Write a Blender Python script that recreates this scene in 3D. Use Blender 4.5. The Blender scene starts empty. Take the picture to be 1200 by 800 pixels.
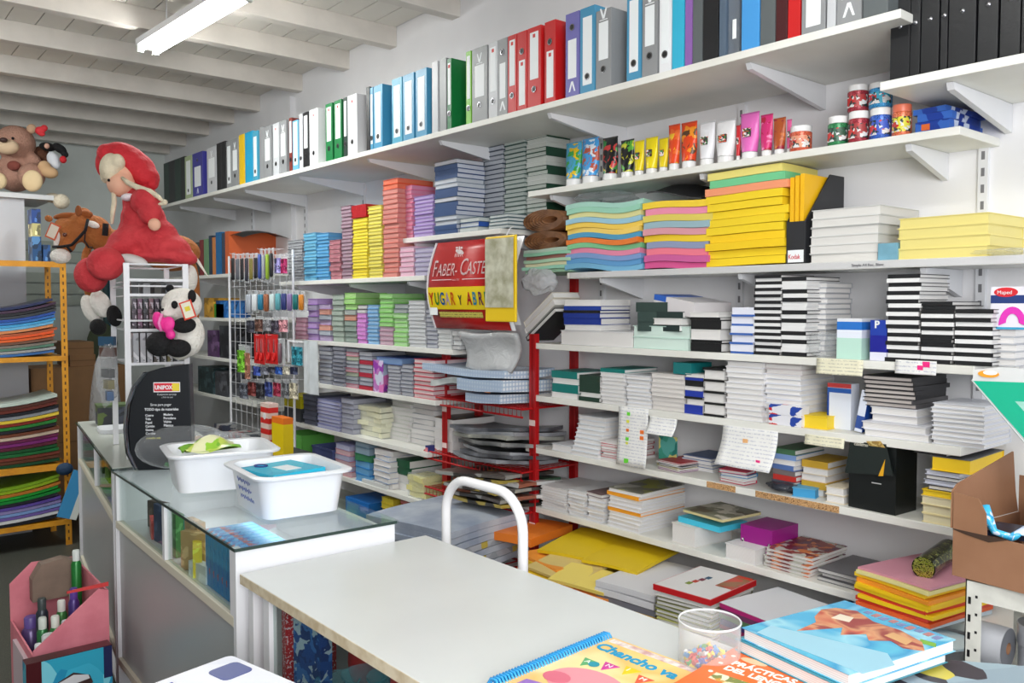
import bpy, bmesh, math, random
from mathutils import Vector, Matrix
from math import sin, cos, pi, radians as RAD
R = random.Random(7)
SC = bpy.context.scene
COL = SC.collection
# ------------------------------------------------------------------ camera model (metres, +Y runs along the shelf wall, +X into it)
F = 1005.0; HOR = 356.0; YAW = RAD(40); HC = 1.53; PIT = math.atan((400-HOR)/F)
def ray(px, py):
    u = (px-600)/F; v = (400-py)/F
    fx, fy = sin(YAW), cos(YAW); c, s = cos(PIT), sin(PIT)
    return (fx*c+cos(YAW)*u+fx*s*v, fy*c-sin(YAW)*u+fy*s*v, -s+c*v)
def atX(px, py, X):
    d = ray(px, py); t = X/d[0]; return Vector((X, d[1]*t, HC+d[2]*t))
def atY(px, py, Y):
    d = ray(px, py); t = Y/d[1]; return Vector((d[0]*t, Y, HC+d[2]*t))
def atZ(px, py, Z):
    d = ray(px, py); t = (Z-HC)/d[2]; return Vector((d[0]*t, d[1]*t, Z))
def atT(px, py, t):
    d = ray(px, py); return Vector((d[0]*t, d[1]*t, HC+d[2]*t))
camd = bpy.data.cameras.new('camera'); cam = bpy.data.objects.new('camera', camd); COL.objects.link(cam)
camd.sensor_width = 36; camd.lens = F/1200*36; camd.clip_start = .02
cam.location = (0, 0, HC); cam.rotation_euler = (pi/2-PIT, 0, -YAW)
SC.camera = cam
# ------------------------------------------------------------------ materials
def lin(c):
    return tuple(((x/255)/12.92 if x/255 <= .04045 else ((x/255+.055)/1.055)**2.4) for x in c[:3])+(1,)
MC = {}
def mat(c, rough=.55, metal=0, kind='plain', pal=None, scale=30, coat=0, bump=0, spec=.5):
    if isinstance(c, bpy.types.Material): return c
    key = (tuple(c), rough, metal, kind, tuple(pal) if pal else None, scale, coat, bump, spec)
    if key in MC: return MC[key]
    m = bpy.data.materials.new('%s_%02x%02x%02x' % ((kind,)+tuple(int(x) for x in c[:3]))); MC[key] = m
    m.use_nodes = True; nt = m.node_tree; N = nt.nodes; L = nt.links
    b = N['Principled BSDF']; b.inputs['Base Color'].default_value = lin(c)
    b.inputs['Roughness'].default_value = rough; b.inputs['Metallic'].default_value = metal
    b.inputs['Coat Weight'].default_value = coat; b.inputs['Specular IOR Level'].default_value = spec
    def tc(): return N.new('ShaderNodeTexCoord').outputs['Object']
    def ramp(fac, stops, interp='LINEAR'):
        r = N.new('ShaderNodeValToRGB'); e = r.color_ramp; e.interpolation = interp
        while len(e.elements) < len(stops): e.elements.new(.5)
        for i, (p, col) in enumerate(stops): e.elements[i].position = p; e.elements[i].color = col
        L.new(fac, r.inputs[0]); return r.outputs[0]
    if kind == 'pages':      # fine lines of paper edges
        w = N.new('ShaderNodeTexWave'); w.bands_direction = 'Z'; w.inputs['Scale'].default_value = scale; w.inputs['Distortion'].default_value = .6
        L.new(tc(), w.inputs[0]); d = lin(pal[0]) if pal else tuple(x*.8 for x in lin(c)[:3])+(1,)
        L.new(ramp(w.outputs['Fac'], [(0, d), (1, lin(c))]), b.inputs[0])
    elif kind == 'speckle':
        n = N.new('ShaderNodeTexNoise'); n.inputs['Scale'].default_value = scale; n.inputs['Detail'].default_value = 2
        L.new(tc(), n.inputs[0]); cs = [c]+list(pal or [(235, 235, 235)])
        k = len(cs); L.new(ramp(n.outputs['Fac'], [(.34+.32*i/k, lin(x)) for i, x in enumerate(cs)], 'CONSTANT'), b.inputs[0])
    elif kind == 'art':      # printed patches of colour
        n = N.new('ShaderNodeTexNoise'); n.inputs['Scale'].default_value = scale*.7; t = tc(); L.new(t, n.inputs[0])
        mx = N.new('ShaderNodeMixRGB'); mx.inputs[0].default_value = .08; L.new(t, mx.inputs[1]); L.new(n.outputs['Color'], mx.inputs[2])
        v = N.new('ShaderNodeTexVoronoi'); v.distance = 'CHEBYCHEV' if scale > 11 else 'EUCLIDEAN'; v.inputs['Scale'].default_value = scale*1.7; L.new(mx.outputs[0], v.inputs[0])
        sp = N.new('ShaderNodeSeparateColor'); L.new(v.outputs['Color'], sp.inputs[0]); cs = [c]+list(pal); k = len(cs)
        L.new(ramp(sp.outputs[0], [(i/k, lin(x)) for i, x in enumerate(cs)], 'CONSTANT'), b.inputs[0])
    elif kind == 'paint':    # soft painted variation
        v = N.new('ShaderNodeTexNoise'); v.inputs['Scale'].default_value = scale; v.inputs['Detail'].default_value = 2; v.inputs['Distortion'].default_value = .6
        L.new(tc(), v.inputs[0]); cs = [c]+list(pal); k = len(cs)
        L.new(ramp(v.outputs['Fac'], [(.3+.4*i/k, lin(x)) for i, x in enumerate(cs)]), b.inputs[0])
    elif kind == 'grid':     # woven check pattern
        out = None
        for dr in ('Y', 'Z', 'X'):
            w = N.new('ShaderNodeTexWave'); w.bands_direction = dr; w.inputs['Scale'].default_value = scale
            L.new(tc(), w.inputs[0])
            if out is None: out = w.outputs['Fac']
            else:
                mx = N.new('ShaderNodeMath'); mx.operation = 'MULTIPLY'; L.new(out, mx.inputs[0]); L.new(w.outputs['Fac'], mx.inputs[1]); out = mx.outputs[0]
        L.new(ramp(out, [(0, lin(pal[0])), (.3, lin(c))]), b.inputs[0])
    elif kind == 'lines':    # written / printed lines on paper
        w = N.new('ShaderNodeTexWave'); w.bands_direction = 'Z'; w.inputs['Scale'].default_value = scale
        n = N.new('ShaderNodeTexNoise'); n.inputs['Scale'].default_value = 150
        t = tc(); L.new(t, w.inputs[0]); L.new(t, n.inputs[0])
        mx = N.new('ShaderNodeMath'); mx.operation = 'MULTIPLY'; L.new(w.outputs['Fac'], mx.inputs[0]); L.new(n.outputs['Fac'], mx.inputs[1])
        L.new(ramp(mx.outputs[0], [(.38, lin(c)), (.52, lin(pal[0]))]), b.inputs[0])
    elif kind == 'bars':     # bands along z
        w = N.new('ShaderNodeTexWave'); w.bands_direction = 'Z'; w.inputs['Scale'].default_value = scale
        L.new(tc(), w.inputs[0]); L.new(ramp(w.outputs['Fac'], [(0, lin(c)), (.5, lin(pal[0]))], 'CONSTANT'), b.inputs[0])
    elif kind == 'stain':    # slight unevenness
        n = N.new('ShaderNodeTexNoise'); n.inputs['Scale'].default_value = scale; n.inputs['Detail'].default_value = 6
        L.new(tc(), n.inputs[0]); d = lin(pal[0]) if pal else tuple(x*.85 for x in lin(c)[:3])+(1,)
        L.new(ramp(n.outputs['Fac'], [(.35, d), (.62, lin(c))]), b.inputs[0])
    if bump:
        n = N.new('ShaderNodeTexNoise'); n.inputs['Scale'].default_value = 90 if bump > 0 else 25; n.inputs['Detail'].default_value = 3
        L.new(tc(), n.inputs[0]); bp = N.new('ShaderNodeBump'); bp.inputs['Strength'].default_value = abs(bump); bp.inputs['Distance'].default_value = .01
        L.new(n.outputs['Fac'], bp.inputs['Height']); L.new(bp.outputs[0], b.inputs['Normal'])
    return m
def film(name, c=(235, 240, 245), alpha=.25, rough=.12, bump=0):
    if name in MC: return MC[name]
    m = bpy.data.materials.new(name); MC[name] = m; m.use_nodes = True; nt = m.node_tree; N = nt.nodes; L = nt.links
    b = N['Principled BSDF']; b.inputs['Base Color'].default_value = lin(c); b.inputs['Roughness'].default_value = rough
    tr = N.new('ShaderNodeBsdfTransparent'); mx = N.new('ShaderNodeMixShader')
    fr = N.new('ShaderNodeLayerWeight'); fr.inputs[0].default_value = .12
    mp = N.new('ShaderNodeMapRange'); mp.inputs[3].default_value = alpha; mp.inputs[4].default_value = min(1, alpha+.45)
    pw = N.new('ShaderNodeMath'); pw.operation = 'POWER'; pw.inputs[1].default_value = 3; fr.inputs[0].default_value = .5; L.new(fr.outputs['Facing'], pw.inputs[0]); L.new(pw.outputs[0], mp.inputs[0]); L.new(mp.outputs[0], mx.inputs[0])
    L.new(tr.outputs[0], mx.inputs[1]); L.new(b.outputs[0], mx.inputs[2]); L.new(mx.outputs[0], N['Material Output'].inputs[0])
    if bump:
        n = N.new('ShaderNodeTexNoise'); n.inputs['Scale'].default_value = 18; n.inputs['Detail'].default_value = 4; n.inputs['Distortion'].default_value = 1
        t = N.new('ShaderNodeTexCoord'); L.new(t.outputs['Object'], n.inputs[0])
        bp = N.new('ShaderNodeBump'); bp.inputs['Strength'].default_value = bump; bp.inputs['Distance'].default_value = .02
        L.new(n.outputs['Fac'], bp.inputs['Height']); L.new(bp.outputs[0], b.inputs['Normal'])
    return m
def pane(name, c=(205, 220, 215), k=.04):
    m = bpy.data.materials.new(name); MC[name] = m; m.use_nodes = True; nt = m.node_tree; N = nt.nodes; L = nt.links
    N.remove(N['Principled BSDF']); g = N.new('ShaderNodeBsdfGlossy'); g.inputs['Roughness'].default_value = .02; tr = N.new('ShaderNodeBsdfTransparent'); tr.inputs[0].default_value = lin(c)
    fr = N.new('ShaderNodeLayerWeight'); fr.inputs[0].default_value = .5; pw = N.new('ShaderNodeMath'); pw.operation = 'POWER'; pw.inputs[1].default_value = 5; L.new(fr.outputs['Facing'], pw.inputs[0]); mp = N.new('ShaderNodeMapRange'); mp.inputs[3].default_value = k; mp.inputs[4].default_value = .5; L.new(pw.outputs[0], mp.inputs[0]); mx = N.new('ShaderNodeMixShader'); L.new(mp.outputs[0], mx.inputs[0]); L.new(tr.outputs[0], mx.inputs[1]); L.new(g.outputs[0], mx.inputs[2]); L.new(mx.outputs[0], N['Material Output'].inputs[0]); return m
def glow(name, c, s):
    m = bpy.data.materials.new(name); m.use_nodes = True; nt = m.node_tree; e = nt.nodes.new('ShaderNodeEmission')
    e.inputs[0].default_value = lin(c); e.inputs[1].default_value = s; nt.links.new(e.outputs[0], nt.nodes['Material Output'].inputs[0]); return m
WHT = (228, 228, 230); PG = mat((232, 230, 228), .8, kind='pages', scale=90); BLK = (22, 23, 25)
SHELF = mat((232, 232, 226), .4, kind='stain', scale=3, pal=[(222, 221, 214)]); METAL_W = mat((225, 226, 230), .35)
REDM = mat((178, 22, 26), .35); GLASS = pane('glass_pane', (236, 242, 240)); CLEAR = film('clear_plastic', (225, 230, 235), .14, .12, .6)
BAG = film('cloudy_bag', (215, 218, 222), .45, .2, 1.0); CARD = mat((152, 112, 84), .75, bump=.1); BLACKM = mat(BLK, .35)
# ------------------------------------------------------------------ mesh builder
class MB:
    def __init__(s): s.v = []; s.f = []; s.m = []; s.ms = []; s.T = Matrix()
    def mi(s, m):
        if not isinstance(m, bpy.types.Material): m = mat(m)
        if m not in s.ms: s.ms.append(m)
        return s.ms.index(m)
    def add(s, vs, fs, m):
        k = len(s.v); i = s.mi(m); s.v += [tuple(s.T @ Vector(p)) for p in vs]; s.f += [tuple(a+k for a in f) for f in fs]; s.m += [i]*len(fs); return s
    def box(s, x0, x1, y0, y1, z0, z1, m, T=None):
        vs = [(x, y, z) for z in (z0, z1) for y in (y0, y1) for x in (x0, x1)]
        if T: vs = [tuple(T @ Vector(p)) for p in vs]
        return s.add(vs, [(0, 2, 3, 1), (4, 5, 7, 6), (0, 1, 5, 4), (2, 6, 7, 3), (0, 4, 6, 2), (1, 3, 7, 5)], m)
    def rbox(s, x0, x1, y0, y1, z0, z1, r, m, n=3):      # rounded vertical corners
        pts = []
        for cx, cy, a in ((x1-r, y1-r, 0), (x0+r, y1-r, 90), (x0+r, y0+r, 180), (x1-r, y0+r, 270)):
            for k in range(n+1):
                t = RAD(a+90*k/n); pts.append((cx+r*cos(t), cy+r*sin(t)))
        return s.prism(pts, z0, z1, m)
    def prism(s, pts, z0, z1, m, axis='z'):
        n = len(pts); f = {'z': lambda p, h: (p[0], p[1], h), 'x': lambda p, h: (h, p[0], p[1]), 'y': lambda p, h: (p[0], h, p[1])}[axis]
        vs = [f(p, z0) for p in pts]+[f(p, z1) for p in pts]
        return s.add(vs, [tuple(range(n))[::-1], tuple(range(n, 2*n))]+[(i, (i+1) % n, n+(i+1) % n, n+i) for i in range(n)], m)
    def lathe(s, prof, m, n=20, c=(0, 0, 0)):
        vs = []; fs = []
        for r, z in prof:
            for k in range(n): a = 2*pi*k/n; vs.append((c[0]+r*cos(a), c[1]+r*sin(a), c[2]+z))
        for j in range(len(prof)-1):
            for k in range(n): a = j*n+k; b = j*n+(k+1) % n; fs.append((a, b, b+n, a+n))
        return s.add(vs, fs, m)
    def tube(s, pts, r, m, n=8, cap=True):
        pts = [Vector(p) for p in pts]; vs = []; fs = []; up = None
        for i, p in enumerate(pts):
            t = (pts[min(i+1, len(pts)-1)]-pts[max(i-1, 0)]).normalized()
            if up is None: up = t.orthogonal().normalized()
            up = (up-t*up.dot(t)).normalized(); w = t.cross(up)
            rr = r[i] if isinstance(r, (list, tuple)) else r
            for k in range(n): a = 2*pi*k/n; vs.append(tuple(p+(up*cos(a)+w*sin(a))*rr))
        for i in range(len(pts)-1):
            for k in range(n): a = i*n+k; b = i*n+(k+1) % n; fs.append((a, b, b+n, a+n))
        if cap: fs += [tuple(range(n))[::-1], tuple(range((len(pts)-1)*n, len(pts)*n))]
        return s.add(vs, fs, m)
    def ball(s, c, r, m, n=10):
        if not isinstance(r, (tuple, list)): r = (r, r, r)
        vs = [(c[0], c[1], c[2]-r[2])]; fs = []
        for j in range(1, n):
            for k in range(2*n):
                a = pi*j/n; b = pi*k/n; vs.append((c[0]+r[0]*sin(a)*cos(b), c[1]+r[1]*sin(a)*sin(b), c[2]-r[2]*cos(a)))
        vs.append((c[0], c[1], c[2]+r[2])); w = 2*n
        for k in range(w): fs.append((0, 1+(k+1) % w, 1+k)); fs.append((len(vs)-1, 1+(n-2)*w+k, 1+(n-2)*w+(k+1) % w))
        for j in range(n-2):
            for k in range(w): a = 1+j*w+k; b = 1+j*w+(k+1) % w; fs.append((a, b, b+w, a+w))
        return s.add(vs, fs, m)
    def quad(s, p, m): return s.add(p, [tuple(range(len(p)))], m)
    def grid(s, nu, nv, fn, m):
        vs = [tuple(fn(i/nu, j/nv)) for j in range(nv+1) for i in range(nu+1)]
        return s.add(vs, [(j*(nu+1)+i, j*(nu+1)+i+1, (j+1)*(nu+1)+i+1, (j+1)*(nu+1)+i) for j in range(nv) for i in range(nu)], m)
    def mesh(s, name, smooth=False):
        me = bpy.data.meshes.new(name); me.from_pydata(s.v, [], s.f)
        for m in s.ms: me.materials.append(m)
        me.polygons.foreach_set('material_index', s.m)
        if smooth: me.polygons.foreach_set('use_smooth', [True]*len(s.f))
        bm = bmesh.new(); bm.from_mesh(me); bmesh.ops.recalc_face_normals(bm, faces=bm.faces); bm.to_mesh(me); bm.free()
        return me
    def obj(s, name, parent=None, loc=(0, 0, 0), rz=0, smooth=False, bevel=0, auto=False):
        o = bpy.data.objects.new(name, s.mesh(name, smooth or auto)); COL.objects.link(o)
        o.location = loc; o.rotation_euler = (0, 0, rz); o.parent = parent
        if bevel: md = o.modifiers.new('bevel', 'BEVEL'); md.width = bevel; md.segments = 2; md.limit_method = 'ANGLE'
        if auto:
            o.data.set_sharp_from_angle(angle=RAD(40))
        return o
def thing(name, label, cat, loc=(0, 0, 0), rz=0, group=None):
    o = bpy.data.objects.new(name, None); COL.objects.link(o); o.empty_display_size = .05
    o.location = loc; o.rotation_euler = (0, 0, rz); o['label'] = label; o['category'] = cat
    if group: o['group'] = group
    return o
def tag(o, label, cat, group=None):
    o['label'] = label; o['category'] = cat
    if group: o['group'] = group
    return o
def struct(o): o['kind'] = 'structure'; return o
def pl(o, label): o['label'] = label; return o
ORD = ['lowest', 'second from bottom', 'third from bottom', 'fourth from bottom', 'fifth from bottom', 'sixth from bottom', 'seventh from bottom', 'eighth from bottom', 'ninth from bottom', 'tenth from bottom', 'eleventh from bottom', 'twelfth from bottom', 'thirteenth from bottom', 'fourteenth from bottom', 'fifteenth from bottom', 'sixteenth from bottom', 'seventeenth from bottom', 'eighteenth from bottom', 'nineteenth from bottom', 'twentieth from bottom', 'twenty-first from bottom', 'twenty-second from bottom', 'twenty-third from bottom']
def ordw(i, n):
    if n == 1: return ''
    if i == n-1: return 'topmost'
    if i == n-2 and n > 3: return 'second from top'
    if i == n-3 and n > 6: return 'third from top'
    return ORD[i] if i < len(ORD) else 'high up'
def text(txt, h, m, M, name, parent, depth=.0006, sx=1.0, bend=None, align='LEFT', bold=0):
    c = bpy.data.curves.new(name, 'FONT'); c.body = txt; c.size = h; c.extrude = depth; c.align_x = align; c.offset = bold; c.resolution_u = 3
    o = bpy.data.objects.new(name, c); COL.objects.link(o)
    dg = bpy.context.evaluated_depsgraph_get(); me = bpy.data.meshes.new_from_object(o.evaluated_get(dg)); bpy.data.objects.remove(o); bpy.data.curves.remove(c)
    for v in me.vertices:
        p = Vector((v.co.x*sx, v.co.y, v.co.z)); v.co = bend(p) if bend else (M @ p)
    me.materials.clear(); me.materials.append(m if isinstance(m, bpy.types.Material) else mat(m))
    o = bpy.data.objects.new(name, me); COL.objects.link(o); o.parent = parent; return o
def frame(o, x, y):      # matrix with local x, y axes along given vectors
    x = Vector(x).normalized(); y = Vector(y); y = (y-x*y.dot(x)).normalized(); z = x.cross(y)
    M = Matrix((x, y, z)).transposed().to_4x4(); M.translation = Vector(o); return M
# ------------------------------------------------------------------ books and stacks
BM = {}
def book_mesh(sx, sy, t, spine, cov, pg, top=None):
    key = (round(sx, 3), round(sy, 3), round(t, 4), spine, cov, pg, top)
    if key in BM: return BM[key]
    mb = MB(); c = max(min(.0022, t*.16), .0006); i = .003
    sx = key[0]; sy = key[1]; t = key[2]; cm = mat(cov) if not isinstance(cov, bpy.types.Material) else cov; tm = top if top else cm
    if not isinstance(tm, bpy.types.Material): tm = mat(tm)
    mb.box(-sx/2, sx/2, -sy/2, sy/2, 0, c, cm); mb.box(-sx/2, sx/2, -sy/2, sy/2, t-c, t, tm)
    x0, x1, y0, y1 = -sx/2+i, sx/2-i, -sy/2+i, sy/2-i
    if spine == '-x': mb.box(-sx/2, -sx/2+.002, -sy/2, sy/2, c, t-c, cm); x0 = -sx/2+.002
    if spine == '+x': mb.box(sx/2-.002, sx/2, -sy/2, sy/2, c, t-c, cm)
    if spine == '-y': mb.box(-sx/2, sx/2, -sy/2, -sy/2+.002, c, t-c, cm); y0 = -sy/2+.002
    if spine == '+y': mb.box(-sx/2, sx/2, sy/2-.002, sy/2, c, t-c, cm)
    mb.box(x0, x1, y0, y1, c, t-c, pg if isinstance(pg, bpy.types.Material) else mat(pg, .8))
    me = mb.mesh('book'); BM[key] = me; return me
def wavy_mesh(sx, sy, t, amp, ph, m, edge=None, k=1.5):
    key = ('w', round(sx, 2), round(sy, 2), round(t, 3), amp, round(ph, 1), m, edge, k)
    if key in BM: return BM[key]
    sx, sy, t, ph = key[1], key[2], key[3], key[5]
    mb = MB(); nu, nv = 4, 14
    def zz(u, v): return amp*(sin(2*pi*k*v+ph)+1)*.5+amp*.5*sin(3*u+ph)
    g = lambda off: (lambda u, v: ((u-.5)*sx, (v-.5)*sy, zz(u, v)+off))
    mb.grid(nu, nv, g(0), m); mb.grid(nu, nv, g(t), m)
    e = edge or m
    for uu in (0, 1): mb.grid(1, nv, lambda a, v: ((uu-.5)*sx, (v-.5)*sy, zz(uu, v)+a*t), e)
    for vv in (0, 1): mb.grid(nu, 1, lambda u, a: ((u-.5)*sx, (vv-.5)*sy, zz(u, vv)+a*t), e)
    me = mb.mesh('wavy', True); me.set_sharp_from_angle(angle=RAD(40)); BM[key] = me; return me
POOL = {}      # kind -> list of specs, the 300 that show largest become objects
def pool(name, cat, me, loc, rot, label, group):
    POOL.setdefault(name, []).append((me, Vector(loc), rot, label, group, cat))
def flush():
    for name, L in POOL.items():
        def size(s):
            h = s[1].x*sin(YAW)+s[1].y*cos(YAW); xs = [v.co for v in s[0].vertices]
            d = [max(p[i] for p in xs)-min(p[i] for p in xs) for i in range(3)]
            return d[2]*(d[0]+d[1])/h**2
        L.sort(key=size, reverse=True)
        for me, loc, rot, label, group, cat in L[:300]:
            o = bpy.data.objects.new(name, me); COL.objects.link(o); o.location = loc; o.rotation_euler = rot
            tag(o, label, cat, group)
        rest = L[300:]
        if rest:
            bm = bmesh.new(); ms = []
            for me, loc, rot, label, group, cat in rest:
                k = len(bm.faces); idx = []
                for m in me.materials:
                    if m not in ms: ms.append(m)
                    idx.append(ms.index(m))
                v0 = len(bm.verts); bm.from_mesh(me); bm.verts.ensure_lookup_table(); bm.faces.ensure_lookup_table()
                from mathutils import Euler
                M = Matrix.Translation(loc) @ Euler(rot).to_matrix().to_4x4()
                for v in bm.verts[v0:]: v.co = M @ v.co
                for f in bm.faces[k:]: f.material_index = idx[f.material_index]
            me = bpy.data.meshes.new(name); bm.to_mesh(me); bm.free()
            for m in ms: me.materials.append(m)
            o = bpy.data.objects.new(name+'s', me); COL.objects.link(o); o['kind'] = 'stuff'
            tag(o, 'remaining smallest %ss of the crowded wall shelf stacks' % name, name)
# shelf table: front edge x, top z, thickness
WX = 2.78
SH = dict(T=(2.28, 2.315), T2=(2.33, 2.145), S2=(2.50, 2.025), S3=(2.50, 1.661), S4=(2.46, 1.361), S5=(2.46, 1.134), S6=(2.46, .907), S7=(2.46, .648), S8=(2.12, .38),
          U=(2.42, 1.867), La=(2.37, 1.670), Lb=(2.37, 1.315), Lc=(2.37, 1.062), Ld=(2.37, .799), Le=(2.37, .551), Lf=(2.37, .30),
          M1=(2.37, 1.745), M2=(2.37, 1.43), M3=(2.37, 1.14), M4=(2.37, .86))
def stack(sh, a, b, ytop, n, desc, item, styles, depth=.2, off=.012, name='notebook', cat=None, base=None, jx=.004, jr=.02, ybase=None, ts=None, shift=0, rz=0):
    """a, b: left and right end of the face towards the aisle, ytop: height of the pile's top, all read off the photograph"""
    X = SH[sh][0]+off; z = SH[sh][1] if base is None else base
    pm = (a+b)/2; y1 = atX(a, ytop, X).y; y0 = atX(b, ytop, X).y
    if ybase is not None: z = atX(pm, ybase, X).z
    H = atX(pm, ytop, X).z-z; w = y1-y0; depth = min(depth, WX-X-.012) if sh != 'S8' else depth
    wt = [(ts or [1])[i % len(ts or [1])] for i in range(n)]; tot = sum(wt); cx = X+depth/2; cy = (y0+y1)/2
    group = 'stack of %s' % desc
    for i in range(n):
        st = styles[i % len(styles)]
        t = H*wt[i]/tot
        me = book_mesh(depth, w, t-.0002, st[2] if len(st) > 2 else '-x', st[0], st[1], st[3] if len(st) > 3 else None)
        wd = st[4] if len(st) > 4 else item
        pool(name, cat or name, me, (cx+R.uniform(-jx, jx)+abs(jx)+shift*i, cy+R.uniform(-jx, jx), z), (0, 0, rz+R.uniform(-jr, jr)),
             ('%s, %s, in %s' % (wd, ordw(i, n), desc)) if n > 1 else '%s, %s' % (wd, desc), group)
        z += t
    return z
def wstack(sh, a, b, ytop, cols, desc, item, depth=.24, off=.01, amp=.012, name='envelope_pack', cat='envelopes', base=None, ybase=None, ph=0, k=1.2, jr=.03, ts=None):
    X = SH[sh][0]+off; z = SH[sh][1] if base is None else base
    pm = (a+b)/2; y1 = atX(a, ytop, X).y; y0 = atX(b, ytop, X).y
    if ybase is not None: z = atX(pm, ybase, X).z
    H = atX(pm, ytop, X).z-z-amp; n = len(cols); ts = ts or [1]*n; tot = sum(ts); p = ph
    for i, (cn, c) in enumerate(cols):
        t = H*ts[i]/tot; q = R.uniform(-.02, .0)
        me = wavy_mesh(depth+q, (y1-y0)+R.uniform(-.02, .01), t*.94, amp, p, mat(c, .6) if not isinstance(c, bpy.types.Material) else c, k=k)
        pool(name, cat, me, (X+depth/2+R.uniform(0, .008), (y0+y1)/2+R.uniform(-.006, .006), z), (0, 0, R.uniform(-jr, jr)),
             '%s %s, %s, in %s' % (cn, item, ordw(i, n), desc) if n > 1 else '%s %s, %s' % (cn, item, desc), 'pile of '+desc); z += t
    return z
# ================================================================== THE ROOM
WALLM = mat((236, 236, 239), .75, kind='stain', scale=2, pal=[(229, 229, 232)])
struct(MB().box(WX, WX+.1, -1.6, 8.6, -.02, 3.4, WALLM).obj('wall_right'))
struct(MB().box(-2.2, WX, 8.5, 8.6, -.02, 3.4, mat((214, 220, 216), .8, kind='stain', scale=2)).obj('wall_back'))
struct(MB().box(-2.3, -2.2, -1.6, 8.6, -.02, 3.4, mat((190, 190, 188), .8)).obj('wall_left'))
FLOORM = mat((62, 65, 58), .45, kind='speckle', scale=160, pal=[(44, 47, 42), (82, 84, 76), (52, 55, 50)])
struct(MB().box(-2.2, WX, -1.6, 8.5, -.02, 0, FLOORM).obj('floor'))
def czz(y): return 3.06-.024*(y-3.74)
CEILM = mat((226, 222, 214), .7)
mb = MB()
nb = 33
for i in range(nb):       # painted tongue and groove boards running the length of the shop
    x0 = -2.2+i*(WX+2.2)/nb; x1 = x0+(WX+2.2)/nb-.006
    mb.add([(x, y, czz(y)+.115+dz) for dz in (0, .02) for y in (-1.6, 8.5) for x in (x0, x1)], [(0, 2, 3, 1), (4, 5, 7, 6), (0, 1, 5, 4), (2, 6, 7, 3), (0, 4, 6, 2), (1, 3, 7, 5)], CEILM)
mb.add([(x, y, czz(y)+.128+dz) for dz in (0, .02) for y in (-1.6, 8.5) for x in (-2.2, WX)], [(0, 2, 3, 1), (4, 5, 7, 6), (0, 1, 5, 4), (2, 6, 7, 3), (0, 4, 6, 2), (1, 3, 7, 5)], mat((150, 146, 138), .8))
struct(mb.obj('ceiling'))
beam = None
for y in (8.35, 7.9, 7.35, 6.8, 6.3, 5.59, 4.93, 4.37, 3.74, 3.12, 2.5, 1.88, 1.26, .64, 0, -.6, -1.2):
    z = czz(y); m = MB().box(-2.2, WX, 0, .075, 0, .115, mat((226, 220, 212), .6, kind='stain', scale=4))
    o = m.obj('trim_1', loc=(0, y, z), bevel=.003); struct(o)
struct(MB().box(WX-.035, WX, 5.72, 6.05, 0, 3.0, WALLM).obj('trim_2'))       # shallow pier on the wall
for k, (z, ) in enumerate([(1.9,), (2.0,), (1.62,), (1.52,), (1.72,)]):
    struct(MB().box(-.2, 2.2, 8.46, 8.499, z, z+.085, mat((170, 178, 168), .6)).obj('trim_3'))
# ------------------------------------------------------------------ ceiling lamp
LT = glow('lamp_tube_light', (255, 255, 250), 40)
def lamp(x, y0, y1, z, label, rz=0):
    t = thing('fluorescent_lamp', label, 'ceiling lamp', (x, (y0+y1)/2, z), rz)
    L = (y1-y0)/2
    MB().box(-.06, .06, -L, L, .035, .07, METAL_W).box(-.035, .035, -L, L, .02, .035, METAL_W).obj('housing', t)
    for s in (-1, 1):
        MB().tube([(s*.042, -L+.03, .012), (s*.042, L-.03, .012)], .014, LT, 12).obj('tube', t, smooth=True)
        for e in (-1, 1): MB().box(s*.042-.016, s*.042+.016, e*(L-.018)-.012, e*(L-.018)+.012, -.004, .035, mat((215, 220, 210))).obj('tube_holder', t)
    for e in (-.5, .5): MB().tube([(0, e*L, .07), (0, e*L, czz(y0)-z+.1)], .004, METAL_W).obj('hanger', t)
    return t
lamp(1.59, 3.85, 5.05, 2.93, 'white twin tube fluorescent lamp hanging below the ceiling beams', RAD(2.5))
lamp(.9, .3, 1.5, 2.9, 'white twin tube fluorescent lamp over the near counter')
# ------------------------------------------------------------------ shelf boards
def board(key, y0, y1, label, dep=None, th=.025, edge=None, brk=(), xback=WX-.002):
    X, z = SH[key]
    t = thing('wall_shelf', label, 'shelf', (X, (y0+y1)/2, z-th))
    L = (y1-y0)/2; D = xback-X
    MB().box(0, D, -L, L, 0, th-.0005, SHELF).obj('board', t, bevel=.002)
    for yb in brk:       # tapered pressed steel brackets
        yy = yb-(y0+y1)/2
        MB().prism([(D, -.001), (D, -.085), (D*.12, -.02), (D*.1, -.001)], yy-.009, yy+.009, METAL_W, axis='y').obj('bracket', t)
    if edge:
        for a, b, in edge: MB().box(-.0015, .002, a-(y0+y1)/2, b-(y0+y1)/2, .002, th-.002, mat((176, 132, 88), .9, kind='speckle', scale=220, pal=[(214, 172, 120), (120, 84, 52)])).obj('bare_chipboard_edge', t)
    return t
board('T', 1.11, 7.2, 'long deep white top shelf carrying the row of coloured ring binders', brk=[1.62, 2.55, 3.3, 3.95, 4.75, 5.55, 6.1, 6.8])
board('T2', .35, atX(1031, 100, 2.33).y, 'short white shelf at upper right under the black file boxes', brk=[1.02])
board('S2', atX(1125, 148, 2.5).y, 2.87, 'white shelf holding paint tubes and glitter jars', brk=[1.2, 1.95, 2.75])
board('S3', .75, 2.62, 'white shelf with label strip under the envelope piles', brk=[1.15, 1.78, 2.45])
board('S4', .975, 2.80, 'white shelf carrying the black and white striped book stacks')
board('S5', 1.005, 2.81, 'white shelf with taped papers hanging, below the striped books')
board('S6', 1.005, 2.84, 'white shelf with bare chipboard patches holding the black box', edge=[(1.36, 1.66), (1.74, 1.86)])
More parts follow.
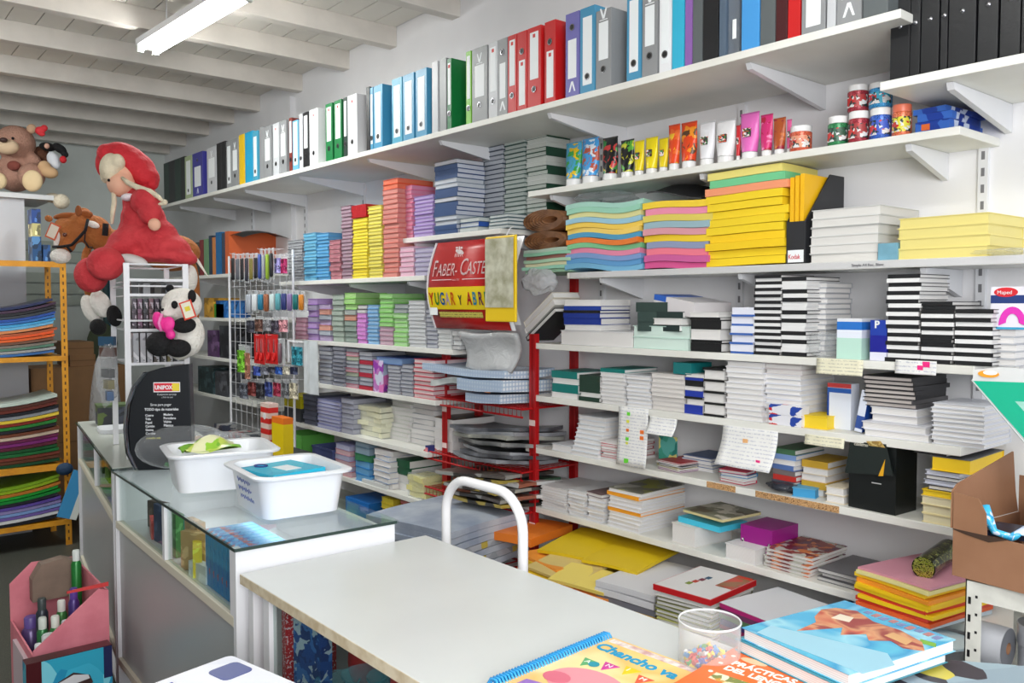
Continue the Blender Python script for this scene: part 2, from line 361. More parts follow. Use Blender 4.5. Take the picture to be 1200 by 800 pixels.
board('S7', .80, 2.86, 'lowest clear white shelf above the yellow envelopes')
board('S8', .75, 2.9, 'deep white bottom shelf heaped with yellow envelopes and magazines')
board('U', 2.96, 3.85, 'short white shelf directly above the red banner', brk=[3.05, 3.7])
board('La', 3.49, 5.12, 'white shelf under the yellow, salmon and blue notebook stacks', brk=[3.7, 4.3, 4.95])
board('Lb', 3.26, 5.0, 'white shelf left of the red banner below green and blue packs')
board('Lc', 3.40, 4.75, 'white shelf left of the red post under greyish notebooks')
board('Ld', 3.475, 5.2, 'wide white shelf beneath the fanned white paper stacks')
board('Le', 3.50, 4.9, 'low white shelf with paper tray and cream packet')
board('Lf', 3.4, 5.1, 'lowest left white shelf with blue and yellow packs')
board('M1', 5.45, 7.2, 'far left wall shelf carrying upright folders', brk=[5.7, 6.6])
board('M2', 5.3, 7.2, 'far left wall shelf under green and blue boxes', brk=[5.7])
board('M3', 5.3, 7.2, 'far left wall shelf behind the panda')
board('M4', 5.2, 7.2, 'far left bottom wall shelf beside the black sign')
# perforated white wall tracks that hold the brackets
for y, z0, z1, lb in ((1.085, .2, 2.0, 'slotted white wall track behind the black file boxes'), (1.95, 1.37, 2.28, 'slotted white wall track behind the yellow envelopes'),
                      (2.68, 1.4, 2.28, 'slotted white wall track beside the brown paper bags'), (4.75, 1.69, 2.28, 'slotted white wall track left of the yellow stacks'), (5.55, 1.7, 2.28, 'slotted white wall track above the hanging pens'), (6.45, 1.75, 2.28, 'slotted white wall track far left above the folders')):
    mb = MB().box(-.014, 0, -.014, .014, 0, z1-z0, METAL_W)
    for k in range(int((z1-z0)/.05)): mb.box(-.0146, -.014, -.005, .005, .015+k*.05, .04+k*.05, mat((120, 120, 124)))
    tag(mb.obj('shelf_track', loc=(WX-.0005, y, z0)), lb, 'shelf rail')
# red slotted posts
def post(x, y, z0, z1, lb, marks=()):
    t = thing('shelf_post', lb, 'shelf post', (x, y, z0))
    MB().box(-.019, .019, -.002, .002, 0, z1-z0, REDM).box(-.019, -.015, -.02, .02, 0, z1-z0, REDM).obj('angle_bar', t)
    for zz in marks: MB().box(-.0205, -.019, -.019, .019, zz-z0, zz-z0+.025, mat((235, 210, 205))).obj('price_sticker', t)
post(2.475, 2.79, 0, 1.40, 'front red post of the right shelving with pale stickers', (.55, 1.0))
post(2.755, 2.83, 0, 1.66, 'rear red post at the right shelving against the wall')
post(2.47, 3.44, 0, 1.66, 'front red post beside the left shelving with pale stickers', (.82, 1.0))
post(2.68, 3.45, 0, 1.5, 'rear red post of the left shelving seen through the gap')
# red wire racks bridging the gap
for z, lb in ((1.075, 'red wire rack between the red posts under blue checked packs'), (.80, 'red wire rack under the grey plastic bundles'), (.62, 'red wire rack above the newspapers')):
    t = thing('wire_rack', lb, 'wire rack', (2.40, 3.12, z)); 
    MB().tube([(0, -.33, 0), (0, .42, 0), (.33, .42, 0), (.33, -.33, 0), (0, -.33, 0)], .005, REDM, 6).tube([(0, -.33, -.035), (0, .42, -.035)], .005, REDM, 6).obj('rim', t)
    mb = MB()
    for k in range(26): y = -.32+.029*k; mb.tube([(0, y, -.035), (0, y, 0), (.33, y, 0)], .002, REDM, 4)
    mb.obj('wires', t)
# ------------------------------------------------------------------ lights
def area(loc, tgt, sx, sy, e, c=(1, 1, 1)):
    l = bpy.data.lights.new('area', 'AREA'); l.shape = 'RECTANGLE'; l.size = sx; l.size_y = sy; l.energy = e; l.color = c
    o = bpy.data.objects.new('area_light', l); COL.objects.link(o); o.location = loc
    o.rotation_euler = (Vector(tgt)-Vector(loc)).to_track_quat('-Z', 'Y').to_euler(); return o
area((-.3, -.9, 1.9), (2.2, 2.2, 1.2), 1.6, 1.2, 95, (1, .985, .97))
area((1.0, .6, 2.85), (1.4, 1.4, 0), .5, 1.4, 12, (.96, 1, .99))
area((1.59, 4.45, 2.9), (1.59, 4.45, 0), .15, 1.2, 22, (.95, 1, .98))
lamp(-.4, 4.6, 5.8, 2.9, 'added unseen white twin tube lamp over the customer side')  # fixture added out of view to go with the back left fill light
area((-.4, 5.2, 2.85), (.3, 6.0, 0), .5, 1.2, 45, (.96, 1, .99))  # fill light added to brighten the back left
l_ = area((1.0, 2.55, .94), (1.0, 2.55, .5), .1, 1.0, 1.2, (1, 1, .97)); l_.rotation_euler = (0, 0, RAD(-2.4))  # added fill light under the counter glass, not a lamp of the shop
W = bpy.data.worlds.new('world'); SC.world = W; W.use_nodes = True
W.node_tree.nodes['Background'].inputs[0].default_value = (.86, .93, 1, 1); W.node_tree.nodes['Background'].inputs[1].default_value = 1.35
SC.view_settings.view_transform = 'Standard'; SC.view_settings.look = 'None'; SC.view_settings.gamma = 1; SC.view_settings.exposure = -.17; SC.view_settings.use_curve_mapping = False
# ================================================================== COUNTERS
PANEL = mat((168, 170, 170), .35); CREAM = mat((214, 208, 190), .5)
def display_counter(P, Q, w, label, posts, near_panel=True):
    P = Vector(P); Q = Vector(Q); L = (Q-P).length; rz = -math.atan2(Q.x-P.x, Q.y-P.y)
    t = thing('display_counter', label, 'counter', (P.x, P.y, 0), rz)
    H = .955
    MB().box(-.006, w+.006, -.012, L, H-.008, H, MC.get('counter_glass') or pane('counter_glass', (246, 250, 249))).obj('glass_top', t)
    MB().box(-.0065, -.006, -.012, L, H-.008, H, mat((40, 58, 54), .2)).box(-.006, w, -.0125, -.012, H-.008, H, mat((40, 58, 54), .2)).obj('glass_edge', t)
    MB().box(0, w, 0, .02, 0, H-.009, METAL_W).obj('end_panel', t, bevel=.001)
    MB().box(0, w, L-.02, L, 0, H-.009, METAL_W).obj('end_panel', t)
    MB().box(w-.015, w, .02, L-.02, .1, H-.03, METAL_W).obj('back_panel', t)
    MB().box(.012, .022, .02, L-.02, .30, .755, PANEL).obj('front_panel', t)
    MB().box(0, .022, .02, L-.02, .756, .782, CREAM).obj('lower_rail', t, bevel=.002)
    MB().box(0, .022, .02, L-.02, .275, .299, CREAM).obj('bottom_rail', t)
    MB().box(.023, w-.016, .021, L-.021, .756, .772, METAL_W).obj('display_floor', t)
    MB().box(.023, w-.016, .021, L-.021, .10, .116, METAL_W).obj('base_shelf', t)
    for y in posts: MB().box(0, .022, y-.012, y+.012, .783, H-.009, METAL_W).obj('post', t, bevel=.001)
    MB().box(.009, .013, .035, L-.035, .783, H-.010, GLASS).obj('front_glass', t)
    return t
CA = display_counter((.787, 1.955, 0), (.838, 3.15, 0), .43, 'glass topped display counter carrying the two white plastic tubs', [.03, .60, 1.17])
CB = display_counter((.842, 3.175, 0), (1.052, 4.56, 0), .43, 'far display counter with the white wire rack standing on it', [.03, .62, 1.35])
# opaque pale top lining of the far counter
MB().box(0, .43, 0, 1.38, .9545, .9575, mat((176, 180, 172), .25)).obj('top_sheet', CB)
# items inside the display
from mathutils import Matrix as MX
MA = Matrix.Translation((.787, 1.955, 0)) @ Matrix.Rotation(-math.atan2(.051, 1.195), 4, 'Z')
def inA(x, y, z): p = MA @ Vector((x, y, z)); return (p.x, p.y, p.z)
rzA = -math.atan2(.051, 1.195)
BLUEART = mat((40, 140, 210), .4, kind='art', pal=[(60, 170, 230), (40, 120, 200), (60, 165, 225), (50, 150, 215), (40, 130, 210), (200, 90, 80)], scale=22)
for k in range(9):
    o = MB().box(-.008, .12, -.015, .015, 0, .15, BLUEART)
    tag(o.obj('puzzle_box', loc=inA(.045, .055+k*.033, .7735), rz=rzA), 'slim blue picture box inside the display counter, %s from the near end' % (['first', 'second', 'third', 'fourth', 'fifth', 'sixth', 'seventh', 'eighth', 'ninth'][k]), 'box', 'blue boxes inside the counter')
for k, (x, y, a, c, lb) in enumerate([(.035, .475, .5, (205, 165, 110), 'tan card folder standing inside the display counter'), (.02, .415, -.3, (240, 210, 40), 'bright yellow card leaning behind the counter glass'), (.015, .37, .2, (225, 225, 220), 'white card lying low behind the counter glass'), (.05, .53, .1, (190, 150, 100), 'brown paper packet inside the display counter'),
                                      (.05, .74, .2, (20, 110, 110), 'teal box inside the counter behind the middle post'), (.04, .92, -.2, (190, 50, 45), 'red packet inside the counter at its far bay'), (.03, .67, .1, (60, 130, 60), 'green box inside the counter next to the middle post'), (.04, .82, .1, (35, 60, 110), 'dark blue box inside the counter far bay'), (.08, 1.02, .3, (70, 50, 40), 'brown box deep inside the counter far bay')]):
    h = [.11, .09, .05, .13, .11, .06, .13, .12, .09][k]
    tag(MB().box(-.012, .012, -.045, .045, 0, h, mat(c, .5, kind='art', pal=[c, tuple(min(255, x+40) for x in c), c], scale=20)).obj('card_pack', loc=inA(x+.02, y, .7735), rz=rzA+a), lb, 'packet')
for k, (x, y, c, lb) in enumerate([(.28, .12, (200, 205, 225), 'pale printed packet lying under the counter glass'), (.33, .30, (185, 190, 190), 'grey plastic packet lying under the counter glass'), (.2, .25, (120, 185, 225), 'light blue packet lying under the counter glass near the end'), (.36, .1, (40, 130, 200), 'small blue packet at the right under the counter glass'), (.25, .5, (200, 200, 205), 'white paper packet under the glass beside the tub')]):
    tag(MB().box(-.06, .06, -.05, .05, 0, .03+.012*k, mat(c, .4, kind='art', pal=[(235, 235, 240), c, (225, 200, 210)], scale=12)).obj('packet', loc=inA(x, y, .7735), rz=rzA+.3*k), lb, 'packet')
for k, c in enumerate([(40, 120, 170), (200, 180, 60), (60, 140, 90), (150, 60, 90), (40, 90, 140)]):
    tag(MB().box(-.1, .1, -.06, .06, 0, .12, mat(c, .5, kind='art', pal=[(40, 60, 60), c, (200, 190, 150)], scale=18)).obj('game_box', loc=inA(.16, .2+.19*k, .1165), rz=rzA), '%s printed box on the floor shelf below the grey panel' % ['blue', 'yellow', 'green', 'plum', 'dark blue'][k], 'box')
MBm = Matrix.Translation((.842, 3.175, 0)) @ Matrix.Rotation(-math.atan2(.21, 1.385), 4, 'Z')
for k, (y, c, nm) in enumerate([(.2, (90, 40, 50), 'maroon'), (.45, (70, 120, 40), 'green'), (.75, (110, 150, 30), 'lime'), (1.0, (40, 100, 50), 'dark green'), (1.2, (150, 110, 60), 'tan')]):
    p = MBm @ Vector((.14, y, .7735))
    tag(MB().box(-.08, .08, -.07, .07, 0, .1, mat(c, .5, kind='art', pal=[(30, 40, 30), c, (170, 170, 120)], scale=20)).obj('packet', loc=p, rz=-.15), '%s packet inside the far display counter' % nm, 'packet')
# near white counter
t = thing('white_counter', 'large white topped counter with bare edge in the foreground', 'counter', (.785, .25, 0))
WY = 1.925-.25
MB().box(0, .523, 0, WY, .876, .90, mat((208, 211, 210), .28, kind='stain', scale=2.5, pal=[(201, 204, 203)])).obj('counter_top', t, bevel=.0015)
MB().box(-.0012, 0, .002, WY-.002, .877, .899, mat((214, 202, 176), .7, kind='stain', scale=30, pal=[(190, 172, 140)])).obj('edge_band', t)
MB().box(.012, .51, WY-.045, WY-.02, 0, .8755, METAL_W).obj('end_panel', t)
MB().box(.012, .51, 0, .02, 0, .8755, METAL_W).obj('end_panel', t)
MB().box(.49, .51, .02, WY-.045, 0, .8755, METAL_W).obj('back_panel', t)
MB().box(.02, .489, .02, WY-.046, .66, .678, METAL_W).obj('middle_shelf', t)
MB().box(.012, .03, WY-.13, WY-.10, .679, .875, METAL_W).obj('post', t)
MB().box(.012, .03, .02, WY-.046, .1, .659, PANEL).obj('front_panel', t)
MB().box(.022, .026, .021, WY-.131, .68, .875, GLASS).obj('sliding_glass', t)
GX = .785; GZ = .6785
def gift(x, y, sx, sy, h, c, pal, nm, lb, sc=20, cat='packet', rz=0, z=GZ):
    return tag(MB().box(-sx/2, sx/2, -sy/2, sy/2, 0, h, mat(c, .35, kind='art', pal=pal, scale=sc)).obj(nm, loc=(GX+x, y, z), rz=rz), lb, cat)
tag(MB().box(-.06, .06, -.012, .012, 0, .19, mat((190, 25, 40), .4, kind='speckle', scale=170, pal=[(190, 25, 40), (190, 25, 40), (230, 200, 210)])).obj('wrapping_roll', loc=(GX+.10, 1.775, GZ), rz=-.1), 'red dotted wrapping pack standing inside the near counter', 'wrapping')
gift(.07, 1.70, .03, .10, .185, (30, 80, 160), [(60, 120, 200), (190, 210, 230), (20, 60, 130)], 'gift_bag', 'blue striped gift bag in the corner of the near counter', 30, 'gift bag', .15)
tag(MB().ball((0, 0, .07), (.04, .05, .07), mat((200, 25, 30), .4, bump=-.4)).obj('plush_ball', loc=(GX+.16, 1.62, GZ), smooth=True), 'bright red bulging packet inside the near counter', 'packet')
gift(.30, 1.58, .16, .30, .17, (190, 110, 150), [(150, 70, 110), (220, 170, 200), (120, 60, 90), (200, 190, 210)], 'netting_pack', 'pink mesh packs stacked inside the near counter', 25)
gift(.17, 1.47, .07, .10, .08, (60, 80, 120), [(120, 140, 170), (200, 210, 220)], 'packet', 'dark blue packet inside the near counter', 25)
tag(MB().box(-.08, .08, -.18, .18, 0, .17, mat((205, 70, 75), .5, kind='stain', scale=8, pal=[(180, 50, 60)])).obj('tissue_pack', loc=(GX+.15, 1.20, GZ)), 'coral red tissue pack filling the near counter bay', 'tissue paper')
tag(MB().box(-.035, .035, -.05, .05, 0, .04, mat((70, 130, 50), .5)).obj('sponge', loc=(GX+.09, 1.50, GZ+.0)), 'green pad beneath the clear cups in the near counter', 'pad')
for k, (y, z, h) in enumerate([(1.615, .13, .05), (1.50, .17, .06), (1.40, .18, .13)]):
    mb = MB(); r = .045
    mb.lathe([(r*.8, 0), (r*.82, .002), (r, h), (r*1.08, h), (r*1.08, h+.003)], film('teal_plastic', (120, 200, 220), .35, .1), 24)
    tag(mb.obj('plastic_cup', loc=(GX+.085, y, GZ+.0405*(k == 1)), smooth=True), ['low clear plastic dish inside the near counter', 'second clear dish inside the near counter, raised', 'teal tinted clear cup inside the near counter'][k], 'cup')
# glossy white ream with blue badge on a carton in front of the counter
t = thing('paper_pack', 'glossy white pack with blue oval badge at the bottom edge', 'paper pack', (.633, 1.604, .79), RAD(12))
MB().rbox(-.30, 0, -.42, 0, .0, .06, .012, mat((226, 228, 236), .3, kind='art', pal=[(218, 221, 232), (230, 232, 238)], scale=5)).obj('wrapper', t)
MB().rbox(-.075, -.012, -.095, -.035, .0602, .0612, .012, mat((48, 62, 130), .35)).obj('badge', t)
text('NOVA', .05, (70, 90, 170), frame((-.17, -.03, .0604), (.35, -1, 0), (1, .35, 0)), 'lettering', t)
tag(MB().box(-.29, -.01, -.40, -.01, 0, .789, CARD).obj('carton', loc=(.633, 1.604, 0), rz=RAD(12)), 'brown carton under the glossy white pack', 'carton')
# extra low table behind the counter that carries the picture books
t = thing('side_table', 'small white table hidden beneath the foreground picture books', 'table', (1.32, .2, 0))
MB().box(.005, .20, 0, .63, .878, .898, mat((222, 224, 222), .3)).obj('table_top', t)
for x in (.02, .16):
    for y in (.01, .59): MB().box(x, x+.03, y, y+.03, 0, .877, METAL_W).obj('leg', t)
# ------------------------------------------------------------------ tubs
TUB = mat((232, 235, 240), .28)
def tub(cx, cy, w, l, rz, label):
    t = thing('plastic_tub', label, 'tub', (cx, cy, .956), rz)
    def ring(w, l, r, z, n=6):
        P = []
        for sx, sy, a in ((1, 1, 0), (-1, 1, 90), (-1, -1, 180), (1, -1, 270)):
            for k in range(n+1): q = RAD(a+90*k/n); P.append((sx*(w/2-r)+r*cos(q), sy*(l/2-r)+r*sin(q), z))
        return P
    prof = [(-.032, 0, .03), (-.02, .005, .035), (-.006, .105, .04), (-.005, .112, .04), (.012, .114, .045), (.014, .12, .045), (.006, .124, .045), (-.008, .121, .042), (-.012, .112, .04), (-.026, .009, .035), (-.036, .006, .03)]
    vs = []; 
    for dd, z, r in prof: vs += ring(w+2*dd, l+2*dd, r, z)
    n = 28; fs = [tuple(range(n))[::-1]]
    for j in range(len(prof)-1): fs += [(j*n+k, j*n+(k+1) % n, (j+1)*n+(k+1) % n, (j+1)*n+k) for k in range(n)]
    fs.append(tuple(range((len(prof)-1)*n, len(prof)*n)))
    MB().add(vs, fs, TUB).obj('tub_body', t, auto=True); return t
T1 = tub(1.054, 2.240, .252, .296, RAD(-5), 'white plastic tub of blue packets with handwriting on its side')
T2_ = tub(1.028, 2.670, .308, .262, RAD(-12), 'rear white plastic tub with a green packet inside')
# scribbled handwriting on the near tub
INK = mat((60, 80, 150), .6)
for r_ in range(3):
    pts = []
    for k in range(26): pts.append((-.1295+.016*(r_*.25)-.0, .07-.0045*k-.01*(r_ == 2), .088-.023*r_+.006*sin(k*2.1+r_)*(1+.4*sin(k))))
    pts = [(-(.1069+.0133*p[2]/.1), p[1], p[2]) for p in pts]
    MB().tube(pts, .0006, INK, 4).obj('handwriting', T1)
for k, (x, y, rz, z) in enumerate([(.0, .055, .06, .070), (.012, -.035, -.12, .086), (-.01, .01, .15, .101)]):
    t = thing('note_block', ['cyan packet lying deepest in the near tub', 'cyan packet with dark oval print in the near tub', 'cyan packet on top in the near tub with white label'][k], 'packet', (1.054+x, 2.240+y, .956+z), rz)
    MB().box(-.085, .085, -.085, .085, 0, .014, mat((46, 182, 214), .25, kind='art', pal=[(60, 195, 222), (40, 170, 205)], scale=6)).obj('wrapper', t)
    MB().box(-.02, .03, -.05, .02, .0142, .015, mat((225, 235, 238), .4)).obj('white_label', t)
    mb = MB(); mb.tube([(-.03+.02*cos(q/10*2*pi)*.8, .06+.02*sin(q/10*2*pi), .015) for q in range(11)], .003, mat((30, 50, 120)), 5).obj('oval_print', t)
tag(MB().grid(10, 10, lambda u, v: ((u-.5)*.10, (v-.5)*.17, .03+.035*sin(pi*u)*sin(pi*v)+.008*sin(9*u+7*v)), mat((150, 200, 60), .3, kind='art', pal=[(190, 210, 90), (120, 180, 50), (225, 225, 180)], scale=14)).grid(10, 10, lambda u, v: ((u-.5)*.10, (v-.5)*.17, .03-.01*sin(pi*u)*sin(pi*v)), mat((150, 200, 60), .3)).obj('snack_packet', loc=(1.0, 2.68, 1.045), rz=1.5, smooth=True), 'crumpled lime green packet sticking out of the rear tub', 'packet')
# clear bag heap behind the tubs
for k, (px, py, tt, rx, ry, rzz, lb) in enumerate([(215, 505, 2.98, .16, .12, .075, 'crumpled clear bag with green packets behind the rear tub'), (262, 500, 3.02, .12, .10, .06, 'clear bag with dark contents right of the sign')]):
    p = atT(px, py, tt); t = thing('plastic_bag', lb, 'bag', (p.x, p.y, .957))
    MB().ball((0, 0, rzz*1.05), (rx, ry, rzz), CLEAR, 12).obj('clear_film', t, smooth=True)
    for j in range(7):
        a = R.uniform(0, 6); c = [(50, 130, 50), (90, 90, 95), (170, 60, 60), (60, 60, 70), (200, 200, 200), (40, 110, 60), (190, 170, 150)][j]
        MB().box(-.035, .035, -.012, .012, -.006, .006, mat(c, .4), Matrix.Rotation(a, 4, 'Z') @ Matrix.Rotation(.5, 4, 'X')).obj('packet', t, loc=(.06*cos(a*2), .05*sin(a*2), .02+.012*j))
# white bent tube handle of a trolley behind the counter
pts = []
y0, y1, zt, rr = 1.66, 2.0, 1.035, .10
pts.append((1.43, y1, .05)); pts.append((1.43, y1, zt-rr))
for k in range(1, 9): a = pi/2*k/8; pts.append((1.43, y1-rr+rr*cos(a), zt-rr+rr*sin(a)))
for k in range(0, 9): a = pi/2*k/8; pts.append((1.43, y0+rr-rr*sin(a), zt-rr+rr*cos(a)))
pts.append((1.43, y0, .05))
t = thing('step_stool', 'white bent tube handle rising behind the white counter', 'stool', (0, 0, 0))
MB().tube(pts, .0135, mat((238, 238, 240), .3), 12).obj('handle', t, smooth=True)
MB().box(1.43, 1.72, y0+.01, y1-.01, .42, .44, mat((225, 225, 225), .4)).obj('step', t)
MB().box(1.36, 1.5, y0-.02, y1+.02, .0, .05, mat((40, 40, 42), .5)).obj('foot', t)
# ================================================================== TOP SHELF: RING BINDERS
CN = dict(red=(196, 28, 30), grey=(142, 144, 146), lgrey=(196, 198, 202), dgrey=(92, 98, 100), blue=(70, 146, 184), lblue=(104, 168, 200), teal=(70, 160, 190), violet=(112, 108, 176), green=(14, 112, 58), lgreen=(120, 190, 50),
          white=(232, 233, 236), black=(26, 27, 30), cyan=(30, 160, 205), yellow=(232, 190, 20), slate=(84, 100, 118), purple=(140, 96, 170), maroon=(70, 24, 28), dgreen=(30, 52, 44), brown=(120, 48, 40), indigo=(62, 60, 150), pgreen=(166, 182, 140), holo=(50, 176, 210), sky=(70, 150, 215))
LAB = mat((236, 240, 242), .5); RING = mat((150, 150, 155), .25, 1); DARKM = mat((20, 20, 22), .4)
def binder(a, b, col, style, label, h=.315, sh='T', name='ring_binder', dep=.285, off=.012, rings=False, cat='binder', tilt=0):
    X = SH[sh][0]+off; z = SH[sh][1]; yL = atX(a, 100, X).y; yR = atX(b, 100, X).y; w = yL-yR-.002; c = CN[col]; m = mat(c, .4, bump=.05)
    t = thing(name, label, cat, (X, (yL+yR)/2, z), 0, None)
    D = min(dep, WX-X-.05); bt = .003
    MB().box(0, bt, -w/2, w/2, 0, h, m).box(bt, D, -w/2, -w/2+bt, 0, h, m).box(bt, D, w/2-bt, w/2, 0, h, m).obj('cover', t, bevel=.0008)
    if w > .02: MB().box(.012, D-.02, -w/2+.005, w/2-.005, .008, h-.018, mat((226, 226, 222), .8)).obj('paper_block', t)
    lw = w*.62/2
    if style in ('top', 'bottom', 'full', 'vtop', 'vbot'):
        z0, z1 = {'top': (.11, .295), 'vtop': (.105, .24), 'bottom': (.02, .2), 'full': (.03, .28), 'vbot': (.07, .215)}[style]
        MB().box(-.0008, 0, -lw, lw, z0, z1, LAB).obj('spine_label', t)
        rz_ = {'top': .07, 'vtop': .07, 'bottom': .235, 'full': .06, 'vbot': .26}[style]
        mb = MB(); mb.T = Matrix.Translation((-.0012, 0, rz_)) @ Matrix.Rotation(-pi/2, 4, 'Y')
        mb.lathe([(.013, 0), (.013, .0012), (.0095, .0014), (.0095, 0)], RING, 18).lathe([(.0001, .0009), (.0093, .0009)], DARKM, 18); mb.obj('finger_ring', t)
        if style == 'vtop': MB().prism([(-.018, .29), (-.011, .29), (0, .262), (.011, .29), (.018, .29), (.005, .252), (-.005, .252)], -.0008, 0, LAB, axis='x').box(-.0008, 0, -.02, .02, .246, .249, LAB).obj('v_shaped_mark', t)
        if style == 'vbot': MB().prism([(-.018, .02), (-.011, .02), (0, .048), (.011, .02), (.018, .02), (.005, .058), (-.005, .058)][::-1], -.0008, 0, LAB, axis='x').obj('v_shaped_mark', t)
        if style in ('top', 'bottom') and col in ('red', 'white', 'lgrey', 'green'):
            MB().box(-.0014, -.0008, -.007, .007, z1-.022, z1-.008, mat((205, 60, 60))).obj('red_emblem', t)
    if style == 'dot':
        mb = MB(); mb.T = Matrix.Translation((0, 0, .145)) @ Matrix.Rotation(-pi/2, 4, 'Y'); mb.lathe([(.0001, .003), (.006, .0025), (.007, 0)], RING, 12); mb.obj('metal_stud', t, smooth=True)
    if rings:        # slots in the side board
        mb = MB()
        for zz in (.10, .20): mb.box(.09, .135, -w/2-.0012, -w/2, zz, zz+.012, DARKM)
        mb.obj('side_slots', t)
    return t
B = [  # left px, right px, colour, style, words
 (190, 196, 'dgreen', 'p', 'dark green binder farthest left on the top shelf'), (196, 203, 'black', 'p', 'black binder second from the left end of the top shelf'), (203, 210, 'dgreen', 'p', 'dark green binder before the pale green one, far left'),
 (210, 215, 'black', 'p', 'thin black binder touching the pale green one, far left'), (215, 223, 'pgreen', 'full', 'pale green binder left of the indigo one'), (224, 236, 'indigo', 'vbot', 'indigo binder with pale spine label, far left'),
 (241, 252, 'lgrey', 'vtop', 'light grey binder standing between indigo and black ones'), (252.5, 258, 'black', 'p', 'taller black binder left of the narrow grey pair'), (258, 263, 'black', 'p', 'thin black binder right beside its black twin'), (264, 270, 'grey', 'full', 'narrow grey binder second left of the yellow one'),
 (270, 278, 'grey', 'vtop', 'grey binder touching the yellow one'), (279, 285, 'yellow', 'p', 'only bright yellow binder on the top shelf'), (286, 295, 'cyan', 'p', 'bright cyan binder right of the yellow one'), (295, 301, 'teal', 'full', 'narrow white labelled binder right of the cyan one'),
 (303, 308, 'grey', 'p', 'plain grey binder after the cyan pair'), (308, 317, 'grey', 'vtop', 'grey binder with long white label after the cyan pair'), (319, 326, 'lgrey', 'top', 'light grey binder with small red mark, left of the pier'), (327, 335, 'grey', 'vtop', 'grey binder with white label in front of the pier'),
 (338, 341.5, 'brown', 'top', 'thin brown red binder left of the light blue one'), (342, 349, 'lblue', 'full', 'narrow light blue binder with white spine'), (350, 354, 'lgrey', 'full', 'very narrow pale binder left of a black one'), (354.5, 361, 'black', 'top', 'black binder with white label left of a white one'),
 (362, 372, 'white', 'top', 'white binder with slotted side left of the green pair'), (381, 389, 'green', 'top', 'smaller green binder of the dark green pair'), (391, 400, 'green', 'top', 'larger green binder of the dark green pair'), (402, 406.5, 'dgreen', 'top', 'thin dark green binder left of the big white one'),
 (407, 418, 'white', 'top', 'big white binder with slotted side left of the blue run'), (429, 433, 'black', 'p', 'thin black binder leaning by the first blue one'), (433.5, 437, 'blue', 'full', 'thin blue binder between black and wide blue'), (437.5, 448, 'blue', 'full', 'wide blue binder first of the blue run'),
 (459, 471, 'teal', 'full', 'teal blue binder second in the blue run'), (472, 485, 'blue', 'full', 'blue binder third in the blue run'), (487, 500, 'blue', 'full', 'blue binder last in the blue run'), (506, 513, 'lgrey', 'p', 'pale grey binder right of the blue run'),
 (515, 523, 'grey', 'p', 'plain mid grey binder left of the big green one'), (524, 529, 'green', 'top', 'big dark green binder showing its slotted side'), (546, 552, 'lgreen', 'top', 'narrow lime green binder'), (553, 571, 'grey', 'vtop', 'grey binder with v mark left of the lime neighbour'),
 (572.5, 583, 'lgrey', 'top', 'light grey binder with orange red mark by the red ones'), (583.5, 594.5, 'grey', 'vbot', 'grey binder touching the first red one'), (595, 605.5, 'red', 'top', 'leftmost of the four red binders'), (606, 617.5, 'red', 'bottom', 'second red binder, its label low'),
 (618, 634, 'red', 'top', 'third red binder, its label high'), (638, 651, 'red', 'bottom', 'rightmost red binder, showing its red side'), (662.5, 678.5, 'violet', 'vbot', 'violet patterned binder right of the red ones'), (679.5, 697, 'blue', 'full', 'blue binder with long white spine after the violet one'),
 (698, 716, 'grey', 'vtop', 'grey binder with v mark standing lower between two blues'), (734, 751, 'blue', 'full', 'blue binder right of a pale grey gap'), (752, 770, 'grey', 'vtop', 'grey binder with arrow label before the narrow white one'), (772, 786, 'white', 'full', 'white spined binder left of the shimmering cyan one'),
 (787, 801, 'holo', 'p', 'shimmering cyan dotted binder'), (802, 810.5, 'purple', 'p', 'thin purple binder beside the cyan dotted one'), (811, 822.5, 'dgrey', 'p', 'dark grey binder right of the purple one'), (823, 841, 'black', 'p', 'broad black binder in the middle of the right run'),
 (842, 850, 'slate', 'p', 'slate blue binder beside the clear bag'), (868, 889, 'sky', 'p', 'bright blue binder wrapped in film'), (890, 907.5, 'dgrey', 'p', 'dark grey binder right of the bright blue one'), (908, 921.5, 'maroon', 'p', 'dark maroon binder left of a red one'), (922, 936.5, 'red', 'p', 'single red binder near the right shelf end'),
 (938, 966, 'grey', 'bottom', 'grey binder with barcode label near the right shelf end'), (967.5, 978, 'lgrey', 'p', 'pale greenish grey binder near the right shelf end'), (979, 1008, 'grey', 'vbot', 'wide grey binder with v mark at the right shelf end'), (1009.5, 1039, 'dgrey', 'p', 'dark grey binder last on the long top shelf')]
for i, (a, b, c, s, lb) in enumerate(B):
    hh = .315 if s != 'p' else .325
    if c in ('lblue',): hh = .29
    if (a, c) == (698, 'grey'): hh = .285
    binder(a, b, c, s, lb, hh, rings=(c in ('white', 'green') and b-a > 4.5))
# clear film bag between two binders
t = thing('plastic_sleeve', 'crumpled clear sleeve with price tag between slate and blue binders', 'plastic bag', (2.30, (atX(850, 50, 2.3).y+atX(867, 50, 2.3).y)/2, SH['T'][1]))
MB().rbox(0, .2, -.022, .022, 0, .31, .01, CLEAR).obj('film', t); MB().box(-.001, 0, -.014, 0, .05, .11, LAB).obj('price_label', t)
for i, (a, b) in enumerate([(1042, 1065), (1065.5, 1077), (1078, 1099), (1100.5, 1109), (1110, 1142), (1144, 1168), (1170, 1194), (1195, 1225)]):
    binder(a, b, 'black', 'dot', ['black file box at the left end of the upper right shelf', 'narrow black file box second from the left, upper right shelf', 'black file box third from the left, upper right shelf', 'narrow black box fourth from the left, upper right shelf', 'widest black file box in the middle, upper right shelf', 'black file box third from the right, upper right shelf', 'black file box second from the right edge, upper right shelf', 'black file box cut by the right picture edge'][i], .34, 'T2', 'file_box', off=.02, cat='file box')
